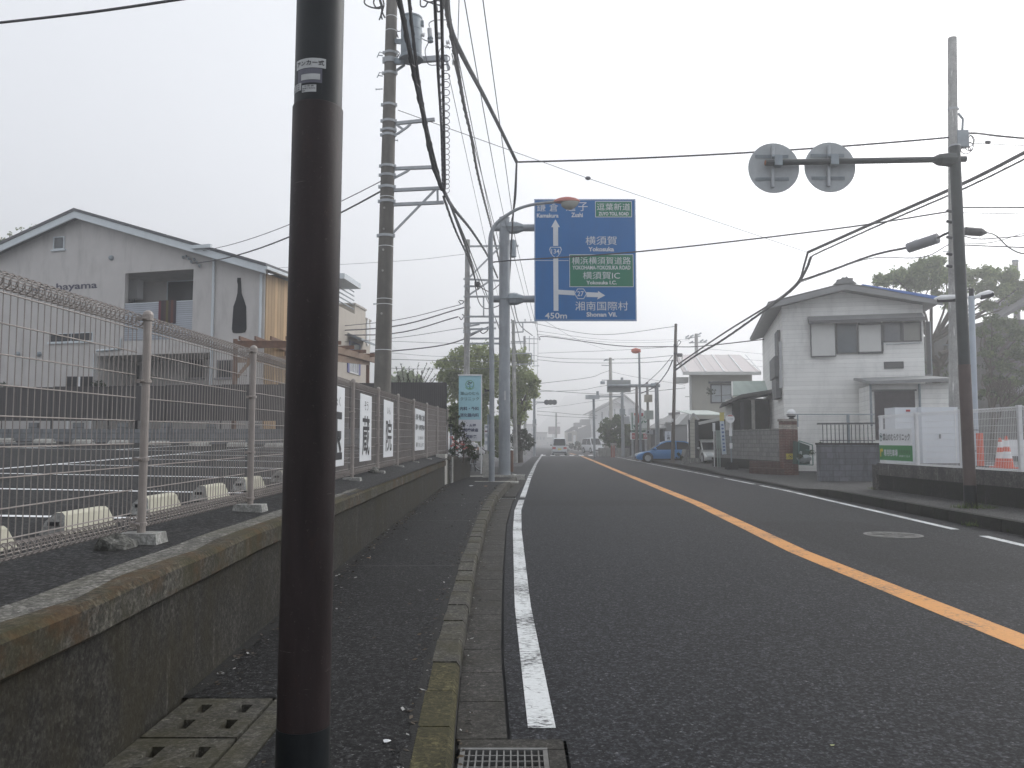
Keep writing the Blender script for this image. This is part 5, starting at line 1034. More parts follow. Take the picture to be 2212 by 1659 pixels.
# two headed LED lamp in the clinic car park
D5 = 20.0; q = thing('lot_lamp', 'slim pale post with two white flat lamp heads behind the white fence', 'street lamp', P(2109, 1008, D5))
part(q, 'post', mat('pale_post', (.42, .47, .53), .45, .08, 3, .2), lambda mb: mb.tube([P(2109, 1010, D5), P(2098, 640, D5)], [.078, .07], 18), True)
part(q, 'cap', M_cable, lambda mb: mb.cyl(P(2098, 640, D5), P(2098, 624, D5), .06, n=12))
for sx, Z, pts in ((1, Zr2, ((700, 318), (810, 290))), (-1, Zr2, ((672, 318), (655, 305)))):
    a, b = P(*Z(*pts[0]), D5), P(*Z(*pts[1]), D5)
    if sx < 0: b = a + Vector((-.4, .9, .12))
    part(q, 'lamp_head', M_whitep, lambda mb: mb.tube([a, a.lerp(b, .15), a.lerp(b, .4), a.lerp(b, .8), b], [.03, .05, .085, .09, .02], 12), True)
    part(q, 'lens', M_cable, lambda mb: mb.tube([a.lerp(b, .3) - Vector((0, .04, .05)), a.lerp(b, .9) - Vector((0, .04, .05))], [.06, .06], 10))
for v in (930, 975): part(q, 'strap', M_cable, lambda mb: mb.cyl(P(2106.5, v, D5), P(2106.5, v - 2, D5), .085, n=16))
# ------------------------------------------------------------------ clinic car park wall and white mesh fence
WX = 10.02; t = thing('retaining_wall', 'stained concrete wall under the white fence of the clinic car park', 'wall', (WX, 18, .2))
part(t, 'footing_wall', concrete('black_wall', (.024, .024, .024), (.016, .02, .01), .5), lambda mb: (mb.box((WX + .05, 8, 0), (WX + .4, 22.1, .60)), mb.box((WX + .05, 22.1, 0), (13.5, 22.3, .6))))
part(t, 'upper_beam', concrete('grey_wall_right', (.13, .125, .12), (.05, .05, .05), .7, None, .7), lambda mb: (mb.box((WX, 8, .605), (WX + .4, 22.22, .925)), mb.box((WX + .41, 22.0, .605), (13.5, 22.25, .92)), mb.box((WX - .01, 22.23, .1), (WX + .25, 22.5, .88))))
mb = MB(); mb.box((WX + .2, 7, .4), (32, 22.0, .89)); mb.prism([(11.0, 22.3, .4), (32, 22.3, .4), (32, 24.3, .4), (11.75, 24.3, .4)], (0, 0, .485)); struct(mb, 'clinic_lot', asphalt('gravel_lot', .10, .3, .5, .2))
q = thing('mesh_fence', 'white wire mesh fence on the wall of the clinic car park', 'fence', (WX, 17, .9)); fy = [22.15, 20.2, 18.2, 16.1, 14.0, 11.9]
M_ww = mat('white_wire', (.70, .71, .72), .4, .05, 4)
for i, y in enumerate(fy):
    z1 = 2.23 if i else 2.2; part(q, 'post', M_ww, lambda mb: (mb.box((WX + .08, y - .04, .75), (WX + .15, y + .04, z1)), mb.box((WX + .07, y - .045, z1), (WX + .16, y + .045, z1 + .02))))
for a, b in zip(fy, fy[1:]):
    def f(mb):
        n = 38; x = WX + .06
        for k in range(n + 1):
            y = a + (b - a) * k / n; loop = lambda zc, s: [(x + s_ * .05, y, zc + t_ * .045) for s_, t_ in ((0, 0), (.8, .5 * s), (.9, 1.4 * s), (.1, 1.6 * s), (-.6, 1.0 * s), (0, 0))]
            mb.tube(loop(.97, -.6)[::-1] + loop(2.15, 1.0), .0035, 4, caps=False)
        for k in range(9): z = .97 + 1.18 * k / 8; mb.tube([(x - .005, a, z), (x - .005, b, z)], .0042, 4, caps=False)
        for dx, dz in ((.04, .03), (.05, .06), (.0, .075), (-.03, .045)): mb.tube([(x + dx, a, 2.15 + dz), (x + dx, b, 2.15 + dz)], .0038, 4, caps=False); mb.tube([(x + dx, a, .97 - dz * .6), (x + dx, b, .97 - dz * .6)], .0038, 4, caps=False)
    part(q, 'mesh_panel', M_ww, f)
# signs wired to the first bay
def fplane(Z, x0, y0, x1, y1, xp): 
    a, b = ray(*Z(x0, y0)), ray(*Z(x1, y1)); ya, yb = a.y * xp / a.x, b.y * xp / b.x
    return ya, yb, CH + a.z * xp / a.x, CH + b.z * xp / b.x
xs_ = WX + .03
def rsign(label, ya, yb, z0, z1, m, parts, name='sign_board'):
    o = thing(name, label, 'sign board', (xs_, (ya + yb) / 2, z0)); part(o, 'panel', m, lambda mb: mb.box((xs_ - .012, yb, z0), (xs_, ya, z1)))
    mp = lambda a, b: (xs_ - .016, ya + (yb - ya) * a, z1 + (z0 - z1) * b)
    for s, a0, a1, b0, b1, mm, bd in parts: part(o, 'lettering', mm, lambda mb: mb.text(s, mp, a0, a1, b1, b0, 0, bd))
    return o, mp
ya, yb = 22.08, 20.28
o, mp = rsign('white sign board with the clinic name on the white fence', ya, yb, 1.42, 1.84, M_board, [('葉山のむらクリニック', .13, .95, .26, .72, M_ink, .01)])
part(o, 'emblem', M_bgr, lambda mb: (torus2(mb, 0, 0, 1, .14, lambda a, b: mp(.065 + a * .045, .5 + b * .26)), ell(mb, -.2, -.3, .5, .25, .4, lambda a, b: mp(.065 + a * .045, .5 + b * .26)), ell(mb, .3, -.1, .5, .25, -.5, lambda a, b: mp(.065 + a * .045, .5 + b * .26)), mb.add([mp(.06, .72), mp(.07, .72), mp(.07, .45), mp(.06, .45)], [(0, 1, 2, 3)])))
M_gs = mat('sign_bright_green', (.03, .22, .06), .4, .06)
o, mp = rsign('green sign board pointing to the reserved car park on the white fence', ya, yb, 1.02, 1.415, M_gs, [('専用駐車場', .15, .58, .26, .74, M_swhite, .02), ('11・12・13・20・21', .62, .94, .3, .52, M_ink, .02), ('台駐車できます', .62, .94, .62, .76, M_swhite, 0)])
part(o, 'arrow', mat('sign_yellow', (.62, .48, .03), .5), lambda mb: mb.add([mp(.03, .78), (mp(.06, .78)), mp(.06, .42), mp(.085, .42), mp(.085, .52), mp(.125, .33), mp(.085, .15), mp(.085, .25), mp(.03, .25)], [(0, 1, 2, 8), (2, 3, 7, 8), (4, 5, 6)]))
# white site panels, cones and other things in the clinic car park
DW = 23.0; q = thing('site_cabin', 'plain white site cabin behind the white mesh fence', 'cabin', P(*Zr(980, 830), DW))
a, b = P(*Zr(630, 830), DW), P(*Zr(1200, 262), DW); xm = P(*Zr(845, 500), DW).x
part(q, 'wall', mat('cabin_white', (.66, .69, .73), .5, .05, 1), lambda mb: (mb.box((xm, DW, .88), (b.x, DW + 1.1, b.z)), mb.box((a.x, DW + .25, .88), (xm - .002, DW + .9, b.z + .0))))
part(q, 'panel_edge', M_whitep, lambda mb: mb.box((b.x - .1, DW - .02, .95), (b.x - .07, DW - .001, b.z - .05)))
part(q, 'handle', M_black, lambda mb: mb.box((b.x - .56, DW - .05, 1.6), (b.x - .53, DW - .002, 1.72))); None
a, b = P(*Zr(725, 305), DW), P(*Zr(765, 285), DW); part(q, 'red_label', mat('label_red', (.45, .04, .04), .5), lambda mb: mb.box((a.x, DW + .235, a.z), (b.x, DW + .249, b.z)))
def cone(c, h, lb):
    o = thing('traffic_cone', lb, 'traffic cone', c, 'orange and white cones behind the white fence'); M_or = mat('cone_orange', (.62, .10, .04), .5, .06)
    part(o, 'base', M_or, lambda mb: mb.box((c.x - .19, c.y - .19, c.z), (c.x + .19, c.y + .19, c.z + .03)))
    part(o, 'body', [M_or, M_whitep], lambda mb: [mb.tube([c + Vector((0, 0, .03 + (h - .03) * f0)), c + Vector((0, 0, .03 + (h - .03) * f1))], [.14 - .115 * f0, .14 - .115 * f1], 18, mi) for f0, f1, mi in ((0, .28, 0), (.28, .5, 1), (.5, .66, 0), (.66, .86, 1), (.86, 1, 0))])
cone(Vector((P(*Zr(1637, 860), 19.6).x, 19.6, .89)), .72, 'farther orange and white traffic cone behind the white fence'); cone(Vector((P(*Zr(1702, 870), 19.0).x, 19.0, .89)), .76, 'nearer orange and white traffic cone behind the white fence')
c = P(*Zr(1433, 870), 19.3); q = thing('barrier_post', 'bright orange plastic barrier post behind the white fence', 'barrier', (c.x, 19.3, .89)); part(q, 'post', MATS['cone_orange'], lambda mb: mb.cyl((c.x, 19.3, .89), (c.x, 19.3, 1.72), .075, n=14)); part(q, 'foot', M_rubber, lambda mb: mb.cyl((c.x, 19.3, .89), (c.x, 19.3, .94), .17, n=16))
a, b = P(*Zr(1635, 755), 21), P(*Zr(1868, 590), 21); mb = MB(); mb.box((a.x, 21, a.z), (b.x + 1.2, 21.05, b.z)); mb.box((a.x + .1, 21.0, .88), (a.x + .16, 21.06, a.z)); mb.box((b.x + .6, 21.0, .88), (b.x + .66, 21.06, a.z)); solo(mb, 'site_board', M_whitep, 'low white site board behind the traffic cones', 'board', (a.x, 21, .9))
# ------------------------------------------------------------------ white sided house on the right
S = Facade(P(1692, 900, 38.0).xy, -13); Ls = lambda x, y, d=0: S.L(Zh(x, y), d)
q = thing('siding_house', 'white sided two storey house with grey gable roof across the road', 'house', (S.pt(3, .2).x, S.pt(3, .2).y, .2))
s0 = Ls(800, 700)[0]; s1 = Ls(1819, 500)[0]; ov = -.9; sr, zr = Ls(1245, 118, ov); sel, zel = Ls(690, 258, ov); ser, zer = Ls(1955, 232, ov)
kl, kr_ = (zr - zel) / (sr - sel), (zr - zer) / (ser - sr); rzz = lambda s: zr - (sr - s) * kl if s < sr else zr - (s - sr) * kr_
part(q, 'wall', M_siding, lambda mb: (S.poly(mb, [(s0, 0), (s1, 0), (s1, rzz(s1) - .25), (sr, zr - .25), (s0, rzz(s0) - .25)], 0, .2), S.poly(mb, [(s0, 0), (s0 + .2, 0), (s0 + .2, rzz(s0) - .3), (s0, rzz(s0) - .3)], .2, 12), S.poly(mb, [(s1 - .2, 0), (s1, 0), (s1, rzz(s1) - .3), (s1 - .2, rzz(s1) - .3)], .2, 12), S.poly(mb, [(s0, 0), (s1, 0), (s1, rzz(s1) - .3), (s0, rzz(s0) - .3)], 12, 12.2)))
M_soff = mat('soffit_grey', (.24, .245, .25), .7, .08, 2); M_tile = mat('roof_tile_grey', (.14, .145, .15), .7, .2, 5, bump=.3, bscale=8)
rf = part(q, 'roof', M_tile, lambda mb: (S.poly(mb, [(sel, zel - .06), (sr, zr - .06), (sr, zr + .02), (sel, zel + .02)], ov, 13), S.poly(mb, [(sr, zr - .06), (ser, zer - .06), (ser, zer + .02), (sr, zr + .02)], ov, 13)))
part(rf, 'soffit', M_soff, lambda mb: (S.poly(mb, [(sel + .03, zel - .16), (sr, zr - .16), (sr, zr - .065), (sel + .03, zel - .065)], ov + .06, 12.9), S.poly(mb, [(sr, zr - .16), (ser - .03, zer - .16), (ser - .03, zer - .065), (sr, zr - .065)], ov + .06, 12.9)))
part(rf, 'bargeboard', M_soff, lambda mb: (S.poly(mb, [(sel, zel - .30), (sr, zr - .30), (sr, zr - .062), (sel, zel - .062)], ov - .01, ov + .05), S.poly(mb, [(sr, zr - .30), (ser, zer - .30), (ser, zer - .062), (sr, zr - .062)], ov - .01, ov + .05)))
def rc(mb):
    S.poly(mb, [(sr - .35, zr - .02), (sr + .35, zr - .02), (sr + .12, zr + .16), (sr - .12, zr + .16)], ov - .05, 12.5)
    S.poly(mb, [(sr - .5, zr - .06), (sr - .36, zr + .06), (sr - .33, zr + .15), (sr - .18, zr + .17), (sr - .1, zr + .25), (sr + .02, zr + .23), (sr + .08, zr + .29), (sr + .14, zr + .21), (sr + .36, zr + .19), (sr + .34, zr + .08), (sr + .5, zr - .06)], ov - .1, ov + .1)
part(rf, 'ridge_cap', M_tile, rc)
ft = lambda d0, d1, a, b: [S.pt(s, rzz(s) + .024, d) for s, d in ((a, d0), (b, d0), (b, d1), (a, d1))]
mb = MB(); tp_ = ft(ov - .02, 9, sr + .75, ser + .06); mb.prism(tp_, (0, 0, .05)); S.poly(mb, [(sr + .8, rzz(sr + .8) + .02), (ser + .07, zer + .0), (ser + .07, zer - .12), (sr + 2.0, rzz(sr + 2.0) - .03)], ov - .045, ov - .022)
solo(mb, 'blue_tarp', mat('tarp_blue', (.05, .16, .50), .5, .12, 3), 'bright blue tarpaulin laid on the right slope of the white house roof', 'tarpaulin', S.pt(sr + 2, rzz(sr + 2)))
rs_ = lambda x0, y0, x1, y1, d=0: (Ls(x0, (y0 + y1) / 2, d)[0], Ls(x1, (y0 + y1) / 2, d)[0], Ls((x0 + x1) / 2, y1, d)[1], Ls((x0 + x1) / 2, y0, d)[1])
M_dfr = mat('dark_frame', (.07, .07, .075), .5); M_pan = mat('shutter_panel', (.58, .585, .57), .5, .04)
a = rs_(988, 365, 1828, 400, -.5); aw = part(q, 'awning', M_soff, lambda mb: mb.hexa([S.pt(a[0], a[2], -.55), S.pt(a[1], a[2], -.55), S.pt(a[1], a[2] + .05, 0), S.pt(a[0], a[2] + .05, 0)], [S.pt(a[0], a[2] + .12, -.55), S.pt(a[1], a[2] + .12, -.55), S.pt(a[1], a[3] + .18, 0), S.pt(a[0], a[3] + .18, 0)]))
part(aw, 'edge', M_dfr, lambda mb: S.box(mb, a[0] - .02, a[1] + .02, a[2] - .03, a[2] + .13, -.59, -.555))
r = rs_(1000, 400, 1180, 652, -.2); sb_ = part(q, 'shutter_box', M_pan, lambda mb: S.box(mb, r[0] + .03, r[1] - .03, r[2] + .03, r[3], -.22, 0)); part(sb_, 'frame', M_dfr, lambda mb: (S.box(mb, r[0], r[0] + .03, r[2], r[3], -.23, 0), S.box(mb, r[1] - .03, r[1], r[2], r[3], -.23, 0), S.box(mb, r[0] + .03, r[1] - .03, r[2], r[2] + .03, -.23, 0)))
S.window(q, rs_(1182, 408, 1342, 632), .06, .09, fm=M_dfr, gm=mat('grey_pane', (.10, .12, .135), .15, .1))
part(q, 'shutter', M_pan, lambda mb: S.box(mb, *rs_(1347, 425, 1506, 618), -.10, -.0)); part(q, 'window_frame', M_dfr, lambda mb: (S.box(mb, *rs_(1343, 618, 1522, 632), -.12, 0), S.box(mb, *rs_(1507, 408, 1522, 617), -.12, 0), S.box(mb, *rs_(1343, 405, 1506, 424), -.12, 0)))
S.window(q, rs_(1524, 402, 1660, 548), .05, .09, fm=M_dfr, gm=mat('dim_pane', (.14, .15, .165), .2, .1)); S.window(q, rs_(1662, 402, 1800, 545), .05, .09, fm=M_dfr, gm=mat('curtain_reflection_pane', (.24, .24, .22), .3, .1))  # pane colours lightened unevenly to stand in for curtains and reflections
r = rs_(1524, 552, 1808, 565); part(q, 'clothes_pole', M_galv, lambda mb: mb.cyl(S.pt(r[0] + .1, r[2], -.12), S.pt(r[1] - .1, r[2] + .05, -.12), .02, n=8)); part(q, 'panel_edge', M_whitep, lambda mb: S.box(mb, r[0], r[1], r[2] + .02, r[3] + .03, -.04, 0))
S.window(q, rs_(1530, 690, 1672, 740), .05, .06, fm=M_dfr, gm=mat('louvre_pane', (.10, .10, .095), .4), bars=0)
for x, ya, yb in ((1848, 400, 780), (1862, 400, 790)): 
    s, z0 = Ls(x, ya, .2); z1 = Ls(x, yb, .2)[1]; part(q, 'downpipe', M_galvd if x > 1850 else M_dfr, lambda mb: mb.cyl(S.pt(s, z0, .2), S.pt(s, z1, .2), .045 if x > 1850 else .10, n=10))
s, z0 = Ls(778, 545); z1 = Ls(778, 880)[1]; part(q, 'downpipe', mat('pale_pipe', (.42, .43, .44), .5), lambda mb: mb.tube([S.pt(s, z0, -.05), S.pt(s, z0 - .6, -.05), S.pt(s - .02, z1, -.05)], .075, 10))
part(q, 'side_balcony', M_tile, lambda mb: (S.box(mb, s0 - .34, s0 - .02, 4.6, 5.6, .6, 3.4), S.box(mb, s0 - .28, s0 - .02, 3.6, 4.55, .8, 3.0), S.box(mb, s0 - .15, s0 - .02, 5.65, 6.9, .9, 2.4)))
# single storey annexe in front of it
DA = -3.2; A_ = Facade(S.pt(0, 0, DA).xy, -13); La = lambda x, y, d=0: A_.L(Zh(x, y), d)
ra = lambda x0, y0, x1, y1, d=0: (La(x0, (y0 + y1) / 2, d)[0], La(x1, (y0 + y1) / 2, d)[0], La((x0 + x1) / 2, y1, d)[1], La((x0 + x1) / 2, y0, d)[1])
t0 = ra(1440, 850, 2040, 1100); ax_ = part(q, 'annexe_wall', M_siding, lambda mb: A_.box(mb, t0[0] + .05, t0[1], 0, t0[3], 0, 3.0))
t1 = ra(1425, 812, 2045, 850, -.5); part(q, 'annexe_roof', M_soff, lambda mb: mb.hexa([A_.pt(t1[0], t1[2], -.55), A_.pt(t1[1], t1[2] + .08, -.55), A_.pt(t1[1], t1[3] + .25, 3.0), A_.pt(t1[0], t1[3] + .2, 3.0)], [A_.pt(t1[0], t1[2] + .14, -.55), A_.pt(t1[1], t1[2] + .22, -.55), A_.pt(t1[1], t1[3] + .36, 3.0), A_.pt(t1[0], t1[3] + .31, 3.0)]))
t2 = ra(1462, 905, 1755, 1085); part(q, 'annexe_door', mat('door_brown', (.055, .045, .05), .5, .3, 6), lambda mb: A_.box(mb, t2[0], t2[1], t2[2] - 1.0, t2[3], -.05, 0)); part(q, 'lintel', M_dfr, lambda mb: A_.box(mb, t2[0] - .1, t2[1] + .06, t2[3] + .002, t2[3] + .07, -.12, 0))
for x, ya, yb in ((1787, 850, 1030), (1432, 840, 1070)):
    s, z0 = La(x, ya, -.1); z1 = La(x, yb, -.1)[1]; part(q, 'downpipe', M_galvd, lambda mb: mb.cyl(A_.pt(s, z0, -.1), A_.pt(s, z1 - .5, -.1), .05, n=8))
# open porch on the left of the house
G_ = Facade(P(1575, 900, 44.5).xy, -13); Lg = lambda x, y, d=0: G_.L(Zh(x, y), d)
a, b = Lg(350, 1003), Lg(832, 884); part(q, 'porch_roof', mat('porch_roof', (.10, .10, .095), .8, .25, 5), lambda mb: G_.poly(mb, [(a[0], a[1] - .05), ((a[0] * .7 + b[0] * .3), a[1] * .7 + b[1] * .3 + .12), (b[0], b[1] - .1), (b[0], b[1] + .06), (a[0] * .7 + b[0] * .3, a[1] * .7 + b[1] * .3 + .28), (a[0], a[1] + .05)], -.6, 4.0))
for x, y0, y1, m in ((580, 965, 1200, M_conl), (500, 985, 1200, M_dfr), (775, 905, 1200, M_dfr), (790, 920, 1100, MATS['pale_pipe'])):
    s, z1 = Lg(x, y0); part(q, 'porch_post', m, lambda mb: G_.box(mb, s - .09, s + .09, 0, z1, -.1, .1))
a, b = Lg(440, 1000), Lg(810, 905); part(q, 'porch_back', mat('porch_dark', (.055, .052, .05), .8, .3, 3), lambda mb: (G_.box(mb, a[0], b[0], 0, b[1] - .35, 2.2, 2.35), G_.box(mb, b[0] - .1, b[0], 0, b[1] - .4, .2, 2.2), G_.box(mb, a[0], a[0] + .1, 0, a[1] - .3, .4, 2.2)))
# ------------------------------------------------------------------ walls, gate pillar and things along the right pavement
BW = Facade((10.98, 44.0), -81.8); q = thing('block_wall', 'grey concrete block wall behind the bus stop sign', 'wall', (11.5, 40, .1)); part(q, 'wall', M_blocky, lambda mb: BW.box(mb, 0, 8.0, 0, 2.03, 0, .15)); part(q, 'coping', M_conc, lambda mb: BW.box(mb, -.01, 8.01, 2.032, 2.08, -.02, .17)); part(q, 'base', M_kerbd, lambda mb: BW.box(mb, -.02, 8.0, 0, .62, -.06, -.002))
DP = 34.6; b0, b1 = P(*Zh(806, 1492), DP), P(*Zh(904, 1150), DP); q = thing('gate_pillar', 'red brick gate pillar with pale brick courses and a globe lamp', 'pillar', ((b0.x + b1.x) / 2, DP, .1)); zc = lambda y: P(*Zh(850, y), DP).z
part(q, 'shaft', M_brick, lambda mb: mb.box((b0.x, DP, 0), (b1.x, DP + .55, zc(1180)))); part(q, 'pale_course', blockmat('pale_brick', (.42, .38, .33), .18, .07, (.2, .19, .18), 'x', mw=.01), lambda mb: mb.box((b0.x - .0, DP - .004, zc(1178)), (b1.x + .0, DP + .554, zc(1148)))); part(q, 'neck', M_brick, lambda mb: mb.box((b0.x, DP, zc(1147)), (b1.x, DP + .55, zc(1122)))); part(q, 'cap', MATS['pale_brick'], lambda mb: mb.box((b0.x - .04, DP - .04, zc(1121)), (b1.x + .04, DP + .59, zc(1105))))
c = P(*Zh(859, 1066), DP + .27); q2 = part(q, 'globe_lamp', M_black, lambda mb: (mb.lathe((c.x, c.y, zc(1104)), (0, 0, 1), [(0, .14), (.05, .08), (.1, .16), (.14, .2)], 16))); part(q2, 'globe', M_whitep, lambda mb: mb.sphere(c + Vector((0, 0, .0)), .19, 20), True); part(q2, 'ring', M_black, lambda mb: mb.tube([(c.x + .198 * math.cos(6.283 * k / 24), c.y + .198 * math.sin(6.283 * k / 24), c.z - .05) for k in range(25)], .014, 6))
n0, n1 = P(*Zh(821, 1398), DP), P(*Zh(880, 1357), DP); nw, nh = n1.x - n0.x, n1.z - n0.z; q = thing('yellow_notice', 'yellow notice plate with a round black symbol on the brick pillar', 'notice', (n0.x + nw / 2, DP, n0.z)); part(q, 'plate', mat('notice_yellow', (.60, .50, .06), .5), lambda mb: mb.box((n0.x, DP - .02, n0.z), (n1.x, DP - .002, n1.z)))
np_ = lambda a, b: (n0.x + nw * (.5 + a * nh / nw), DP - .024, n0.z + nh * (.5 + b)); part(q, 'symbol', M_ink, lambda mb: (torus2(mb, 0, 0, .36, .06, np_), mb.add([np_(-.26, .22), np_(-.20, .28), np_(.28, -.2), np_(.22, -.26)], [(0, 1, 2, 3)]), ell(mb, -.02, -.05, .16, .09, .2, np_), ell(mb, .12, .08, .07, .06, 0, np_)))
[part(q, 'lettering', M_ink, lambda mb: mb.box((n0.x + nw * x, DP - .024, n0.z + nh * .12), (n0.x + nw * (x + .05), DP - .021, n0.z + nh * .6))) for x in (.06, .9)]
q = thing('brick_planter', 'low crumbling red brick bed beside the gate pillar', 'planter', (11.2, 35, .1)); a, b = P(*Zh(555, 1480), 36.5), P(*Zh(805, 1480), 34.9); part(q, 'wall', blockmat('old_brick', (.085, .042, .034), .22, .07, (.10, .09, .085), 'x', mw=.012, streak=.7), lambda mb: (mb.prism([(a.x, 36.5, 0), (b.x, 34.9, 0), (b.x, 35.4, 0), (a.x + .2, 37.0, 0)], (0, 0, .62)), mb.prism([(a.x - .1, 36.2, 0), (b.x - .1, 34.55, 0), (b.x - .1, 34.86, 0), (a.x, 36.45, 0)], (0, 0, .33))))
DN = 33.5; a, b, c_, d_ = P(*Zh(912, 1436), DN), P(*Zh(1016, 1440), DN), P(*Zh(1012, 1295), DN), P(*Zh(914, 1264), DN); q = thing('refuse_box', 'green net refuse box with a white bag inside beside the brick pillar', 'refuse box', a)
part(q, 'net', mat('net_green', (.02, .055, .046), .7, .3, 40, bump=.3, bscale=200), lambda mb: mb.hexa([(a.x + .03, DN + .25, a.z + .03), (b.x - .03, DN + .25, b.z + .03), (b.x - .03, DN + .8, b.z), (a.x + .03, DN + .8, a.z)], [(d_.x + .03, DN + .25, d_.z - .03), (c_.x - .03, DN + .25, c_.z - .03), (c_.x - .03, DN + .8, c_.z), (d_.x + .03, DN + .8, d_.z)]))
part(q, 'frame', mat('frame_green', (.07, .16, .14), .5), lambda mb: [mb.bar(p, r_, .035, .035) for p, r_ in ((a, b), (b, c_), (c_, d_), (d_, a), (a.lerp(d_, .62) + Vector((.3, 0, 0)), b.lerp(c_, .72)))])
c = a.lerp(b, .45) + Vector((0, .1, .25)); mb = MB(); mb.sphere(c, (.30, .12, .16), 16); mb.sphere(c + Vector((-.15, 0, .15)), (.08, .08, .17), 10); mb.v = [tuple(Vector(p) + Vector((mnoise.noise(Vector(p) * 6), 0, mnoise.noise(Vector(p) * 6 + Vector((3, 3, 3))))) * .10) for p in mb.v]; solo(mb, 'refuse_bag', mat('bag', (.24, .27, .28), .3), 'crumpled translucent white refuse bag inside the green net box', 'refuse bag', c)
q = thing('block_wall', 'weathered blue grey block wall carrying the dark railing', 'wall', (12, 29.5, .1)); a, b = P(*Zh(1056, 1400), 29.5), P(*Zh(1455, 1400), 29.5); zt1 = P(*Zh(1250, 1292), 29.5).z; part(q, 'wall', blockmat('blue_block', (.145, .15, .17), .45, .22, (.09, .09, .10), 'x', streak=.75), lambda mb: (mb.box((a.x, 29.5, 0), (b.x + .35, 29.7, zt1))))
part(q, 'moss_top', M_kerbd, lambda mb: mb.box((a.x - .02, 29.48, zt1 + .002), (b.x + .36, 29.74, zt1 + .06)))
q = thing('railing', 'dark metal railing on the blue grey block wall', 'railing', (12.5, 29.6, zt1)); ra0, ra1 = P(*Zh(1046, 1140), 29.6), P(*Zh(1462, 1137), 29.6)
part(q, 'top_rail', M_dfr, lambda mb: mb.bar(ra0, ra1, .05, .06)); part(q, 'bottom_rail', M_dfr, lambda mb: mb.bar((ra0.x + .08, 29.6, zt1 + .15), (ra1.x, 29.6, zt1 + .15), .03, .03))
for k in range(13): x = ra0.x + .2 + (ra1.x - ra0.x - .3) * k / 12; part(q, 'baluster', M_dfr, lambda mb: mb.box((x - .012, 29.588, zt1 + .0), (x + .012, 29.612, ra0.z - .03)))
part(q, 'post', M_galvd, lambda mb: mb.box((P(*Zh(1270, 1100), 29.7).x - .04, 29.66, zt1), (P(*Zh(1270, 1100), 29.7).x + .04, 29.74, P(*Zh(1270, 1070), 29.7).z)))
q = thing('pipe_rail', 'thin grey pipe rail between the brick pillar and the house wall', 'railing', (13, 32.5, 1)); z = P(*Zh(1100, 1072), 32.6).z; xa, xb = P(*Zh(886, 1072), 32.6).x, P(*Zh(1466, 1072), 32.6).x; part(q, 'rail', M_galvd, lambda mb: mb.cyl((xa, 32.6, z), (xb, 32.6, z), .022, n=8)); part(q, 'post', M_galvd, lambda mb: mb.cyl((xa + .1, 32.6, z - .5), (xa + .1, 32.6, z), .03, n=8))
DU = 39.0; q = thing('bus_stop', 'round white bus stop sign with red band on a banded pole', 'bus stop', P(*Zh(425, 1440), DU)); c = P(*Zh(415, 1104), DU); r = P(*Zh(446, 1104), DU).x - c.x
dsk = part(q, 'disc', M_whitep, lambda mb: mb.lathe(c, (0, -1, 0), [(-.02, r), (.02, r), (.022, r * .97)], 28)); part(dsk, 'red_band', mat('disc_red', (.42, .12, .12), .5), lambda mb: mb.prism([(c.x + r * .94 * math.cos(t_), c.y - .026, c.z + r * .94 * math.sin(t_)) for t_ in [R(38) + R(104) * k / 10 for k in range(11)]], (0, .003, 0)))
part(dsk, 'lettering', M_tt, lambda mb: mb.text('バス停', lambda a, b: (c.x + a * r, c.y - .025, c.z + b * r), -.6, .6, -.25, .15, 0, .01))
cp = lambda y: P(*Zh(416 + (y - 1135) * .03, y), DU)
part(q, 'pole', [M_galvd, M_whitep], lambda mb: [mb.cyl(cp(ya), cp(yb), rr2, n=10, mi=mi) for ya, yb, rr2, mi in ((1135, 1170, .04, 1), (1170, 1230, .075, 1), (1230, 1280, .04, 0), (1280, 1320, .07, 1), (1320, 1430, .035, 0))]); part(q, 'base', M_kerbd, lambda mb: mb.box((cp(1440).x - .27, DU - .2, 0), (cp(1440).x + .27, DU + .2, cp(1420).z)))
DQ = 41.0; a = P(*Zh(355, 1122), DQ); b = P(*Zh(372, 1362), DQ); q = thing('banner_board', 'thin leaning white and blue notice board with yellow top before the block wall', 'notice board', b); part(q, 'board', mat('pale_blue_board', (.55, .62, .68), .5), lambda mb: mb.bar(b, a, .22, .05)); part(q, 'top', mat('board_yellow', (.55, .48, .14), .5), lambda mb: mb.bar(a + Vector((0, 0, .01)), a + Vector((0, 0, .45)), .22, .05)); part(q, 'lettering', mat('board_blue', (.10, .17, .36), .5), lambda mb: [mb.bar(b.lerp(a, f) + Vector((0, -.03, 0)), b.lerp(a, f + .055) + Vector((0, -.03, 0)), .11, .01) for f in (.1, .2, .3, .42, .52, .64, .75, .86)])
a, b = P(*Zh(316, 1320), 42), P(*Zh(350, 1188), 42); mb = MB(); mb.box((a.x, 42, a.z), (b.x, 42.05, b.z)); mb.box((a.x + .05, 42.05, 0), (a.x + .1, 42.1, a.z + .2)); mb.box((b.x - .1, 42.05, 0), (b.x - .05, 42.1, a.z + .2)); solo(mb, 'map_board', mat('map_green', (.30, .36, .33), .4, .15, 6), 'faded green map board beside the leaning notice board', 'board', (a.x, 42, 0))
a, b = P(*Zh(288, 1195), 43), P(*Zh(306, 1134), 43); mb = MB(); mb.box((a.x, 43, a.z), (b.x, 43.03, b.z)); mb.box(((a.x + b.x) / 2 - .02, 43.03, 0), ((a.x + b.x) / 2 + .02, 43.06, b.z)); solo(mb, 'notice_sheet', M_whitep, 'small white notice sheet on a stick at the garage entrance', 'notice', (a.x, 43, 0))
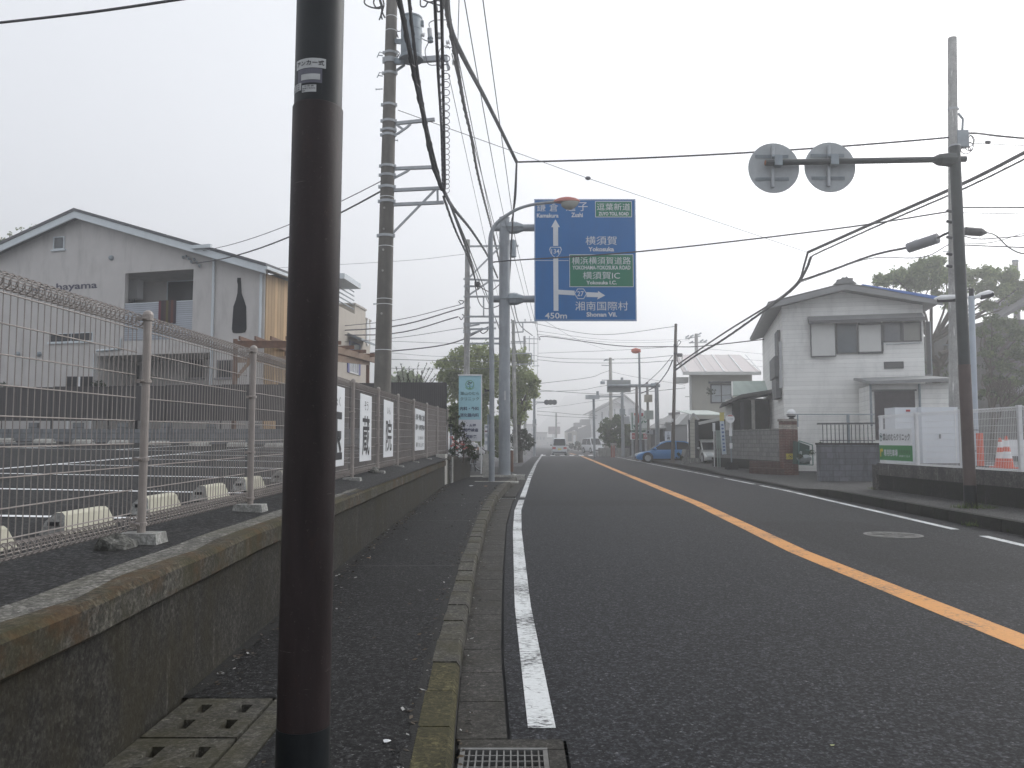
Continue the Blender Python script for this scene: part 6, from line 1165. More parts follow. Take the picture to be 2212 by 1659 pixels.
# ------------------------------------------------------------------ garage, beige house, roofs beside it
DG = 50.0; gx = lambda x, y: P(*Zh(x, y), DG); q = thing('garage', 'small white boarded garage with pale gable roof and dark opening', 'garage', gx(160, 1430)); M_gb = boardmat('garage_boards', (.58, .57, .50), .22, 'z', .4, (.3, .3, .27), .16, .3)
a, b, c_ = gx(127, 1380), gx(186, 1110), gx(286, 1140)
part(q, 'wall', M_gb, lambda mb: (mb.box((a.x, DG, .45), (b.x - .25, DG + .2, b.z)), mb.prism([(a.x, DG + .2, .3), (a.x + .15, DG + .2, .3), (a.x * 1.1 + .35, DG + 5, .3), (a.x * 1.1 + .2, DG + 5, .3)], (0, 0, b.z - .3)), mb.prism([(a.x, DG, b.z), (b.x + .1, DG, b.z - .02), (gx(148, 1075).x, DG, gx(148, 1075).z)], (0, .15, 0)))); part(q, 'post', M_dfr, lambda mb: (mb.box((b.x - .24, DG - .02, .3), (b.x - .02, DG + .2, b.z)), mb.box((a.x - .1, DG - .05, .4), (a.x - .02, DG + .1, b.z))))
part(q, 'base', M_conc, lambda mb: mb.box((a.x, DG - .1, 0), (b.x + .2, DG + .3, .45)))
part(q, 'roof', mat('pale_green_roof', (.50, .55, .52), .5, .1), lambda mb: mb.hexa([gx(142, 1078), gx(400, 1080), gx(400, 1080) + Vector((0, 5, 1.2)), gx(142, 1078) + Vector((0, 5, 1.2))][:2] + [gx(400, 1062) + Vector((0, 5, .3)), gx(142, 1062) + Vector((0, 5, .3))], [gx(142, 1072), gx(400, 1074), gx(400, 1056) + Vector((0, 5, .3)), gx(142, 1056) + Vector((0, 5, .3))]))
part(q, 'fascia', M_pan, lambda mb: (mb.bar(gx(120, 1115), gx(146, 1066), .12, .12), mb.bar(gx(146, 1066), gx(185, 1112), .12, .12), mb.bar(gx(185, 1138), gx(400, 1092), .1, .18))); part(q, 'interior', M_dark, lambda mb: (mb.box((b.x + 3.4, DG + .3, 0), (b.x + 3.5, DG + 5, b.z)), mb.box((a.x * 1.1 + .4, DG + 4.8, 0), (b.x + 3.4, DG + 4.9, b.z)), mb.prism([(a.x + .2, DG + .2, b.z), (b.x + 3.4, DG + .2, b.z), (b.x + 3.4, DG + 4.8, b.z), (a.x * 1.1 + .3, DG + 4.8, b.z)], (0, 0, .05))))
DH = 60.0; hx_ = lambda x, y, d=DH: P(*Zh(x, y), d); q = thing('beige_house', 'beige rendered house with faded pink metal roof beyond the garage', 'house', hx_(300, 1100)); a, b = hx_(122, 1060), hx_(572, 768)
part(q, 'wall', mat('beige_render', (.46, .45, .40), .85, .05, 1, dirt=(.33, .32, .29), damt=.3), lambda mb: mb.prism([(a.x, DH, 0), (b.x, DH, 0), (b.x + 1.0, DH + 6, 0), (a.x * 1.1 + .3, DH + 6, 0)], (0, 0, b.z)))
r0, r1 = hx_(58, 768), hx_(605, 712); rf = part(q, 'roof', boardmat('pink_metal', (.62, .575, .565), 1.0, 'x', .5, (.55, .5, .5), .06, .4), lambda mb: mb.hexa([(r0.x, DH - .8, r0.z - .15), (r1.x, DH - .8, r0.z - .15), (r1.x - .3, DH + 3.2, r1.z + .9), (r0.x + .2, DH + 3.2, r1.z + .9)], [(r0.x, DH - .8, r0.z), (r1.x, DH - .8, r0.z), (r1.x - .3, DH + 3.2, r1.z + 1.1), (r0.x + .2, DH + 3.2, r1.z + 1.1)]))
part(rf, 'fascia', M_pan, lambda mb: mb.box((r0.x - .05, DH - .95, r0.z - .25), (r1.x + .05, DH - .81, r0.z - .02))); part(rf, 'seam', M_whitep, lambda mb: [mb.bar((r0.x + .3 + 1.35 * k, DH - .8, r0.z + .03), (r0.x + .45 + 1.33 * k, DH + 3.2, r1.z + 1.13), .08, .06) for k in range(13)])
HB = Facade((a.x, DH), 0); lh = lambda x, y: HB.L(Zh(x, y)); HB.window(q, (lh(270, 900)[0], lh(430, 900)[0], lh(300, 992)[1], lh(300, 852)[1]), .1, .06, fm=M_dfr, gm=mat('sky_pane', (.38, .42, .45), .1), bars=1); part(q, 'window_hood', M_dfr, lambda mb: HB.box(mb, lh(258, 850)[0], lh(440, 850)[0], lh(300, 850)[1] + .02, lh(300, 843)[1] + .1, -.35, 0)); part(q, 'side_hood', M_pan, lambda mb: mb.box((a.x - 1.0, DH + .2, lh(80, 840)[1]), (a.x - .02, DH + 1.2, lh(80, 800)[1]))); part(q, 'downpipe', M_pan, lambda mb: mb.cyl((a.x + .05, DH - .12, 0), (a.x + .05, DH - .12, r0.z - .3), .09, n=8))
mbx = hx_(55, 1150); part(q, 'lean_to_roof', M_pan, lambda mb: mb.prism([tuple(hx_(38, 1145)), tuple(hx_(118, 1145)), tuple(hx_(118, 1060))], (0, 3, 0)))
D6 = 46.5; a, b, c_, d_ = P(*Zh(430, 942), D6), P(*Zh(758, 905), D6), P(*Zh(752, 832), D6 + 2.2), P(*Zh(428, 838), D6 + 2.2); q = thing('shed', 'lean-to shed with pale green corrugated roof between the two houses', 'shed', (a.x, D6, 0)); part(q, 'roof', boardmat('green_corrugated', (.36, .44, .40), .09, 'x', .7, (.3, .36, .33), .4, .25), lambda mb: mb.hexa([a, b, c_, d_], [p + Vector((0, 0, .05)) for p in (a, b, c_, d_)])); part(q, 'edge', M_pan, lambda mb: mb.bar(a, d_, .08, .1)); part(q, 'wall', M_pan, lambda mb: mb.box((a.x + .1, D6 + .3, 0), (b.x - .1, D6 + 2.0, min(a.z, b.z) - .1)))
# ------------------------------------------------------------------ cars
def car(name, label, loc, rz, L, Wd, H, paintm, hood=.9, van=False, lean=.5, rear=None):
    """x points forward, y to its left; built round the origin then turned"""
    ca, sa = math.cos(rz), math.sin(rz); loc = Vector(loc)
    T = lambda p: Vector((loc.x + p[0] * ca - p[1] * sa, loc.y + p[0] * sa + p[1] * ca, loc.z + p[2]))
    q = thing(name, label, 'car' if not van else 'van', loc); h = L / 2; belt = H * (.56 if not van else .52)
    if van: prof = [(-h, .30), (-h, belt), (h * .62, belt), (h * .93, belt * .86), (h, belt * .6), (h, .28), (h * .9, .2), (-h * .95, .2)]
    else: prof = [(-h, .34), (-h * .99, belt * .93), (-h * .9, belt), (h * .30, belt), (h * .42, belt * .97), (h * .74, belt * .85), (h * .93, belt * .68), (h, belt * .5), (h * .99, .26), (h * .92, .18), (-h * .94, .2)]
    def loft(mb, prof, rows):
        n = len(prof); cx = sum(p[0] for p in prof) / n; cz = sum(p[1] for p in prof) / n; vs = []
        for y, k in rows: vs += [T((cx + (x - cx) * k, y, cz + (z - cz) * k)) for x, z in prof]
        mb.add(vs, [(r * n + i, r * n + (i + 1) % n, (r + 1) * n + (i + 1) % n, (r + 1) * n + i) for r in range(len(rows) - 1) for i in range(n)] + [tuple(range(n))[::-1], tuple(range((len(rows) - 1) * n, len(rows) * n))])
    w = Wd / 2; body = part(q, 'body', paintm, lambda mb: loft(mb, prof, [(-w, .95), (-w + .03, .985), (-w + .10, 1), (w - .10, 1), (w - .03, .985), (w, .95)]), True)
    if van: cab = [(-h * .985, belt), (-h * .95, H - .06), (-h * .85, H), (h * .30, H), (h * .42, H - .04), (h * .74, belt)]
    else: cab = [(-h * .93, belt), (-h * .80, H * .86), (-h * .62, H * .96), (-h * .25, H), (h * .02, H * .97), (h * .18, H * .88), (h * .56, belt * .96)]
    wb, wt = w * .97, w * .80; wy = lambda z: wb + (wt - wb) * (z - belt) / (H - belt)
    def cabin(mb):
        n = len(cab); vs = [T((x, s * wy(z), z)) for s in (-1, 1) for x, z in cab]; mb.add(vs, [(i, (i + 1) % n, n + (i + 1) % n, n + i) for i in range(n)] + [tuple(range(n))[::-1], tuple(range(n, 2 * n))])
    part(q, 'cabin', paintm, cabin, True)
    cx = sum(p[0] for p in cab) / len(cab)
    for s in (-1, 1):
        ins = [(cx + (x - cx) * .93, belt + .05 + (z - belt) * .80) for x, z in cab]; mid = cx + (.06 if van else -.02) * L
        def side(lo, hi):
            pts = []
            for (x0, z0), (x1, z1) in zip(ins, ins[1:] + ins[:1]):
                for (x, z) in ((x0, z0),):
                    if lo <= x <= hi: pts.append((x, z))
                for c_ in (lo, hi):
                    if (x0 - c_) * (x1 - c_) < 0: f = (c_ - x0) / (x1 - x0); pts.append((c_, z0 + (z1 - z0) * f))
            return pts
        for lo, hi in ((-9, mid - .04), (mid + .04, 9)):
            pp = side(lo, hi)
            if len(pp) > 2: part(q, 'side_window', M_glass, lambda mb: mb.prism([T((x, s * (wy(z) + .006), z)) for x, z in pp], T((0, -s * .01, 0)) - T((0, 0, 0))))
        part(q, 'mirror', paintm if not van else M_black, lambda mb: mb.sphere(T((h * .38 if not van else h * .62, s * (w + .1), belt + .1)), (.10, .10, .08), 8), True)
        part(q, 'sill', M_black, lambda mb: mb.hexa([T((-h * .5, s * (w + .002), .17)), T((h * .5, s * (w + .002), .17)), T((h * .5, s * (w - .1), .17)), T((-h * .5, s * (w - .1), .17))], [T((-h * .5, s * (w + .002), .26)), T((h * .5, s * (w + .002), .26)), T((h * .5, s * (w - .1), .26)), T((-h * .5, s * (w - .1), .26))]))
        part(q, 'headlight', mat('lens_clear', (.62, .66, .66), .2), lambda mb: mb.hexa([T(p) for p in ((h * .80, s * (w - .06), belt * .60), (h * 1.003, s * (w - .14), belt * .55), (h * 1.003, s * (w - .48), belt * .55), (h * .9, s * (w - .48), belt * .60))], [T(p) for p in ((h * .70, s * (w - .03), belt * .83), (h * .96, s * (w - .12), belt * .70), (h * .96, s * (w - .46), belt * .70), (h * .84, s * (w - .46), belt * .8))]))
        part(q, 'tail_light', mat('lens_red', (.40, .045, .04), .25), lambda mb: mb.hexa([T(p) for p in ((-h - .012, s * (w - .05), belt * .68), (-h + .1, s * (w + .004), belt * .68), (-h + .1, s * (w - .3), belt * .68), (-h - .012, s * (w - .34), belt * .68))], [T(p) for p in ((-h - .012, s * (w - .05), belt * .92), (-h + .1, s * (w + .004), belt * .92), (-h + .1, s * (w - .3), belt * .92), (-h - .012, s * (w - .34), belt * .92))]))
        for x in (h * .62, -h * .60):
            part(q, 'wheel_arch', M_dark, lambda mb: mb.cyl(T((x, s * (w - .12), .33)), T((x, s * (w + .004), .33)), .37, n=24))
            wh = part(q, 'wheel', M_rubber, lambda mb: mb.lathe(T((x, s * (w - .17), .305)), T((0, s, 0)) - T((0, 0, 0)), [(0, .25), (.01, .30), (.17, .305), (.19, .28), (.192, .2)], 28), True)
            def rim(mb):
                ax2 = T((0, s, 0)) - T((0, 0, 0)); mb.lathe(T((x, s * (w + .024), .305)), ax2, [(-.05, .215), (.003, .215), (.004, .19), (-.03, .185)], 24, 0, False)
                mb.cyl(T((x, s * (w + .0), .305)), T((x, s * (w + .03), .305)), .05, n=10)
                for k in range(7): an = 6.2832 * k / 7; mb.bar(T((x, s * (w + .02), .305)), T((x + .2 * math.cos(an), s * (w + .02), .305 + .2 * math.sin(an))), .045, .02)
            part(wh, 'rim', M_galv, rim)
    f2 = [p for p in cab][-2:]; (xa, za), (xb, zb3) = (cab[-2], cab[-1]); part(q, 'windscreen', M_glass, lambda mb: mb.prism([T((xa + (xb - xa) * f + .008, y * wy(za + (zb3 - za) * f) * .9, za + (zb3 - za) * f + .01)) for f, y in ((.06, -1), (.06, 1), (.94, 1), (.94, -1))], T((-.01, 0, -.01)) - T((0, 0, 0))))
    (xa, za), (xb, zb3) = cab[0], cab[1]; part(q, 'rear_window', M_glass, lambda mb: mb.prism([T((xa + (xb - xa) * f - .012, y * wy(za + (zb3 - za) * f) * .9, za + (zb3 - za) * f)) for f, y in ((.08, -1), (.08, 1), (.95, 1), (.95, -1))], T((.01, 0, 0)) - T((0, 0, 0))))
    part(q, 'number_plate', rear or M_whitep, lambda mb: (mb.hexa([T(p) for p in ((-h - .02, -.17, belt * .58), (-h - .02, .17, belt * .58), (-h, .17, belt * .58), (-h, -.17, belt * .58))], [T(p) for p in ((-h - .02, -.17, belt * .58 + .17), (-h - .02, .17, belt * .58 + .17), (-h, .17, belt * .58 + .17), (-h, -.17, belt * .58 + .17))])))
    part(q, 'bumper', M_black if van else paintm, lambda mb: mb.hexa([T(p) for p in ((-h - .03, -w + .04, .24), (-h - .03, w - .04, .24), (-h + .1, w - .04, .24), (-h + .1, -w + .04, .24))], [T(p) for p in ((-h - .03, -w + .04, .36), (-h - .03, w - .04, .36), (-h + .1, w - .04, .36), (-h + .1, -w + .04, .36))]))
    part(q, 'grille', M_black, lambda mb: mb.hexa([T(p) for p in ((h * .985, -.35, .28), (h * 1.004, -.35, .28), (h * 1.004, .35, .28), (h * .985, .35, .28))], [T(p) for p in ((h * .985, -.35, .40), (h * 1.004, -.35, .40), (h * 1.004, .35, .40), (h * .985, .35, .40))]))
    return q
def carpaint(name, col): 
    m = mat(name, col, .28, .04, 2, .1, .5, fine=False); m.node_tree.nodes['Principled BSDF'].inputs['Coat Weight'].default_value = .6; return m
q = P(1210, 981, 84); vx = q.x
car('microvan', 'silver white small van driving away over the crossing', (vx, 85.7, 0), R(88), 3.4, 1.48, 1.78, carpaint('silver_white', (.55, .58, .60)), van=True, rear=mat('plate_yellow', (.60, .48, .08), .5))
bx = P(1375, 985, 56).x; car('blue_hatchback', 'metallic blue hatchback nosing out past the brown wooden pole', (bx + 2.1, 56.5, .02), R(176), 4.2, 1.70, 1.52, carpaint('metal_blue', (.06, .24, .56)))
gq = gx(250, 1425); car('white_minicar', 'white small car parked nose out inside the dark garage', (gq.x + .25, DG + .45, .12), R(-88), 3.4, 1.5, 1.5, carpaint('car_white', (.62, .64, .63)))
fq = P(*Zfar(955, 1300), 98); car('parked_van', 'small white van parked beside the road beyond the crossing', (fq.x, 100, 0), R(-70), 3.3, 1.48, 1.85, carpaint('van_white', (.60, .62, .64)), van=True)
# ------------------------------------------------------------------ far side of the crossing
Zc_ = lambda x, y, D: P(*Zfar(x, y), D)
def fbox(parent, name, m, x0, y0, x1, y1, D, th, zb=None): 
    a, b = Zc_(x0, y1, D), Zc_(x1, y0, D); return part(parent, name, m, lambda mb: mb.box((a.x, D, a.z if zb is None else zb), (b.x, D + th, b.z)))
def gable(label, pts_wall, apex, D, depth, wallm, roofm, wins=(), name='house', over=.8):
    (x0, y0, x1, y1) = pts_wall; a, b, c = Zc_(x0, y1, D), Zc_(x1, y0, D), Zc_(*apex, D); q = thing(name, label, 'house', ((a.x + b.x) / 2, D, 0))
    part(q, 'wall', wallm, lambda mb: mb.prism([(a.x, D, 0), (b.x, D, 0), (b.x, D, b.z), (c.x, D, c.z - .25), (a.x, D, b.z)], (0, depth, 0)))
    def rf(mb):
        for e, s in ((a.x, -1), (b.x, 1)):
            k = (c.z - b.z) / abs(c.x - e); ex = e + s * over; ez = b.z - k * over; poly = [(c.x, D - over, c.z), (ex, D - over, ez), (ex, D - over, ez + .25), (c.x, D - over, c.z + .25)]
            mb.prism(poly if s > 0 else poly[::-1], (0, depth + 2 * over, 0))
    part(q, 'roof', roofm, rf)
    for wx0, wy0, wx1, wy1 in wins: fbox(q, 'window', M_glassl, wx0, wy0, wx1, wy1, D - .05, .1)
    return q
M_fw = mat('far_white', (.66, .68, .70), .7, .04); M_fg = mat('far_grey', (.20, .21, .23), .8, .1, 1); M_fr = mat('far_roof', (.16, .16, .17), .8, .15, 3); M_fbe = mat('far_beige', (.36, .34, .30), .8, .1, 1)
q = gable('white rendered house with wide grey gable roof behind the hedge', (965, 900, 1420, 1280), (1245, 755), 205, 16, M_fw, M_fr, [(1028, 915, 1042, 990), (1095, 905, 1135, 960), (1148, 885, 1162, 960), (1290, 880, 1350, 945)], 'white_house', 1.5)
a, b, c = Zc_(945, 900, 203), Zc_(1250, 860, 203), Zc_(1150, 800, 203); part(q, 'porch_roof', M_fr, lambda mb: mb.prism([(Zc_(920, 930, 203).x, 202.5, Zc_(920, 930, 203).z), (c.x, 202.5, c.z), (b.x, 202.5, b.z), (b.x, 202.5, b.z - .5), (c.x, 202.5, c.z - .6), (Zc_(920, 930, 203).x, 202.5, Zc_(920, 930, 203).z - .4)], (0, 2.4, 0)))
q = thing('dark_house', 'dark grey slab sided house left of the white house', 'house', Zc_(870, 1290, 215)); part(q, 'wall', M_fg, lambda mb: mb.prism([tuple(Zc_(x, y, 215)) for x, y in ((790, 1300), (955, 1300), (955, 1020), (795, 1085))], (0, 8, 0))); fbox(q, 'parapet', mat('far_slate', (.24, .25, .26), .8), 835, 985, 955, 1040, 217, 6); fbox(q, 'side_box', MATS['far_slate'], 770, 1018, 835, 1060, 218, 5)
q = thing('cream_house', 'cream house with sloping tiled roof beside the dark house', 'house', Zc_(730, 1290, 210)); fbox(q, 'wall', M_fbe, 692, 1100, 790, 1270, 210, 9, 0); part(q, 'roof', M_fr, lambda mb: mb.prism([tuple(Zc_(x, y, 209)) for x, y in ((686, 1098), (755, 1055), (800, 1055), (800, 1085), (692, 1110))], (0, 6, 0))); fbox(q, 'window', M_glass, 703, 1120, 740, 1200, 209.9, .1); fbox(q, 'window', M_fw, 755, 1140, 778, 1235, 209.9, .1)
q = thing('tiled_house', 'grey house with pale tiled roof behind the blue car', 'house', Zc_(1700, 1190, 72)); fbox(q, 'wall', mat('house_grey', (.25, .255, .265), .8, .06, 1), 1655, 1030, 1860, 1200, 72, 8, 0); part(q, 'roof', mat('old_tiles', (.25, .25, .25), .8, .35, 6, dirt=(.45, .45, .45)), lambda mb: (mb.hexa([Zc_(1488, 1080, 71.5), Zc_(1655, 1075, 71.5), Zc_(1650, 985, 76), Zc_(1600, 985, 76)], [Zc_(1488, 1072, 71.5), Zc_(1655, 1067, 71.5), Zc_(1650, 978, 76), Zc_(1600, 978, 76)]), mb.hexa([Zc_(1500, 1060, 73), Zc_(1870, 1000, 73), Zc_(1780, 935, 77), Zc_(1690, 945, 77)], [Zc_(1500, 1050, 73), Zc_(1870, 990, 73), Zc_(1780, 928, 77), Zc_(1690, 938, 77)])))
part(q, 'ridge_cap', M_fr, lambda mb: mb.bar(Zc_(1680, 940, 76.8), Zc_(1785, 932, 76.8), .4, .35)); fbox(q, 'eave', MATS['house_grey'], 1650, 1015, 1860, 1030, 71.8, .5); fbox(q, 'side_wall', mat('dark_wood', (.05, .05, .048), .8), 1505, 1085, 1650, 1200, 72.5, 6, 0); part(q, 'shutter', M_fr, lambda mb: mb.box(tuple(Zc_(1625, 1150, 72.4)), tuple(Zc_(1650, 1085, 72.45))))  # side wall is one even dark colour
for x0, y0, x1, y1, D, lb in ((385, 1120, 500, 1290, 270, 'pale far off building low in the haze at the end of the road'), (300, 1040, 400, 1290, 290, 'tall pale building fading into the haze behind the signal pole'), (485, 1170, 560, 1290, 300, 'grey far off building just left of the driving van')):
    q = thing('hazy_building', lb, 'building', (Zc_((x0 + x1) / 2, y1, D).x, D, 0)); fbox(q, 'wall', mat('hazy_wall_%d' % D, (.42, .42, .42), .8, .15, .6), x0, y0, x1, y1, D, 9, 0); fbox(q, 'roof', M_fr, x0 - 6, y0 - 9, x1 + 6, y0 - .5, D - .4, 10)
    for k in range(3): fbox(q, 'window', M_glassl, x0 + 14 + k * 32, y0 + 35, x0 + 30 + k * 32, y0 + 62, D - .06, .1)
q = thing('hoarding', 'wide faded advertising board on legs far up the road', 'sign', Zc_(570, 1290, 230)); fbox(q, 'board', mat('faded_board', (.30, .25, .27), .7, .4, 1.2), 514, 1056, 628, 1128, 230, .3)
for x in (560, 575, 592): part(q, 'leg', M_fg, lambda mb: mb.box((Zc_(x, 1200, 230).x - .1, 230.35, 0), (Zc_(x, 1200, 230).x + .1, 230.6, Zc_(x, 1060, 230).z)))
# grey garden walls below the hedge, paved strip
q = thing('garden_wall', 'low pale garden wall under the clipped hedge', 'wall', Zc_(1120, 1300, 76)); fbox(q, 'wall', M_conc, 1000, 1262, 1300, 1305, 76.5, .3, 0); fbox(q, 'upper_wall', M_conl, 1060, 1215, 1240, 1262, 78, .3, 0)
q = thing('dark_fence', 'dark board fence right of the clipped hedge', 'fence', Zc_(1320, 1300, 79)); fbox(q, 'board', mat('fence_dark', (.06, .055, .055), .8, .2, 3), 1245, 1085, 1400, 1300, 80, .2, 0); fbox(q, 'board', MATS['fence_dark'], 1400, 1160, 1580, 1300, 78, .2, 0)
# poles and signals at the crossing
def pole_at(label, x, ytop, ybase, D, r, m, name='pole', cat='pole', x2=None):
    q = thing(name, label, cat, (Zc_(x, ybase, D).x, D, 0)); b, t_ = Zc_(x, ybase, D), Zc_(x2 or x, ytop, D); part(q, 'shaft', m, lambda mb: mb.tube([(b.x, D, 0), t_], [r, r * .75], 14), True); return q
def zarm(q, pts, D, w=.09, m=None, nm='arm'): 
    for a, b in zip(pts, pts[1:]): part(q, nm, m or M_galv, lambda mb: mb.bar(Zc_(*a, D), Zc_(*b, D), w, w))
q = pole_at('brown wooden looking utility pole in front of the blue car', 1715, 62, 1425, 49.5, .115, mat('pole_brown', (.125, .105, .09), .8, .2, 4, dirt=(.06, .05, .045)), 'utility_pole', 'utility pole', 1748)
part(q, 'clamp', M_cable, lambda mb: [mb.cyl(Zc_(1728, y, 49.4), Zc_(1755, y, 49.4), .07, n=8) for y in (268, 350)][0]); part(q, 'junction_box', M_cable, lambda mb: mb.box(tuple(Zc_(1765, 378, 49.4)), tuple(Zc_(1800, 350, 49.6)))); part(q, 'cable_coil', M_cable, lambda mb: mb.tube(smoothpts([Zc_(x, y, 49.4) for x, y in ((1755, 290), (1795, 240), (1770, 225), (1760, 300), (1765, 420), (1800, 450), (1812, 350))]), .018, 5)); part(q, 'number_plate', M_whitep, lambda mb: mb.box(tuple(Zc_(1712, 1010, 49.35)), tuple(Zc_(1722, 980, 49.38))))
q = pole_at('thin street lamp with orange head above the convenience store sign', 1408, 340, 1290, 60, .10, M_steelb, 'street_lamp', 'street lamp', 1393); part(q, 'lamp_head', mat('orange_head', (.60, .12, .06), .5), lambda mb: mb.tube([Zc_(x, y, 60) for x, y in ((1404, 338), (1398, 326), (1360, 322), (1325, 325), (1318, 330))], [.06, .16, .22, .16, .05], 10), True)
q = pole_at('slim brown pole beside the convenience store sign', 1368, 670, 1290, 62, .13, mat('pole_far_brown', (.17, .15, .14), .8), 'utility_pole', 'utility pole')
q = pole_at('pale concrete pole rising in front of the white house', 1122, 390, 1250, 86, .21, mat('pole_buff', (.40, .385, .35), .8, .1, 2), 'utility_pole', 'utility pole', 1114); zarm(q, [(1060, 415), (1150, 410)], 86); zarm(q, [(1028, 462), (1110, 466)], 86); zarm(q, [(1030, 607), (1110, 607)], 86); part(q, 'insulator', M_galvd, lambda mb: mb.bar(Zc_(1050, 420, 86), Zc_(1085, 402, 86), .1, .12)); part(q, 'transformer', M_galvd, lambda mb: mb.cyl(Zc_(1040, 645, 86), Zc_(1040, 618, 86), .25, n=12))
q = pole_at('light blue signal pole with a grey control box before the hedge', 1238, 582, 1330, 74, .16, M_steelb, 'signal_pole', 'traffic signal', 1226); zarm(q, [(1232, 762), (1003, 760)], 74, .1, M_steelb); zarm(q, [(1230, 770), (1003, 772)], 74, .05, M_steelb); sg = part(q, 'signal_head', mat('signal_back', (.42, .45, .47), .5), lambda mb: mb.box(tuple(Zc_(877, 790, 74)), tuple(Zc_(1004, 752, 74.4)))); part(q, 'control_box', M_galv, lambda mb: mb.box(tuple(Zc_(1250, 1030, 73.6)), tuple(Zc_(1292, 960, 74.2)))); part(q, 'control_box', M_galvd, lambda mb: mb.box(tuple(Zc_(1210, 945, 73.6)), tuple(Zc_(1250, 885, 74.1)))); part(sg, 'bracket', M_galvd, lambda mb: mb.box(tuple(Zc_(980, 751, 74.1)), tuple(Zc_(1000, 715, 74.3)))); part(q, 'hanger', M_steelb, lambda mb: mb.bar(Zc_(952, 790, 74.2), Zc_(952, 900, 74.2), .1, .1)); part(q, 'small_pole', M_steelb, lambda mb: mb.tube([(Zc_(960, 1290, 74.2).x, 74.2, 0), Zc_(953, 790, 74.2)], .12, 10))
q = pole_at('grey pole carrying a beige box and a pale green box', 1490, 625, 1250, 66, .13, mat('pole_mid', (.22, .21, .20), .8), 'utility_pole', 'utility pole', 1469); part(q, 'beige_box', mat('box_beige', (.42, .38, .30), .6), lambda mb: mb.box(tuple(Zc_(1449, 818, 65.6)), tuple(Zc_(1512, 750, 66)))); part(q, 'green_box', mat('box_green', (.40, .45, .42), .6), lambda mb: mb.box(tuple(Zc_(1456, 986, 65.5)), tuple(Zc_(1521, 902, 66)))); part(q, 'meter', M_galv, lambda mb: mb.box(tuple(Zc_(1465, 1130, 65.5)), tuple(Zc_(1518, 1090, 66)))); part(q, 'meter_face', M_black, lambda mb: mb.box(tuple(Zc_(1473, 1120, 65.46)), tuple(Zc_(1488, 1098, 65.49))))
q = pole_at('grey gantry post holding the back of a road sign over the road', 1570, 630, 1200, 64, .20, M_steelb, 'sign_gantry', 'road sign', 1561); part(q, 'arm', M_steelb, lambda mb: mb.cyl(Zc_(1090, 662, 64), Zc_(1592, 660, 64), .13, n=14), True); part(q, 'arm_joint', M_galvd, lambda mb: mb.cyl(Zc_(1510, 662, 64), Zc_(1550, 660, 64), .22, n=10)); sp_ = part(q, 'sign_back', mat('sign_back_grey', (.30, .32, .32), .5, .06, 1), lambda mb: mb.box(tuple(Zc_(1082, 724, 64.2)), tuple(Zc_(1309, 606, 64.28)))); part(sp_, 'rib', M_galvd, lambda mb: mb.box(tuple(Zc_(1085, 684, 64.12)), tuple(Zc_(1308, 672, 64.19))))
q = pole_at('tall hazy pole above the pink roofed house with many insulators', 1945, 158, 460, 92, .25, M_polef, 'utility_pole', 'utility pole'); 
for p in ([(1840, 205), (1985, 180)], [(1875, 245), (2045, 240)]): zarm(q, p, 92, .12)
for x, y in ((1860, 185), (1885, 200), (1905, 180), (1980, 160), (2000, 225), (2035, 230), (1900, 240)): part(q, 'insulator', M_galvd, lambda mb: mb.bar(Zc_(x - 18, y + 8, 92), Zc_(x + 14, y - 10, 92), .12, .16))
q = pole_at('short hazy pole top behind the pink roofed house', 2183, 420, 480, 92, .28, M_polef, 'utility_pole', 'utility pole'); zarm(q, [(2190, 432), (2235, 428)], 92)
q = pole_at('left hand signal pole with a three lens traffic light', 378, 658, 1310, 80, .15, M_steelb, 'signal_pole', 'traffic signal'); zarm(q, [(380, 818), (480, 820)], 80, .08, M_steelb); zarm(q, [(385, 850), (405, 828), (480, 826)], 80, .05, M_steelb); sg = part(q, 'signal_head', mat('signal_grey', (.30, .32, .34), .5), lambda mb: mb.box(tuple(Zc_(478, 841, 79.8)), tuple(Zc_(592, 801, 80.1))))
for x in (498, 535, 572): part(sg, 'lens', mat('lens_dark', (.07, .075, .08), .3), lambda mb: mb.cyl(Zc_(x, 821, 79.79), Zc_(x, 821, 79.6), .26, n=16))
part(q, 'box', M_galv, lambda mb: mb.box(tuple(Zc_(362, 1055, 79.7)), tuple(Zc_(388, 992, 80)))); part(q, 'small_box', M_galvd, lambda mb: mb.box(tuple(Zc_(384, 1030, 79.7)), tuple(Zc_(396, 985, 80))))
q = pole_at('very hazy pole behind the advertising board', 590, 925, 1250, 150, .2, M_polef, 'utility_pole', 'utility pole'); zarm(q, [(600, 1022), (630, 1022)], 150)
# convenience store sign: two boards on posts
DC = 68.0; z7 = lambda x, y, D=DC: P(*Z7(x, y), D); q = thing('store_sign', 'white convenience store sign with red and green emblem above a red board', 'shop sign', (z7(930, 1250).x, DC, 0))
def zbox(nm, m, x0, y0, x1, y1, D, th=.1): return part(q, nm, m, lambda mb: mb.box((z7(x0, y1, D).x, D, z7(x0, y1, D).z), (z7(x1, y0, D).x, D + th, z7(x1, y0, D).z)))
M_lred, M_lor, M_lgr = mat('logo_red', (.40, .045, .05), .5), mat('logo_orange', (.62, .15, .07), .5), mat('logo_green', (.035, .16, .09), .5)
zbox('upper_board', mat('sign_face_white', (.68, .72, .72), .5), 745, 412, 1108, 790, DC, .3); zbox('edge', M_lgr, 764, 415, 778, 770, DC - .02, .015); zbox('edge', M_lgr, 779, 764, 1106, 776, DC - .02, .015); zbox('band', mat('logo_pale_green', (.45, .58, .54), .5), 779, 545, 1105, 560, DC - .015, .01)  # upper board face is one even pale white
zpoly = lambda nm, m, pts: part(q, nm, m, lambda mb: mb.prism([tuple(z7(x, y, DC - .03)) for x, y in pts], (0, .02, 0)))
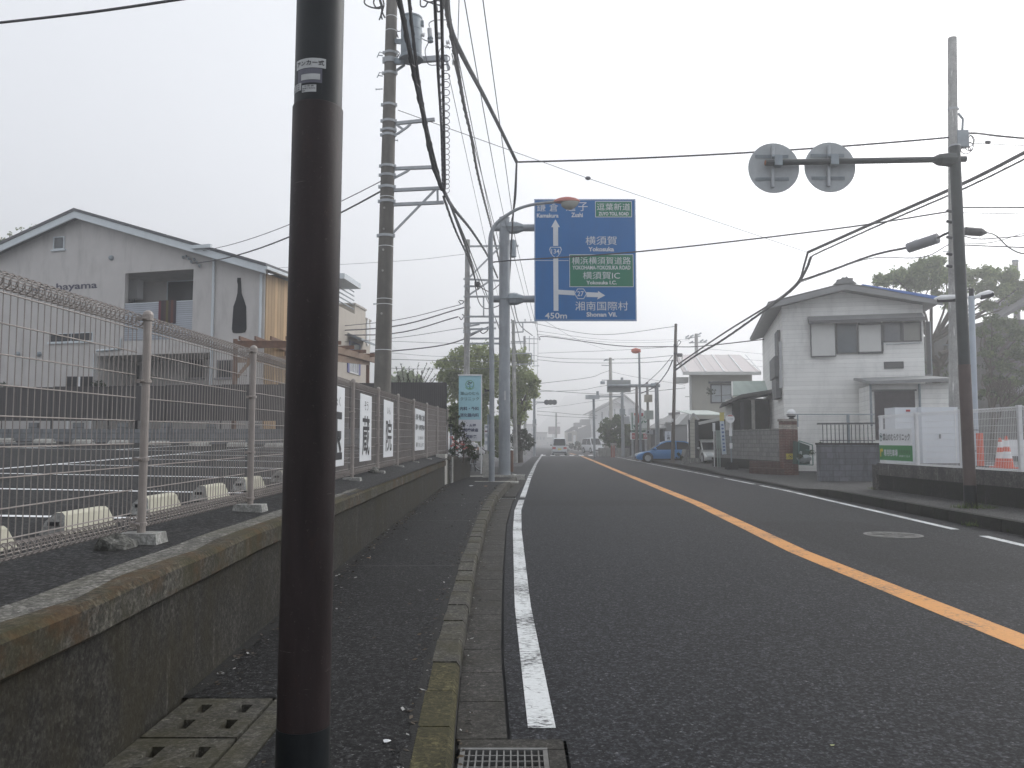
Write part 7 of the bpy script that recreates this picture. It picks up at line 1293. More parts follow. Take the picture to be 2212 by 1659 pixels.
zpoly('emblem', M_lor, [(812, 425), (905, 422), (905, 480), (870, 490), (845, 470), (818, 472)]); zpoly('emblem', M_lred, [(906, 470), (960, 425), (1012, 420), (1010, 480), (950, 505), (925, 560), (930, 620), (880, 655), (882, 600), (900, 530)])
zpoly('emblem', M_lgr, [(1040, 430), (1075, 420), (1068, 470), (1042, 462)]); zpoly('emblem', M_lgr, [(1012, 525), (1040, 480), (1075, 480), (1062, 530)]); zpoly('emblem', M_lgr, [(795, 690), (815, 665), (830, 700), (870, 700), (940, 670), (985, 600), (1010, 575), (1002, 625), (960, 680), (890, 735), (812, 738)]); zpoly('emblem', M_lgr, [(1015, 590), (1035, 580), (1050, 608), (1075, 595), (1095, 600), (1070, 632), (1040, 635)])
zbox('lower_board', M_whitep, 742, 845, 1108, 1000, DC, .3); zbox('red_field', M_lred, 765, 858, 905, 985, DC - .02, .015); zbox('green_field', M_lgr, 906, 868, 1010, 985, DC - .02, .015); zbox('red_field', M_lred, 1011, 868, 1104, 985, DC - .02, .015); zbox('green_field', M_lgr, 765, 798, 1108, 832, DC, .2)
for s, x0, x1, y0, y1 in (('たばこ', 775, 900, 892, 955), ('酒', 922, 985, 885, 962), ('ATM', 1020, 1100, 890, 958)): part(q, 'lettering', M_board, lambda mb: mb.text(s, lambda a, b: tuple(z7(a, b, DC - .05)), x0, x1, y1, y0, 0, .02))
for x in (790, 1080): part(q, 'post', M_galv, lambda mb: mb.box((z7(x, 900).x - .08, DC + .31, 0), (z7(x, 900).x + .08, DC + .45, z7(x, 420).z)))
DV = 57.5; a, b = P(*Z7(1490, 1180), DV), P(*Z7(1612, 820), DV); q = thing('shop_banner', 'upright white board with a large black character behind the brown pole', 'sign', (a.x, DV, 0)); part(q, 'board', M_board, lambda mb: mb.box((a.x, DV, a.z), (b.x, DV + .1, b.z))); part(q, 'post', M_galvd, lambda mb: mb.box(((a.x + b.x) / 2 - .05, DV + .1, 0), ((a.x + b.x) / 2 + .05, DV + .18, b.z)))
vz = lambda x, y: tuple(P(*Z7(x, y), DV - .02)); part(q, 'lettering', M_ink, lambda mb: mb.text('三', vz, 1528, 1588, 925, 895, 0, .03)); part(q, 'lettering', M_ink, lambda mb: mb.text('商', vz, 1530, 1590, 1000, 935, 0, .02)); part(q, 'lettering', M_inkg, lambda mb: mb.text('葉', vz, 1535, 1575, 875, 842, 0, 0)); part(q, 'lettering', mat('banner_green2', (.10, .35, .24), .6), lambda mb: mb.text('店', vz, 1530, 1580, 1145, 1085, 0, .02))
for x, lb in ((1128, 'red brown marker post at the far kerb'), (1150, 'slightly taller red brown marker post at the far kerb')):
    c = Zc_(x, 1330, 74); mb = MB(); mb.lathe((c.x, 74, 0), (0, 0, 1), [(0, .11), (.05, .09), (.9 if x < 1140 else 1.05, .08), (1.1, .02)], 10); solo(mb, 'marker_post', mat('marker_red', (.32, .12, .09), .7), lb, 'marker post', (c.x, 74, 0))
# concrete stub with a clump of leaves beside the brown pole
c = P(*Z7(1935, 1550), 47.0); w_ = P(*Z7(2030, 1550), 47.0).x - c.x; zt9 = P(*Z7(1935, 1215), 47.0).z; mb = MB(); mb.tube([(c.x, 47, 0), (c.x, 47, zt9 * .6), (c.x + .02, 47, zt9)], [w_ * 1.02, w_ * .95, w_ * .8], 10); mb.v = [tuple(Vector(p) + Vector((mnoise.noise(Vector(p) * 5), mnoise.noise(Vector(p) * 6), 0)) * .06) for p in mb.v]; solo(mb, 'stone_post', M_conc, 'rough grey stone post at the garage corner', 'post', (c.x, 47, 0))
# ------------------------------------------------------------------ trees, shrubs, plants
def lm(name, g, k=1.0): return leafmat(name, (.030 * k, .052 * k, .018 * k), (.105 * k, .150 * k, .045 * k)) if g == 0 else leafmat(name, (.022 * k, .040 * k, .020 * k), (.060 * k, .088 * k, .040 * k))
M_l1 = leafmat('leaf_fresh', (.17, .21, .08), (.44, .50, .22), .65); M_l2 = leafmat('leaf_dark', (.020, .034, .016), (.055, .075, .032)); M_l3 = leafmat('leaf_mid', (.05, .08, .03), (.17, .22, .085), .45); M_l4 = leafmat('leaf_bluish', (.12, .17, .07), (.30, .38, .15), .55)
M_fl = leafmat('flower_pink', (.42, .10, .10), (.62, .26, .22), .3)
def limbs(mb, base, tips, r0, bend=.15):
    base = Vector(base)
    for t_, r in tips:
        t_ = Vector(t_); m = base.lerp(t_, .5) + Vector((random.uniform(-1, 1), random.uniform(-1, 1), .3)) * (t_ - base).length * bend
        mb.tube(smoothpts([base, m, t_], 4), [r0 * (1 - .75 * k / 8) for k in range(9)], 7)
def tree(name, label, cat, D, trunk, blobs, leafm, leaf, dens, r0=.16, spread=1.0, flat=.75, group=None, base_z=0, limbn=8, k=1.0):
    b = P(*trunk[0], D); b = Vector((b.x, D, base_z)); t_ = P(*trunk[1], D); q = thing(name, label, cat, b, group)
    bl = []
    for u, v, r in blobs:
        rr = r * D / F * k
        for dy in ((-.55, .5) if spread > .6 else (0,)): bl.append((P(u + random.uniform(-4, 4), v + random.uniform(-3, 3), D + dy * 2 * spread * (1 + rr * .3)), rr * random.uniform(.85, 1.1)))
    def tr(mb):
        mb.tube(smoothpts([b, b.lerp(t_, .5) + Vector((random.uniform(-.1, .1), 0, 0)), t_], 4), [r0 * (1.25 - .55 * k / 8) for k in range(9)], 10)
        limbs(mb, t_, [(c, .05) for c, r in random.sample(bl, min(limbn, len(bl)))], r0 * .55); limbs(mb, b.lerp(t_, .75), [(c, .04) for c, r in random.sample(bl, min(4, len(bl)))], r0 * .4)
    part(q, 'trunk', M_bark, tr); foliage([(c, r) for c, r in bl], leaf, dens, flat).build('crown', leafm, q); return q
tree('roadside_tree', 'fresh green spreading tree behind the clinic banner', 'tree', 54, ((1018, 960), (1016, 880)), [(965, 785, 24), (985, 770, 26), (1012, 765, 28), (1040, 762, 28), (1062, 775, 28), (960, 815, 20), (985, 810, 34), (1020, 800, 38), (1055, 810, 36), (975, 850, 28), (1005, 845, 36), (1040, 850, 38), (1062, 845, 24), (1000, 890, 34), (1035, 895, 36), (985, 885, 20)], M_l1, .115, 19, .2)
tree('roadside_tree', 'fresh green tree just right of the thick sign post', 'tree', 56, ((1123, 968), (1122, 890)), [(1085, 790, 24), (1105, 765, 22), (1125, 775, 24), (1095, 815, 30), (1120, 805, 30), (1142, 815, 22), (1158, 826, 14), (1110, 845, 34), (1138, 848, 26), (1156, 850, 12), (1100, 880, 28), (1125, 880, 26), (1142, 872, 16), (1115, 905, 20)], M_l1, .115, 19, .2)
tree('roadside_bush', 'dark round bush at the foot of the tree by the signal pole', 'bush', 57, ((1125, 975), (1125, 955)), [(1112, 945, 16), (1128, 940, 18), (1140, 950, 14), (1115, 962, 14), (1132, 962, 16)], M_l2, .12, 20, .08)
tree('hedge_tree', 'dark leafy screen of trees behind the left roadside trees', 'tree', 62, ((1030, 965), (1030, 915)), [(980, 905, 26), (1010, 910, 30), (1040, 915, 30), (1070, 910, 28), (1000, 935, 22), (1035, 940, 26), (1065, 935, 24), (1085, 930, 20)], M_l4, .16, 14, .15)
tree('grass_bank_bush', 'light green low bush beyond the end of the planter', 'bush', 44, ((1050, 985), (1050, 975)), [(1040, 955, 14), (1055, 950, 16), (1070, 958, 16), (1086, 962, 14), (1062, 972, 14), (1080, 978, 12), (1095, 972, 10)], leafmat('leaf_lime', (.09, .13, .03), (.17, .21, .06), .3), .07, 40, .05)
tree('hazy_tree', 'round hazy dark tree beyond the dark screen fence', 'tree', 85, ((860, 850), (862, 830)), [(850, 828, 20), (872, 818, 22), (892, 826, 18), (865, 840, 22), (885, 842, 18)], M_l4, .25, 12, .2)
tree('garden_bush', 'pale green bush at the end of the dark screen fence', 'bush', 33, ((985, 960), (985, 930)), [(976, 885, 12), (986, 875, 12), (980, 905, 14), (992, 900, 12), (984, 925, 14)], leafmat('leaf_pale', (.07, .10, .035), (.16, .20, .08), .3), .06, 70, .04, base_z=.4)
q = tree('flowering_shrub', 'dark shrub with small salmon flowers growing in the block planter', 'shrub', 27.0, ((1000, 990), (1000, 965)), [(975, 910, 10), (988, 895, 9), (984, 930, 15), (1000, 945, 15), (995, 920, 12), (980, 955, 15), (1000, 965, 16), (1014, 955, 11), (1012, 975, 12), (985, 975, 14), (1022, 978, 8)], leafmat('leaf_shrub', (.028, .040, .018), (.085, .10, .045)), .035, 160, .03, .35, .9, base_z=.8)
fb = [(P(u, v, 26.75), r * 27 / F) for u, v, r in ((975, 945, 7), (985, 955, 9), (998, 958, 8), (990, 968, 8), (978, 962, 6), (1006, 968, 5))]; foliage(fb, .03, 60).build('flower', M_fl, q)
tree('flowering_shrub', 'lower green shrub spilling over the wall beside the salmon flowers', 'shrub', 29.0, ((1010, 992), (1012, 980)), [(1008, 975, 10), (1018, 965, 9), (1022, 982, 10), (1012, 990, 9), (1028, 985, 7)], M_l2, .04, 120, .03, .3, base_z=.8)
# spiky plant rising over the dark screen fence
q = thing('spiky_plant', 'upright spiky leafed shrub rising above the dark screen fence', 'plant', (P(910, 850, 30.5).x, 30.5, 1.0)); stems = [((862, 838), (856, 792)), ((875, 838), (866, 786)), ((880, 838), (884, 792)), ((893, 838), (892, 798)), ((898, 838), (904, 783)), ((900, 838), (922, 785)), ((905, 838), (928, 795)), ((912, 838), (936, 797)), ((918, 838), (945, 806)), ((890, 838), (878, 806)), ((908, 838), (912, 800)), ((925, 838), (941, 818)), ((870, 838), (860, 812))]
part(q, 'stem', M_bark, lambda mb: [mb.tube([P(a[0] * .4 + 900 * .6, 860, 30.5), P(*a, 30.5), P(*b, 30.5)], [.015, .012, .005], 5) for a, b in stems])
mb = MB()
for a, b in stems:
    p0_, p1_ = P(*a, 30.5), P(*b, 30.5)
    for k in range(40):
        f = random.random() ** .8; c = p0_.lerp(p1_, f); an = random.random() * 6.28; d = Vector((math.cos(an) * .10, math.sin(an) * .10, .09)) * random.uniform(.6, 1.1) * (.75 if f > .5 else 1); s = Vector((-d.y, d.x, 0)).normalized() * .013; mb.add([c - s, c + s * .2 + d * .5 + s, c + d, c + s], [(0, 3, 1, 2)])
mb.build('leaves', leafmat('leaf_spiky', (.022, .032, .014), (.05, .065, .025)), q)
# the big spreading tree behind the white house
tree('spreading_tree', 'broad umbrella shaped tree spreading behind the white house', 'tree', 50, ((2035, 905), (2012, 740)), [(1905, 608, 16), (1930, 600, 20), (1955, 592, 20), (1985, 585, 22), (2012, 575, 20), (2028, 562, 10), (2045, 590, 24), (2068, 583, 16), (1975, 612, 20), (2010, 610, 24), (2095, 590, 20), (2125, 585, 18), (2152, 592, 20), (2180, 600, 20), (2205, 618, 20), (2230, 640, 26), (2080, 615, 20), (2120, 620, 24), (2160, 630, 22), (2030, 640, 16), (2060, 650, 18), (2200, 660, 24), (2140, 660, 18)], M_l4, .10, 42, .17, .9, .6, limbn=18, k=1.3)
tree('spreading_tree', 'lower leafy green tree in front of the grey house on the right', 'tree', 42, ((2150, 900), (2140, 800)), [(2140, 690, 18), (2170, 700, 22), (2205, 720, 24), (2125, 720, 14), (2150, 735, 20), (2190, 760, 22), (2135, 765, 16), (2225, 760, 26), (2165, 790, 18), (2215, 810, 22), (2180, 830, 18), (2140, 820, 14), (2160, 860, 16), (2200, 870, 20), (2125, 850, 12), (2190, 720, 18)], M_l3, .08, 40, .14, .9, .65, limbn=14, k=1.25)
q = thing('bare_tree', 'nearly bare dark tree with twisted branches behind the white fence', 'tree', (P(2140, 900, 36).x, 36, .9)); bt = P(2140, 880, 36)
def bare(mb):
    random.seed(5)
    def rec(p, d, L, r, n):
        e = p + d * L; mb.tube([p, p.lerp(e, .5) + Vector((random.uniform(-1, 1), random.uniform(-1, 1), random.uniform(-.5, .5))) * L * .12, e], [r, r * .85, r * .65], 6)
        if n: [rec(e, (d + Vector((random.uniform(-1, 1), random.uniform(-.6, .6), random.uniform(-.2, .7))) * .75).normalized(), L * .74, r * .62, n - 1) for _ in range(3 if n > 1 else 2)]
    rec(Vector((bt.x, 36, .9)), Vector((.05, 0, 1)), 1.1, .16, 5)
part(q, 'trunk', M_bark, bare); foliage([(P(u, v, 36), r * 36 / F) for u, v, r in ((2120, 790, 12), (2150, 775, 12), (2130, 825, 11), (2165, 815, 12), (2145, 850, 12), (2120, 860, 10), (2175, 855, 10))], .045, 40).build('leaves', M_l2, q)
q = thing('pruned_tree', 'cut back bare tree stump behind the annexe roof', 'tree', (P(1990, 880, 44).x, 44, 0)); part(q, 'trunk', M_bark, lambda mb: [mb.tube([P(x, y, 44) for x, y in pts], [.16, .14, .12, .1][:len(pts)], 8) for pts in ([(2026, 880), (2024, 780), (2018, 768)], [(2024, 782), (2012, 768), (2008, 752)], [(2030, 765), (2060, 757)], [(2024, 800), (2040, 775), (2044, 765)])]); foliage([(P(2005, 800, 44), .35), (P(2035, 790, 44), .3), (P(2050, 806, 44), .3)], .06, 30).build('leaves', M_l3, q)
q = thing('grey_house', 'grey house half hidden by trees beyond the clinic car park', 'house', (P(2190, 900, 47).x, 47, 0)); a, b = P(2152, 900, 47), P(2300, 690, 47); part(q, 'wall', mat('stone_grey', (.12, .12, .115), .85, .3, 2), lambda mb: mb.box((a.x, 47, 0), (b.x, 55, b.z))); part(q, 'roof', M_fr, lambda mb: mb.hexa([P(2140, 705, 46), P(2310, 600, 46), P(2310, 570, 54), P(2150, 660, 54)], [P(2140, 697, 46), P(2310, 592, 46), P(2310, 560, 54), P(2150, 650, 54)])); part(q, 'eave', M_fg, lambda mb: mb.hexa([P(2152, 865, 46), P(2310, 815, 46), P(2310, 815, 47), P(2152, 860, 47)], [P(2152, 858, 46), P(2310, 800, 46), P(2310, 800, 47), P(2152, 850, 47)]))
q = pole_at('short pale chimney like pole above the trees on the right', 1, 1, 1, 1, .01, M_polef) if False else thing('chimney_pole', 'pale pole standing above the trees at the right edge', 'pole', (P(2194, 700, 55).x, 55, 0)); part(q, 'shaft', M_polef, lambda mb: mb.tube([(P(2194, 700, 55).x, 55, 0), P(2193, 565, 55)], [.26, .19], 12)); part(q, 'cap', M_galvd, lambda mb: mb.cyl(P(2193, 566, 55), P(2193, 562, 55), .21, n=12))
# clipped hedge before the white house
tree('garden_hedge', 'big clipped green garden hedge below the white house', 'hedge', 79, ((1330, 985), (1330, 960)), [(1302, 925, 14), (1316, 915, 16), (1335, 908, 18), (1350, 915, 16), (1305, 945, 12), (1322, 938, 18), (1342, 935, 20), (1356, 940, 12), (1318, 955, 14), (1338, 958, 16), (1352, 958, 12), (1362, 922, 8)], M_l3, .16, 14, .15, .7)
tree('garden_hedge', 'low dark hedge at the foot of the dark house', 'hedge', 122, ((1250, 980), (1250, 970)), [(1238, 965, 9), (1250, 962, 10), (1262, 966, 9), (1228, 972, 6), (1272, 970, 6)], M_l2, .2, 12, .1, .6)
for (u, v, D, r, lb) in ((1466, 985, 46.5, 9, 'dark leafy clump beside the rough stone post'), (1755, 975, 29.3, 7, 'small weed clump on top of the blue grey block wall'), (1728, 985, 33, 8, 'dark weed clump beside the green refuse box'), (1812, 965, 31.0, 9, 'leafy bush behind the dark railing'), (1775, 960, 31.2, 7, 'small bush left of the railing post'), (1795, 978, 29.7, 5, 'moss and weeds on the block wall top'), (1535, 845, 57, 9, 'rambling vine under the beige house window')):
    c = P(u, v, D); q = thing('weed_clump', lb, 'plant', c); foliage([(c, r * D / F), (c + Vector((r * .7 * D / F, .1, -r * .4 * D / F)), r * .7 * D / F), (c + Vector((-r * .6 * D / F, -.1, -r * .5 * D / F)), r * .6 * D / F)], .04, 70).build('leaves', M_l2, q); part(q, 'stem', M_bark, lambda mb: mb.tube([c - Vector((0, 0, r * D / F)), c], [.02, .01], 5))
for (x, y, s, lb) in ((10.4, 22.4, .35, 'grassy tuft at the corner of the clinic wall'), (9.2, 16.2, .3, 'dry grass tuft round the foot of the leaning sign pole'), (8.42, 14.6, .22, 'weeds growing from the far kerb joint'), (8.6, 13.6, .2, 'small weed at the far kerb near the frame edge')):
    mb = MB(); z0 = .2 if y > 15 or x > 9 else .02
    for k in range(160):
        a = random.random() * 6.28; r = s * random.random() ** .7 * 1.6; h = random.uniform(.05, .16) * (1.3 - r / s / 2); px_, py_ = x + r * math.cos(a), y + r * .6 * math.sin(a); l = Vector((random.uniform(-.08, .08), random.uniform(-.08, .08), h)); w9 = Vector((random.uniform(-1, 1), random.uniform(-1, 1), 0)).normalized() * .008; p_ = Vector((px_, py_, z0)); mb.add([p_ - w9, p_ + w9, p_ + l], [(0, 1, 2)])
    o = mb.build('grass_tuft', M_grass, None, (x, y, z0)); o['label'] = lb; o['kind'] = 'stuff'
# shrubs against the restaurant wall
for x, y, r, lb in ((740, 1475, 42, 'green shrub against the restaurant wall beside the entrance'), (25, 1490, 30, 'low green shrub at the left foot of the restaurant')):
    s, z = Lc(x, y, -.6); c = W.pt(s, z, -.6); q = thing('wall_shrub', lb, 'shrub', (c.x, c.y, 1.2)); foliage([(c, r * .0052 * 1.6), (c + Vector((.3, 0, -.25)), .3), (c + Vector((-.25, 0, -.3)), .28)], .05, 90).build('leaves', leafmat('leaf_wall%d' % r, (.03, .05, .02), (.08, .12, .045)), q); part(q, 'stem', M_bark, lambda mb: mb.tube([(c.x, c.y, 1.0), c], [.03, .01], 6))
s, z = Lc(605, 1470, -.8); c = W.pt(s, z, -.8); q = thing('menu_board', 'white framed board with two dark panes beside the restaurant shrub', 'board', (c.x, c.y, 1.2)); part(q, 'frame', M_whitep, lambda mb: (mb.box((c.x - .60, c.y, c.z - .3), (c.x + .55, c.y + .08, c.z + .32)), mb.box((c.x - .5, c.y + .02, 1.0), (c.x - .44, c.y + .06, c.z - .3)), mb.box((c.x + .44, c.y + .02, 1.0), (c.x + .5, c.y + .06, c.z - .3)))); part(q, 'pane', M_dark, lambda mb: (mb.box((c.x - .58, c.y - .02, c.z - .12), (c.x - .12, c.y - .001, c.z + .33)))); part(q, 'pane', M_dark, lambda mb: (mb.box((c.x + .02, c.y - .02, c.z - .12), (c.x + .52, c.y - .001, c.z + .33))))
tree('backdrop_tree', 'pale new leaved tree top behind the restaurant roof', 'tree', 58, ((30, 700), (30, 560)), [(20, 505, 10), (50, 498, 12), (75, 490, 10), (5, 520, 10), (90, 498, 6), (35, 520, 12), (-20, 520, 14)], leafmat('leaf_new', (.16, .20, .08), (.28, .30, .16), .4), .10, 9, .12, .4, limbn=10)
# person standing beyond the planter
DPp = 38.0; pb = P(1022, 990, DPp); q = thing('person', 'person in white shirt and dark trousers standing beyond the planter', 'person', (pb.x, DPp, 0))
def person(q, x, y, z, H):
    J = {'pel': (0, 0, .53), 'wai': (0, 0, .62), 'che': (0, .01, .74), 'nec': (0, .01, .83), 'hed': (0, -.01, .90), 'top': (0, -.005, .975)}
    V = [J['pel'], J['wai'], J['che'], J['nec'], J['hed'], J['top']]; E = [(0, 1), (1, 2), (2, 3), (3, 4), (4, 5)]; RR = [.085, .078, .092, .033, .055, .045]
    for s in (-1, 1):
        b_ = len(V); V += [(s * .055, 0, .50), (s * .06, -.01, .28), (s * .06, .01, .045), (s * .065, -.06, .02)]; RR += [.055, .038, .026, .024]; E += [(0, b_), (b_, b_ + 1), (b_ + 1, b_ + 2), (b_ + 2, b_ + 3)]
        b_ = len(V); V += [(s * .11, .01, .79), (s * .135, .0, .64), (s * .02, -.10, .62)]; RR += [.036, .028, .022]; E += [(2, b_), (b_, b_ + 1), (b_ + 1, b_ + 2)]
        h_ = b_ + 2
        for k in range(4): c_ = len(V); V += [(-s * .02 + 0, -.105, .615 + .012 * k), (-s * (.045 - .004 * abs(k - 1)), -.10, .612 + .012 * k)]; RR += [.006, .005]; E += [(h_, c_), (c_, c_ + 1)]
        c_ = len(V); V += [(s * .01, -.115, .645)]; RR += [.006]; E += [(h_, c_)]
    me = bpy.data.meshes.new('body'); me.from_pydata([(a * H, b * H, c * H) for a, b, c in V], E, []); o = bpy.data.objects.new('body', me); COL.objects.link(o)
    m = o.modifiers.new('skin', 'SKIN'); 
    for i, v in enumerate(me.skin_vertices[0].data): v.radius = (RR[i] * H, RR[i] * H * .8); v.use_root = i == 0
    o.modifiers.new('sub', 'SUBSURF').levels = 3; bpy.context.view_layer.update(); dg = bpy.context.evaluated_depsgraph_get(); m2 = bpy.data.meshes.new_from_object(o.evaluated_get(dg)); o.modifiers.clear(); o.data = m2
    ms = [mat('skin_tone', (.42, .27, .20), .6), mat('shirt_white', (.62, .62, .63), .8), mat('trousers_dark', (.05, .05, .06), .8)]; m2.materials.clear()
    for k in ms: m2.materials.append(k)
    for p in m2.polygons:
        c_ = p.center / H; p.material_index = 0 if c_.z > .835 or (c_.y < -.075 and c_.z > .55) or (abs(c_.x) > .1 and c_.z < .7 and c_.z > .55) else (1 if c_.z > .52 else 2); p.use_smooth = True
    o.parent = q
    c0_ = Vector((x, y, z)); part(q, 'hair', mat('hair_dark', (.02, .018, .016), .7), lambda mb: mb.sphere(c0_ + Vector((0, .012 * H, .945 * H)), (.052 * H, .062 * H, .052 * H), 14), True)
    part(q, 'nose', ms[0], lambda mb: mb.sphere(c0_ + Vector((0, -.066 * H, .905 * H)), (.008 * H, .012 * H, .014 * H), 8)); 
    for s in (-1, 1): part(q, 'eye', M_black, lambda mb: mb.sphere(c0_ + Vector((s * .02 * H, -.058 * H, .92 * H)), .006 * H, 8)); part(q, 'ear', ms[0], lambda mb: mb.sphere(c0_ + Vector((s * .056 * H, .0, .908 * H)), (.008 * H, .014 * H, .02 * H), 8))
    part(q, 'mouth', mat('lips', (.25, .10, .09), .6), lambda mb: mb.sphere(c0_ + Vector((0, -.06 * H, .882 * H)), (.016 * H, .006 * H, .004 * H), 8))
person(q, pb.x, DPp, .004, 1.76)
# leaf litter and grit along the wall foot, the kerb and the gutter
mb = MB(); mb2 = MB()
for k in range(1500):
    y = random.uniform(3.2, 24); r_ = random.random()
    if r_ < .55: x, z = xW(y) + abs(random.gauss(0, .10)) + .02, sw(y) + .004
    elif r_ < .75: x, z = xK(y) - .19 - abs(random.gauss(0, .06)), sw(y) + .004
    elif r_ < .85: x, z = random.uniform(xW(y), xK(y) - .2), sw(y) + .004
    else: x, z = xK(y) + .02 + abs(random.gauss(0, .05)), .010
    if y < 4.7 and x < -1.15: continue
    s = random.uniform(.006, .02) * (1 + .04 * y); a = random.random() * 6.28; c = Vector((x, y, z)); d = Vector((math.cos(a), math.sin(a), 0)) * s; e = Vector((-d.y, d.x, 0)) * .5
    mb.add([c - d, c + e + Vector((0, 0, s * random.random() * .5)), c + d + Vector((0, 0, s * .3)), c - e], [(0, 1, 2, 3)], 0 if random.random() < .8 else 1)
o = mb.build('leaf_litter', [leafmat('litter', (.03, .024, .018), (.12, .085, .05), .05), mat('grit', (.25, .25, .24), .9)]); o['kind'] = 'stuff'; o['label'] = 'small dry leaf bits and grit along the sidewalk edges'
# ------------------------------------------------------------------ overhead wires
def wire(label, pts, r, m=None, sag=0, smooth=True, name='overhead_cable', cat='cable', n=14, twist=0):
    ps = [p if isinstance(p, Vector) else P(*p) for p in pts]
    def off(p):                       # an end outside the picture runs on to the next pole
        f_ = (p.y * ct + (p.z - CH) * st); u_ = CU + F * p.x / f_; v_ = CV - F * (-p.y * st + (p.z - CH) * ct) / f_; return v_ < 0 or u_ < -5 or u_ > 2217
    def ext(e, nxt): d = e - nxt; d.z *= .2; return e + d.normalized() * 16
    if len(ps) > 2 or sag == 0 or True:
        n0_ = len(ps)
        pre = [ext(ps[0], ps[1])] if off(ps[0]) else []; post = [ext(ps[-1], ps[-2])] if off(ps[-1]) else []
    if len(ps) == 2: ps = sagline(ps[0], ps[1], sag, n)
    elif smooth: ps = smoothpts(ps, 6)
    ps = pre + ps + post; mb = MB(); mb.tube(ps, r, 6)
    if twist:
        q_ = []; 
        for a, b in zip(ps, ps[1:]):
            k = max(2, int((b - a).length / .12))
            q_ += [a.lerp(b, i / k) for i in range(k)]
        mb2 = [p + Vector((math.cos(i * .9), 0, math.sin(i * .9))) * r * .85 for i, p in enumerate(q_)]; mb.tube(mb2, r * .4, 5)
    solo(mb, name, m or M_cable, label, cat, ps[0])
g = lambda u, v, z: PZ(u, v, z)
T_ = lambda x, y: Zpole(x, y)
wire('heavy lashed black cable running down past the transformer to the lower arm', [g(855, -40, 7.9), g(882, 95, 7.8), P(895, 163, 13.2), P(914, 250, 15), P(934, 352, 17), P(955, 410, 17.8)], .042, twist=1)
wire('second lashed cable crossing in front of the transformer', [g(880, -40, 8.3), g(890, 60, 8.3), P(901, 150, 13.5), P(914, 232, 15.2), P(929, 305, 16.8), P(955, 408, 17.9)], .03, twist=1)
wire('straight black cable dropping to the lower crossarm end', [g(937.5, -40, 7.6), P(946, 150, 12.6), P(953, 270, 15.4), P(957, 405, 18)], .026)
wire('straight dark cable carrying the coiled wire', [g(953, -40, 7.5), P(957, 180, 13), P(961, 384, 17), P(960, 412, 18)], .026)
cl = [g(953, -40, 7.5).lerp(P(960, 412, 18), k / 420) for k in range(90, 421)]; mb = MB(); mb.tube([p + Vector((.085 * math.cos(k * .42) + .03, 0, .085 * math.sin(k * .42))) for k, p in enumerate(cl)], .0075, 4); solo(mb, 'coiled_wire', M_cableg, 'open coil of thin wire wound along the dark cable', 'cable', cl[0])
wire('thick lashed cable curving right of the transformer towards the sign post', [P(960, -30, 12.5), P(964, 12, 13.4), P(974, 66, 15.5), P(985, 127, 17.5), P(1003, 230, 22), P(1018, 296, 26), P(1034, 384, 31), P(1062, 495, 44), P(1080, 570, 52)], .05, twist=1)
K = P(1116, 350, 25.5)
wire('thickest black cable slanting from the pole top to the hanging junction', [P(962, -40, 12), P(972, 55, 14.5), P(1000, 122, 16.5), P(1050, 216, 20.5), P(1097, 311, 24.5), K], .055)
wire('black cable crossing the road from the hanging junction to the concrete pole', [K, P(2049, 297, 24)], .028, sag=.12)
wire('black cable hanging down from the junction behind the sign post', [K, P(1112, 420, 26), P(1108, 470, 27.5), P(1103, 560, 32), P(1098, 640, 38)], .03)
wire('loose thin cable beside the hanging one', [P(1117, 352, 25.6), P(1114, 430, 27), P(1104, 480, 28)], .014, M_cableg)
for i, (a, b, z, r, lb) in enumerate([((1000, -20), (1071, 384), 9.6, .011, 'thin grey wire left of the sky gap above the street lamp'), ((1040.5, -20), (1109, 478), 10.2, .012, 'rightmost thin grey wire slanting down to the sign post'), ((992, -20), (988, 124), 10.5, .009, 'short thin wire to the end insulator'), ((969, 160), (1084, 678), 9.4, .008, 'finest wire below the fuse cutout'), ((976, 116), (1082, 540), 9.0, .011, 'thin wire alongside the thick curving cable'), ((973, 40), (1083, 582), 9.8, .011, 'twin thin wire alongside the thick curving cable'), ((1071, 384), (1101, 520), 9.6, .010, 'thin wire running on behind the lamp arm')]):
    pa = g(*a, z); pb_ = g(*b, z - .2); wire(lb, [pa, pb_], r, M_cableg, .05)
wire('black bundle from the lower crossarm to the second pole, upper strand', [P(958, 408, 18), P(972, 440, 19.5), P(1003, 525, 27), P(1019, 572, 33), P(1026, 600, 36)], .03)
wire('black bundle from the lower crossarm to the second pole, coiled strand', [P(958, 425, 18), P(985, 500, 23), P(1012, 560, 31), P(1033, 625, 36)], .03, twist=1)
wire('lashed black cable slanting from the lower arm to behind the lamp post', [P(958, 412, 18), P(980, 450, 20.5), P(1020, 500, 27), P(1055, 555, 34), P(1075, 600, 40)], .04, twist=1)
wire('cable from the lower arm running on past the lamp post', [P(960, 420, 18), P(990, 480, 22), P(1030, 580, 33), P(1060, 660, 42), P(1085, 730, 52)], .020)
wire('second cable from the lower arm running on past the lamp post', [P(962, 415, 18), P(1000, 510, 24), P(1040, 620, 36), P(1085, 720, 50)], .018, M_cableg)
wire('thin wire from the upper band of the weathered pole across to the right', [P(860, 238, 18), P(1270, 385, 24), P(1744, 545, 31)], .009, M_cableg, smooth=False)
mb = MB(); mb.sphere(P(1270, 385, 24), (.09, .06, .06), 10); solo(mb, 'wire_coupler', M_cableg, 'small dark coupler halfway along the thin crossing wire', 'coupler', P(1270, 385, 24))
wire('upper service wire from the weathered pole to the restaurant corner', [P(824, 391, 18), W.pt(Lc(1560, 470)[0], Lc(1560, 470)[1], -.3)], .012, M_cableg, .25)
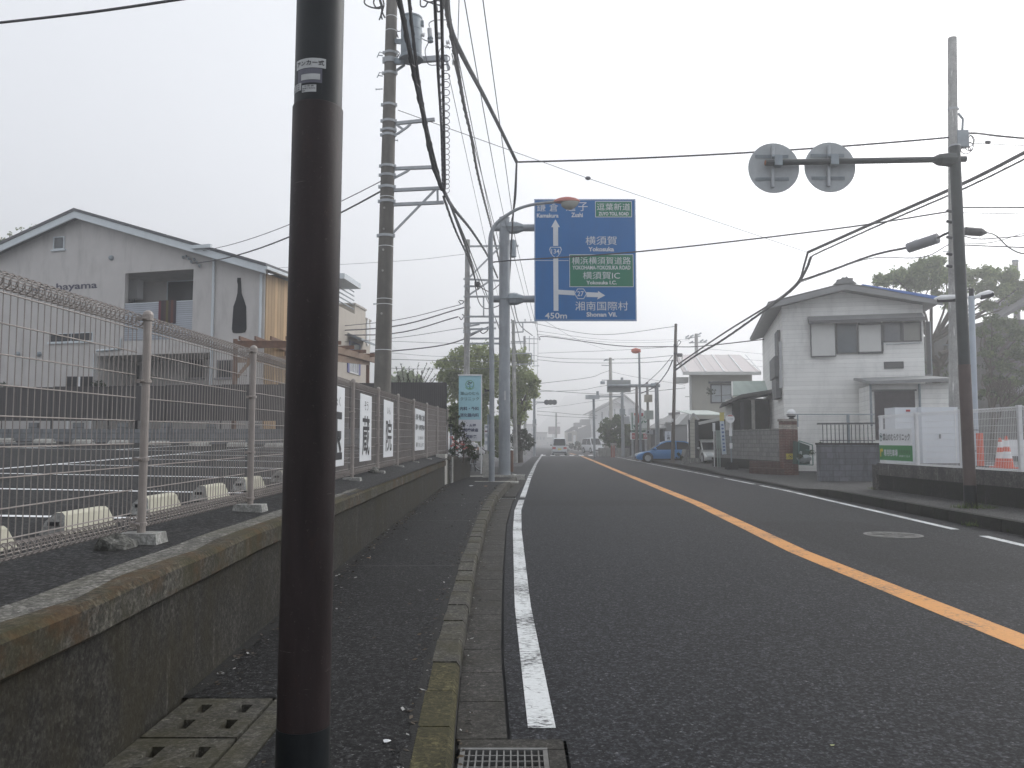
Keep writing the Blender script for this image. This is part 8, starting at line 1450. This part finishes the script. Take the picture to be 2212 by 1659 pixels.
wire('lower thicker service wire from the weathered pole to the restaurant bracket', [P(823, 413, 18), W.pt(Lc(1475, 556)[0], Lc(1475, 556)[1], -.15)], .022, M_cable, .35)
wire('thick cable cutting across the top left corner of the sky', [P(-30, 52, 11), P(0, 49, 11), P(200, 26, 10.5), P(420, -6, 10)], .020)
for a, m_, b, r, lb in (((995, 658), (845, 693), (640, 712), .016, 'uppermost sagging wire from the slim pole to the cream house'), ((1003, 664), (844, 706), (640, 717), .028, 'second thick sagging wire from the slim pole to the cream house'), ((990, 684), (844, 721), (640, 722), .026, 'third thick sagging wire from the slim pole to the cream house'), ((1003, 708), (844, 731), (640, 745), .012, 'thin low wire from the slim pole to the left'), ((1055, 706), (965, 744), (800, 763), .028, 'lowest thick cable sagging left from the slim pole'), ((1003, 549), (860, 564), (500, 584), .008, 'very fine high wire from the slim pole to the left'), ((1160, 742), (1000, 742), (840, 737), .012, 'faint straight wire in the gap left of the roadside tree'), ((1160, 780), (1000, 780), (840, 776), .016, 'lower straight wire in the gap left of the roadside tree'), ((1160, 768), (960, 770), (840, 762), .010, 'fine wire just above the spiky plant'), ((1100, 796), (900, 797), (840, 795), .016, 'wire running level behind the spiky plant')):
    wire(lb, [P(*a, 36 if a[0] < 1060 else 50), P(*m_, 37.5 if a[0] < 1060 else 48), P(*b, 40 if a[0] < 1060 else 46)], r, M_cableg)
wire('black wire from the lamp post past the blue sign to the concrete pole', [P(1060, 568, 26.7), P(1100, 563, 26.5), P(1385, 543, 25.5), P(1800, 495, 24.5), P(2050, 457, 24)], .022)
X0 = P(1745, 545, 31)
wire('thick lashed cable from the right frame edge down to the hanging joint', [P(2250, 310, 21), P(2090, 392, 23.5), P(1900, 476, 27), X0], .055)
wire('lashed cable below the thick one at the right', [P(2250, 325, 21.1), P(2090, 404, 23.6), P(1900, 486, 27), P(1770, 545, 30.5), P(1752, 555, 31)], .028, twist=1)
wire('short vertical lashed cable at the hanging joint over the road', [X0, P(1738, 570, 31.5), P(1727, 604, 32.5), P(1700, 632, 34), P(1660, 660, 36), P(1560, 722, 41), P(1456, 793, 49)], .042)
wire('lashed cable sagging from the hanging joint to the brown pole', [P(1752, 555, 31), P(1740, 585, 31.6), P(1715, 622, 33), P(1655, 668, 36), P(1560, 735, 41), P(1500, 770, 45), P(1456, 802, 49)], .052, twist=1)
wire('thick cable bundle from the concrete pole down to the joint', [P(2050, 502, 24), P(1990, 528, 25), P(1890, 550, 27.5), P(1800, 582, 30.5), P(1730, 606, 32.4)], .036, twist=1)
wire('thin cable drooping below the bundle at the concrete pole', [P(2050, 528, 24), P(1990, 556, 25), P(1880, 558, 27.6), P(1790, 588, 30.6), P(1728, 610, 32.4)], .014, M_cableg)
wire('fine stay wire to the clamp on the concrete pole', [P(2046, 462, 24), P(1990, 510, 25.5), P(1950, 532, 26.5)], .008, M_cableg)
a, b = P(1961, 536, 25.2), P(2027, 514, 24.4); mb = MB(); d = b - a; mb.lathe(a, d, [(0, .08), (.02, .16), (d.length - .02, .16), (d.length, .08)], 16); solo(mb, 'splice_case', mat('splice_grey', (.19, .20, .22), .5), 'grey cylindrical splice case hanging left of the concrete pole', 'splice case', a, smooth=True)
a, b = P(2083, 499, 24), P(2122, 502, 24); mb = MB(); d = b - a; mb.lathe(a, d, [(0, .09), (.03, .13), (d.length - .05, .13), (d.length + .12, .04)], 14); solo(mb, 'splice_case', M_cable, 'black splice case just right of the leaning sign pole', 'splice case', a, smooth=True)
for pts, r, lb in (([(2078, 288), (2110, 288), (2160, 294), (2250, 302)], .030, 'thick wire leaving the concrete pole to the right'), ([(2090, 309), (2250, 316)], .010, 'thin wire below it carrying a small bird like clip'), ([(2066, 448), (2250, 448)], .020, 'level black wire right of the leaning pole'), ([(2066, 459), (2100, 460), (2250, 463)], .010, 'thin level wire right of the leaning pole'), ([(2122, 501), (2150, 508), (2180, 535), (2212, 548), (2250, 540)], .018, 'looping cable from the black splice case'), ([(2068, 505), (2110, 516), (2180, 512), (2250, 506)], .014, 'slack cable under the black splice case'), ([(2068, 529), (2120, 531), (2250, 536)], .016, 'lower level cable right of the leaning pole'), ([(2068, 527), (2140, 524), (2212, 504), (2250, 500)], .010, 'thin rising cable right of the leaning pole')): wire(lb, [(u, v, 24 if u < 2125 else 22.5) for u, v in pts], r)
mb = MB(); c = P(2134, 307, 22.6); mb.sphere(c, (.10, .05, .05), 8); solo(mb, 'wire_clip', M_cable, 'small dark clip on the thin wire near the right frame edge', 'clip', c)
far = [((1148, 697, 58), (1248, 718, 56), (1326, 722, 53), (1458, 705, 49.5), .016, 'thin sagging wire across the road under the blue sign'), ((1166, 734, 60), (1180, 727, 60), (1337, 747, 54), (1458, 749, 49.5), .030, 'thick cable across the road to the brown pole'), ((1458, 749, 49.5), (1500, 749, 46), (1563, 743, 42), (1650, 733, 38), .026, 'thick cable from the brown pole to the white house'), ((1163, 763, 62), (1300, 758, 58), (1380, 754, 53), (1449, 749, 50), .012, 'fine wire across the road below the thick cable'), ((1160, 770, 62), (1230, 775, 60), (1360, 775, 55), (1454, 768, 50), .016, 'paired wire across the road with a kink, upper one'), ((1160, 777, 62), (1230, 783, 60), (1360, 784, 55), (1454, 779, 50), .016, 'paired wire across the road with a kink, lower one'), ((1453, 768, 49.6), (1420, 806, 54), (1380, 838, 62), (1340, 850, 70), .022, 'black cable slanting down left from the brown pole'), ((1453, 778, 49.6), (1440, 805, 52), (1415, 835, 57), (1385, 850, 64), .036, 'thick black cable curving down left from the brown pole'), ((1160, 842, 80), (1270, 850, 78), (1345, 851, 76), (1480, 838, 66), .022, 'low wire across the crossing at signal height'), ((1160, 829, 80), (1270, 816, 82), (1300, 806, 84), (1318, 800, 86), .022, 'wire rising to the pale pole before the white house'), ((1160, 846, 82), (1250, 843, 84), (1290, 836, 85), (1315, 832, 86), .02, 'lower wire rising to the pale pole before the white house'), ((1160, 882, 84), (1220, 876, 86), (1260, 870, 88), (1318, 862, 86), .014, 'fine wire above the far end of the road'), ((1160, 888, 86), (1200, 891, 88), (1240, 895, 90), (1290, 898, 92), .02, 'level wire low over the far end of the road'), ((1160, 896, 88), (1200, 899, 90), (1240, 901, 92), (1290, 903, 92), .02, 'lowest level wire over the far end of the road'), ((1160, 715, 60), (1300, 733, 70), (1400, 735, 80), (1490, 733, 92), .014, 'fine long wire to the hazy insulator pole, upper'), ((1160, 722, 60), (1300, 738, 70), (1400, 740, 80), (1490, 736, 92), .014, 'fine long wire to the hazy insulator pole, lower'), ((1320, 803, 86), (1360, 812, 84), (1420, 822, 80), (1480, 832, 70), .016, 'wire from the pale pole down to the right'), ((1480, 857, 64), (1520, 856, 62), (1560, 854, 58), (1600, 850, 50), .02, 'level wire from the gantry post to the beige house'), ((1505, 765, 92), (1570, 772, 90), (1630, 778, 85), (1680, 782, 60), .014, 'hazy wire above the pink roof, upper'), ((1505, 772, 92), (1570, 782, 90), (1630, 790, 85), (1680, 797, 60), .014, 'hazy wire above the pink roof, middle'), ((1505, 752, 92), (1570, 757, 90), (1640, 764, 85), (1690, 766, 60), .014, 'hazy wire above the pink roof, highest'), ((1172, 690, 55), (1240, 730, 68), (1300, 752, 78), (1318, 756, 86), .012, 'fine wire slanting to the top of the pale pole'), ((2000, 775, 46), (2020, 772, 46), (2035, 770, 46), (2045, 768, 46), .012, 'short wire behind the white house downpipe')]
for a, b, c, d, r, lb in far: wire(lb, [a, b, c, d], r, M_cableg if r < .02 else M_cable)
for (pts, r, lb) in (([(1105, 690, 52), (1118, 780, 54), (1135, 850, 60)], .03, 'lashed cable dropping beside the thick sign post'), ([(1107, 640, 40), (1122, 700, 52), (1150, 725, 60)], .03, 'black cable sloping to the pole right of the sign post'), ([(1098, 640, 38), (1112, 690, 50), (1130, 760, 70), (1150, 800, 85)], .026, 'far running cable beside the thick sign post'), ([(1090, 480, 30), (1120, 590, 42), (1148, 697, 58)], .014, 'thin wire right of the thick sign post'), ([(1105, 480, 30), (1135, 610, 45), (1165, 735, 60)], .014, 'second thin wire right of the thick sign post'), ([(1160, 690, 55), (1162, 760, 70), (1160, 850, 85)], .016, 'hanging wire above the left roadside tree')): wire(lb, pts, r, M_cableg if r < .02 else M_cable)
# ------------------------------------------------------------------ wooded hills
def hill(prof, Y, depth, seed):
    mb = MB(); us = [prof[0][0] + (prof[-1][0] - prof[0][0]) * i / 300 for i in range(301)]; rows = 14; vs = []
    for j in range(rows):
        f = j / (rows - 1); y = Y + depth * f
        for u in us:
            v = interp(prof, u); p = P(u, v, Y + depth); x = p.x * (y / (Y + depth)); h = max(0, p.z) * math.sin(f * 1.5708) ** .75
            h += (mnoise.noise(Vector((x * .03, y * .03, seed))) * 7 + mnoise.noise(Vector((x * .09, y * .06, seed))) * 6 + mnoise.noise(Vector((x * .3, y * .12, seed))) * 3.0) * min(1, h / 4); vs.append((x, y, max(-.3, h - .2)))
    n = len(us); mb.add(vs, [(j * n + i, j * n + i + 1, (j + 1) * n + i + 1, (j + 1) * n + i) for j in range(rows - 1) for i in range(n - 1)]); struct(mb, 'hills', mat('wooded_hill', (.055, .075, .042), .95, .35, .35, bump=.8, bscale=1.2), True)
hill([(1140, 951), (1165, 925), (1200, 890), (1225, 858), (1262, 850), (1290, 835), (1330, 828), (1400, 826), (1480, 822), (1560, 830), (1640, 860), (1760, 905)], 820, 140, 3.1)
hill([(560, 940), (700, 800), (780, 745), (840, 744), (860, 752), (885, 790), (910, 830), (960, 880), (1040, 935)], 700, 120, 8.2)
hill([(1700, 930), (1850, 850), (1950, 830), (2050, 840), (2200, 850), (2350, 900)], 500, 90, 5.5)
# ------------------------------------------------------------------ the fog itself
mb = MB(); mb.box((-900, -62, -1.2), (900, 1150, 105)); hz = mb.build('haze', bpy.data.materials.new('haze')); hz['kind'] = 'stuff'; hz.display_type = 'WIRE'
hm = hz.data.materials[0]; hm.use_nodes = True; nt = hm.node_tree; nt.nodes.clear(); out = nt.nodes.new('ShaderNodeOutputMaterial'); pv = nt.nodes.new('ShaderNodeVolumePrincipled')
pv.inputs['Color'].default_value = (.985, .988, .995, 1); pv.inputs['Density'].default_value = HAZE_DENSITY; pv.inputs['Anisotropy'].default_value = .7
nt.links.new(pv.outputs[0], out.inputs['Volume'])
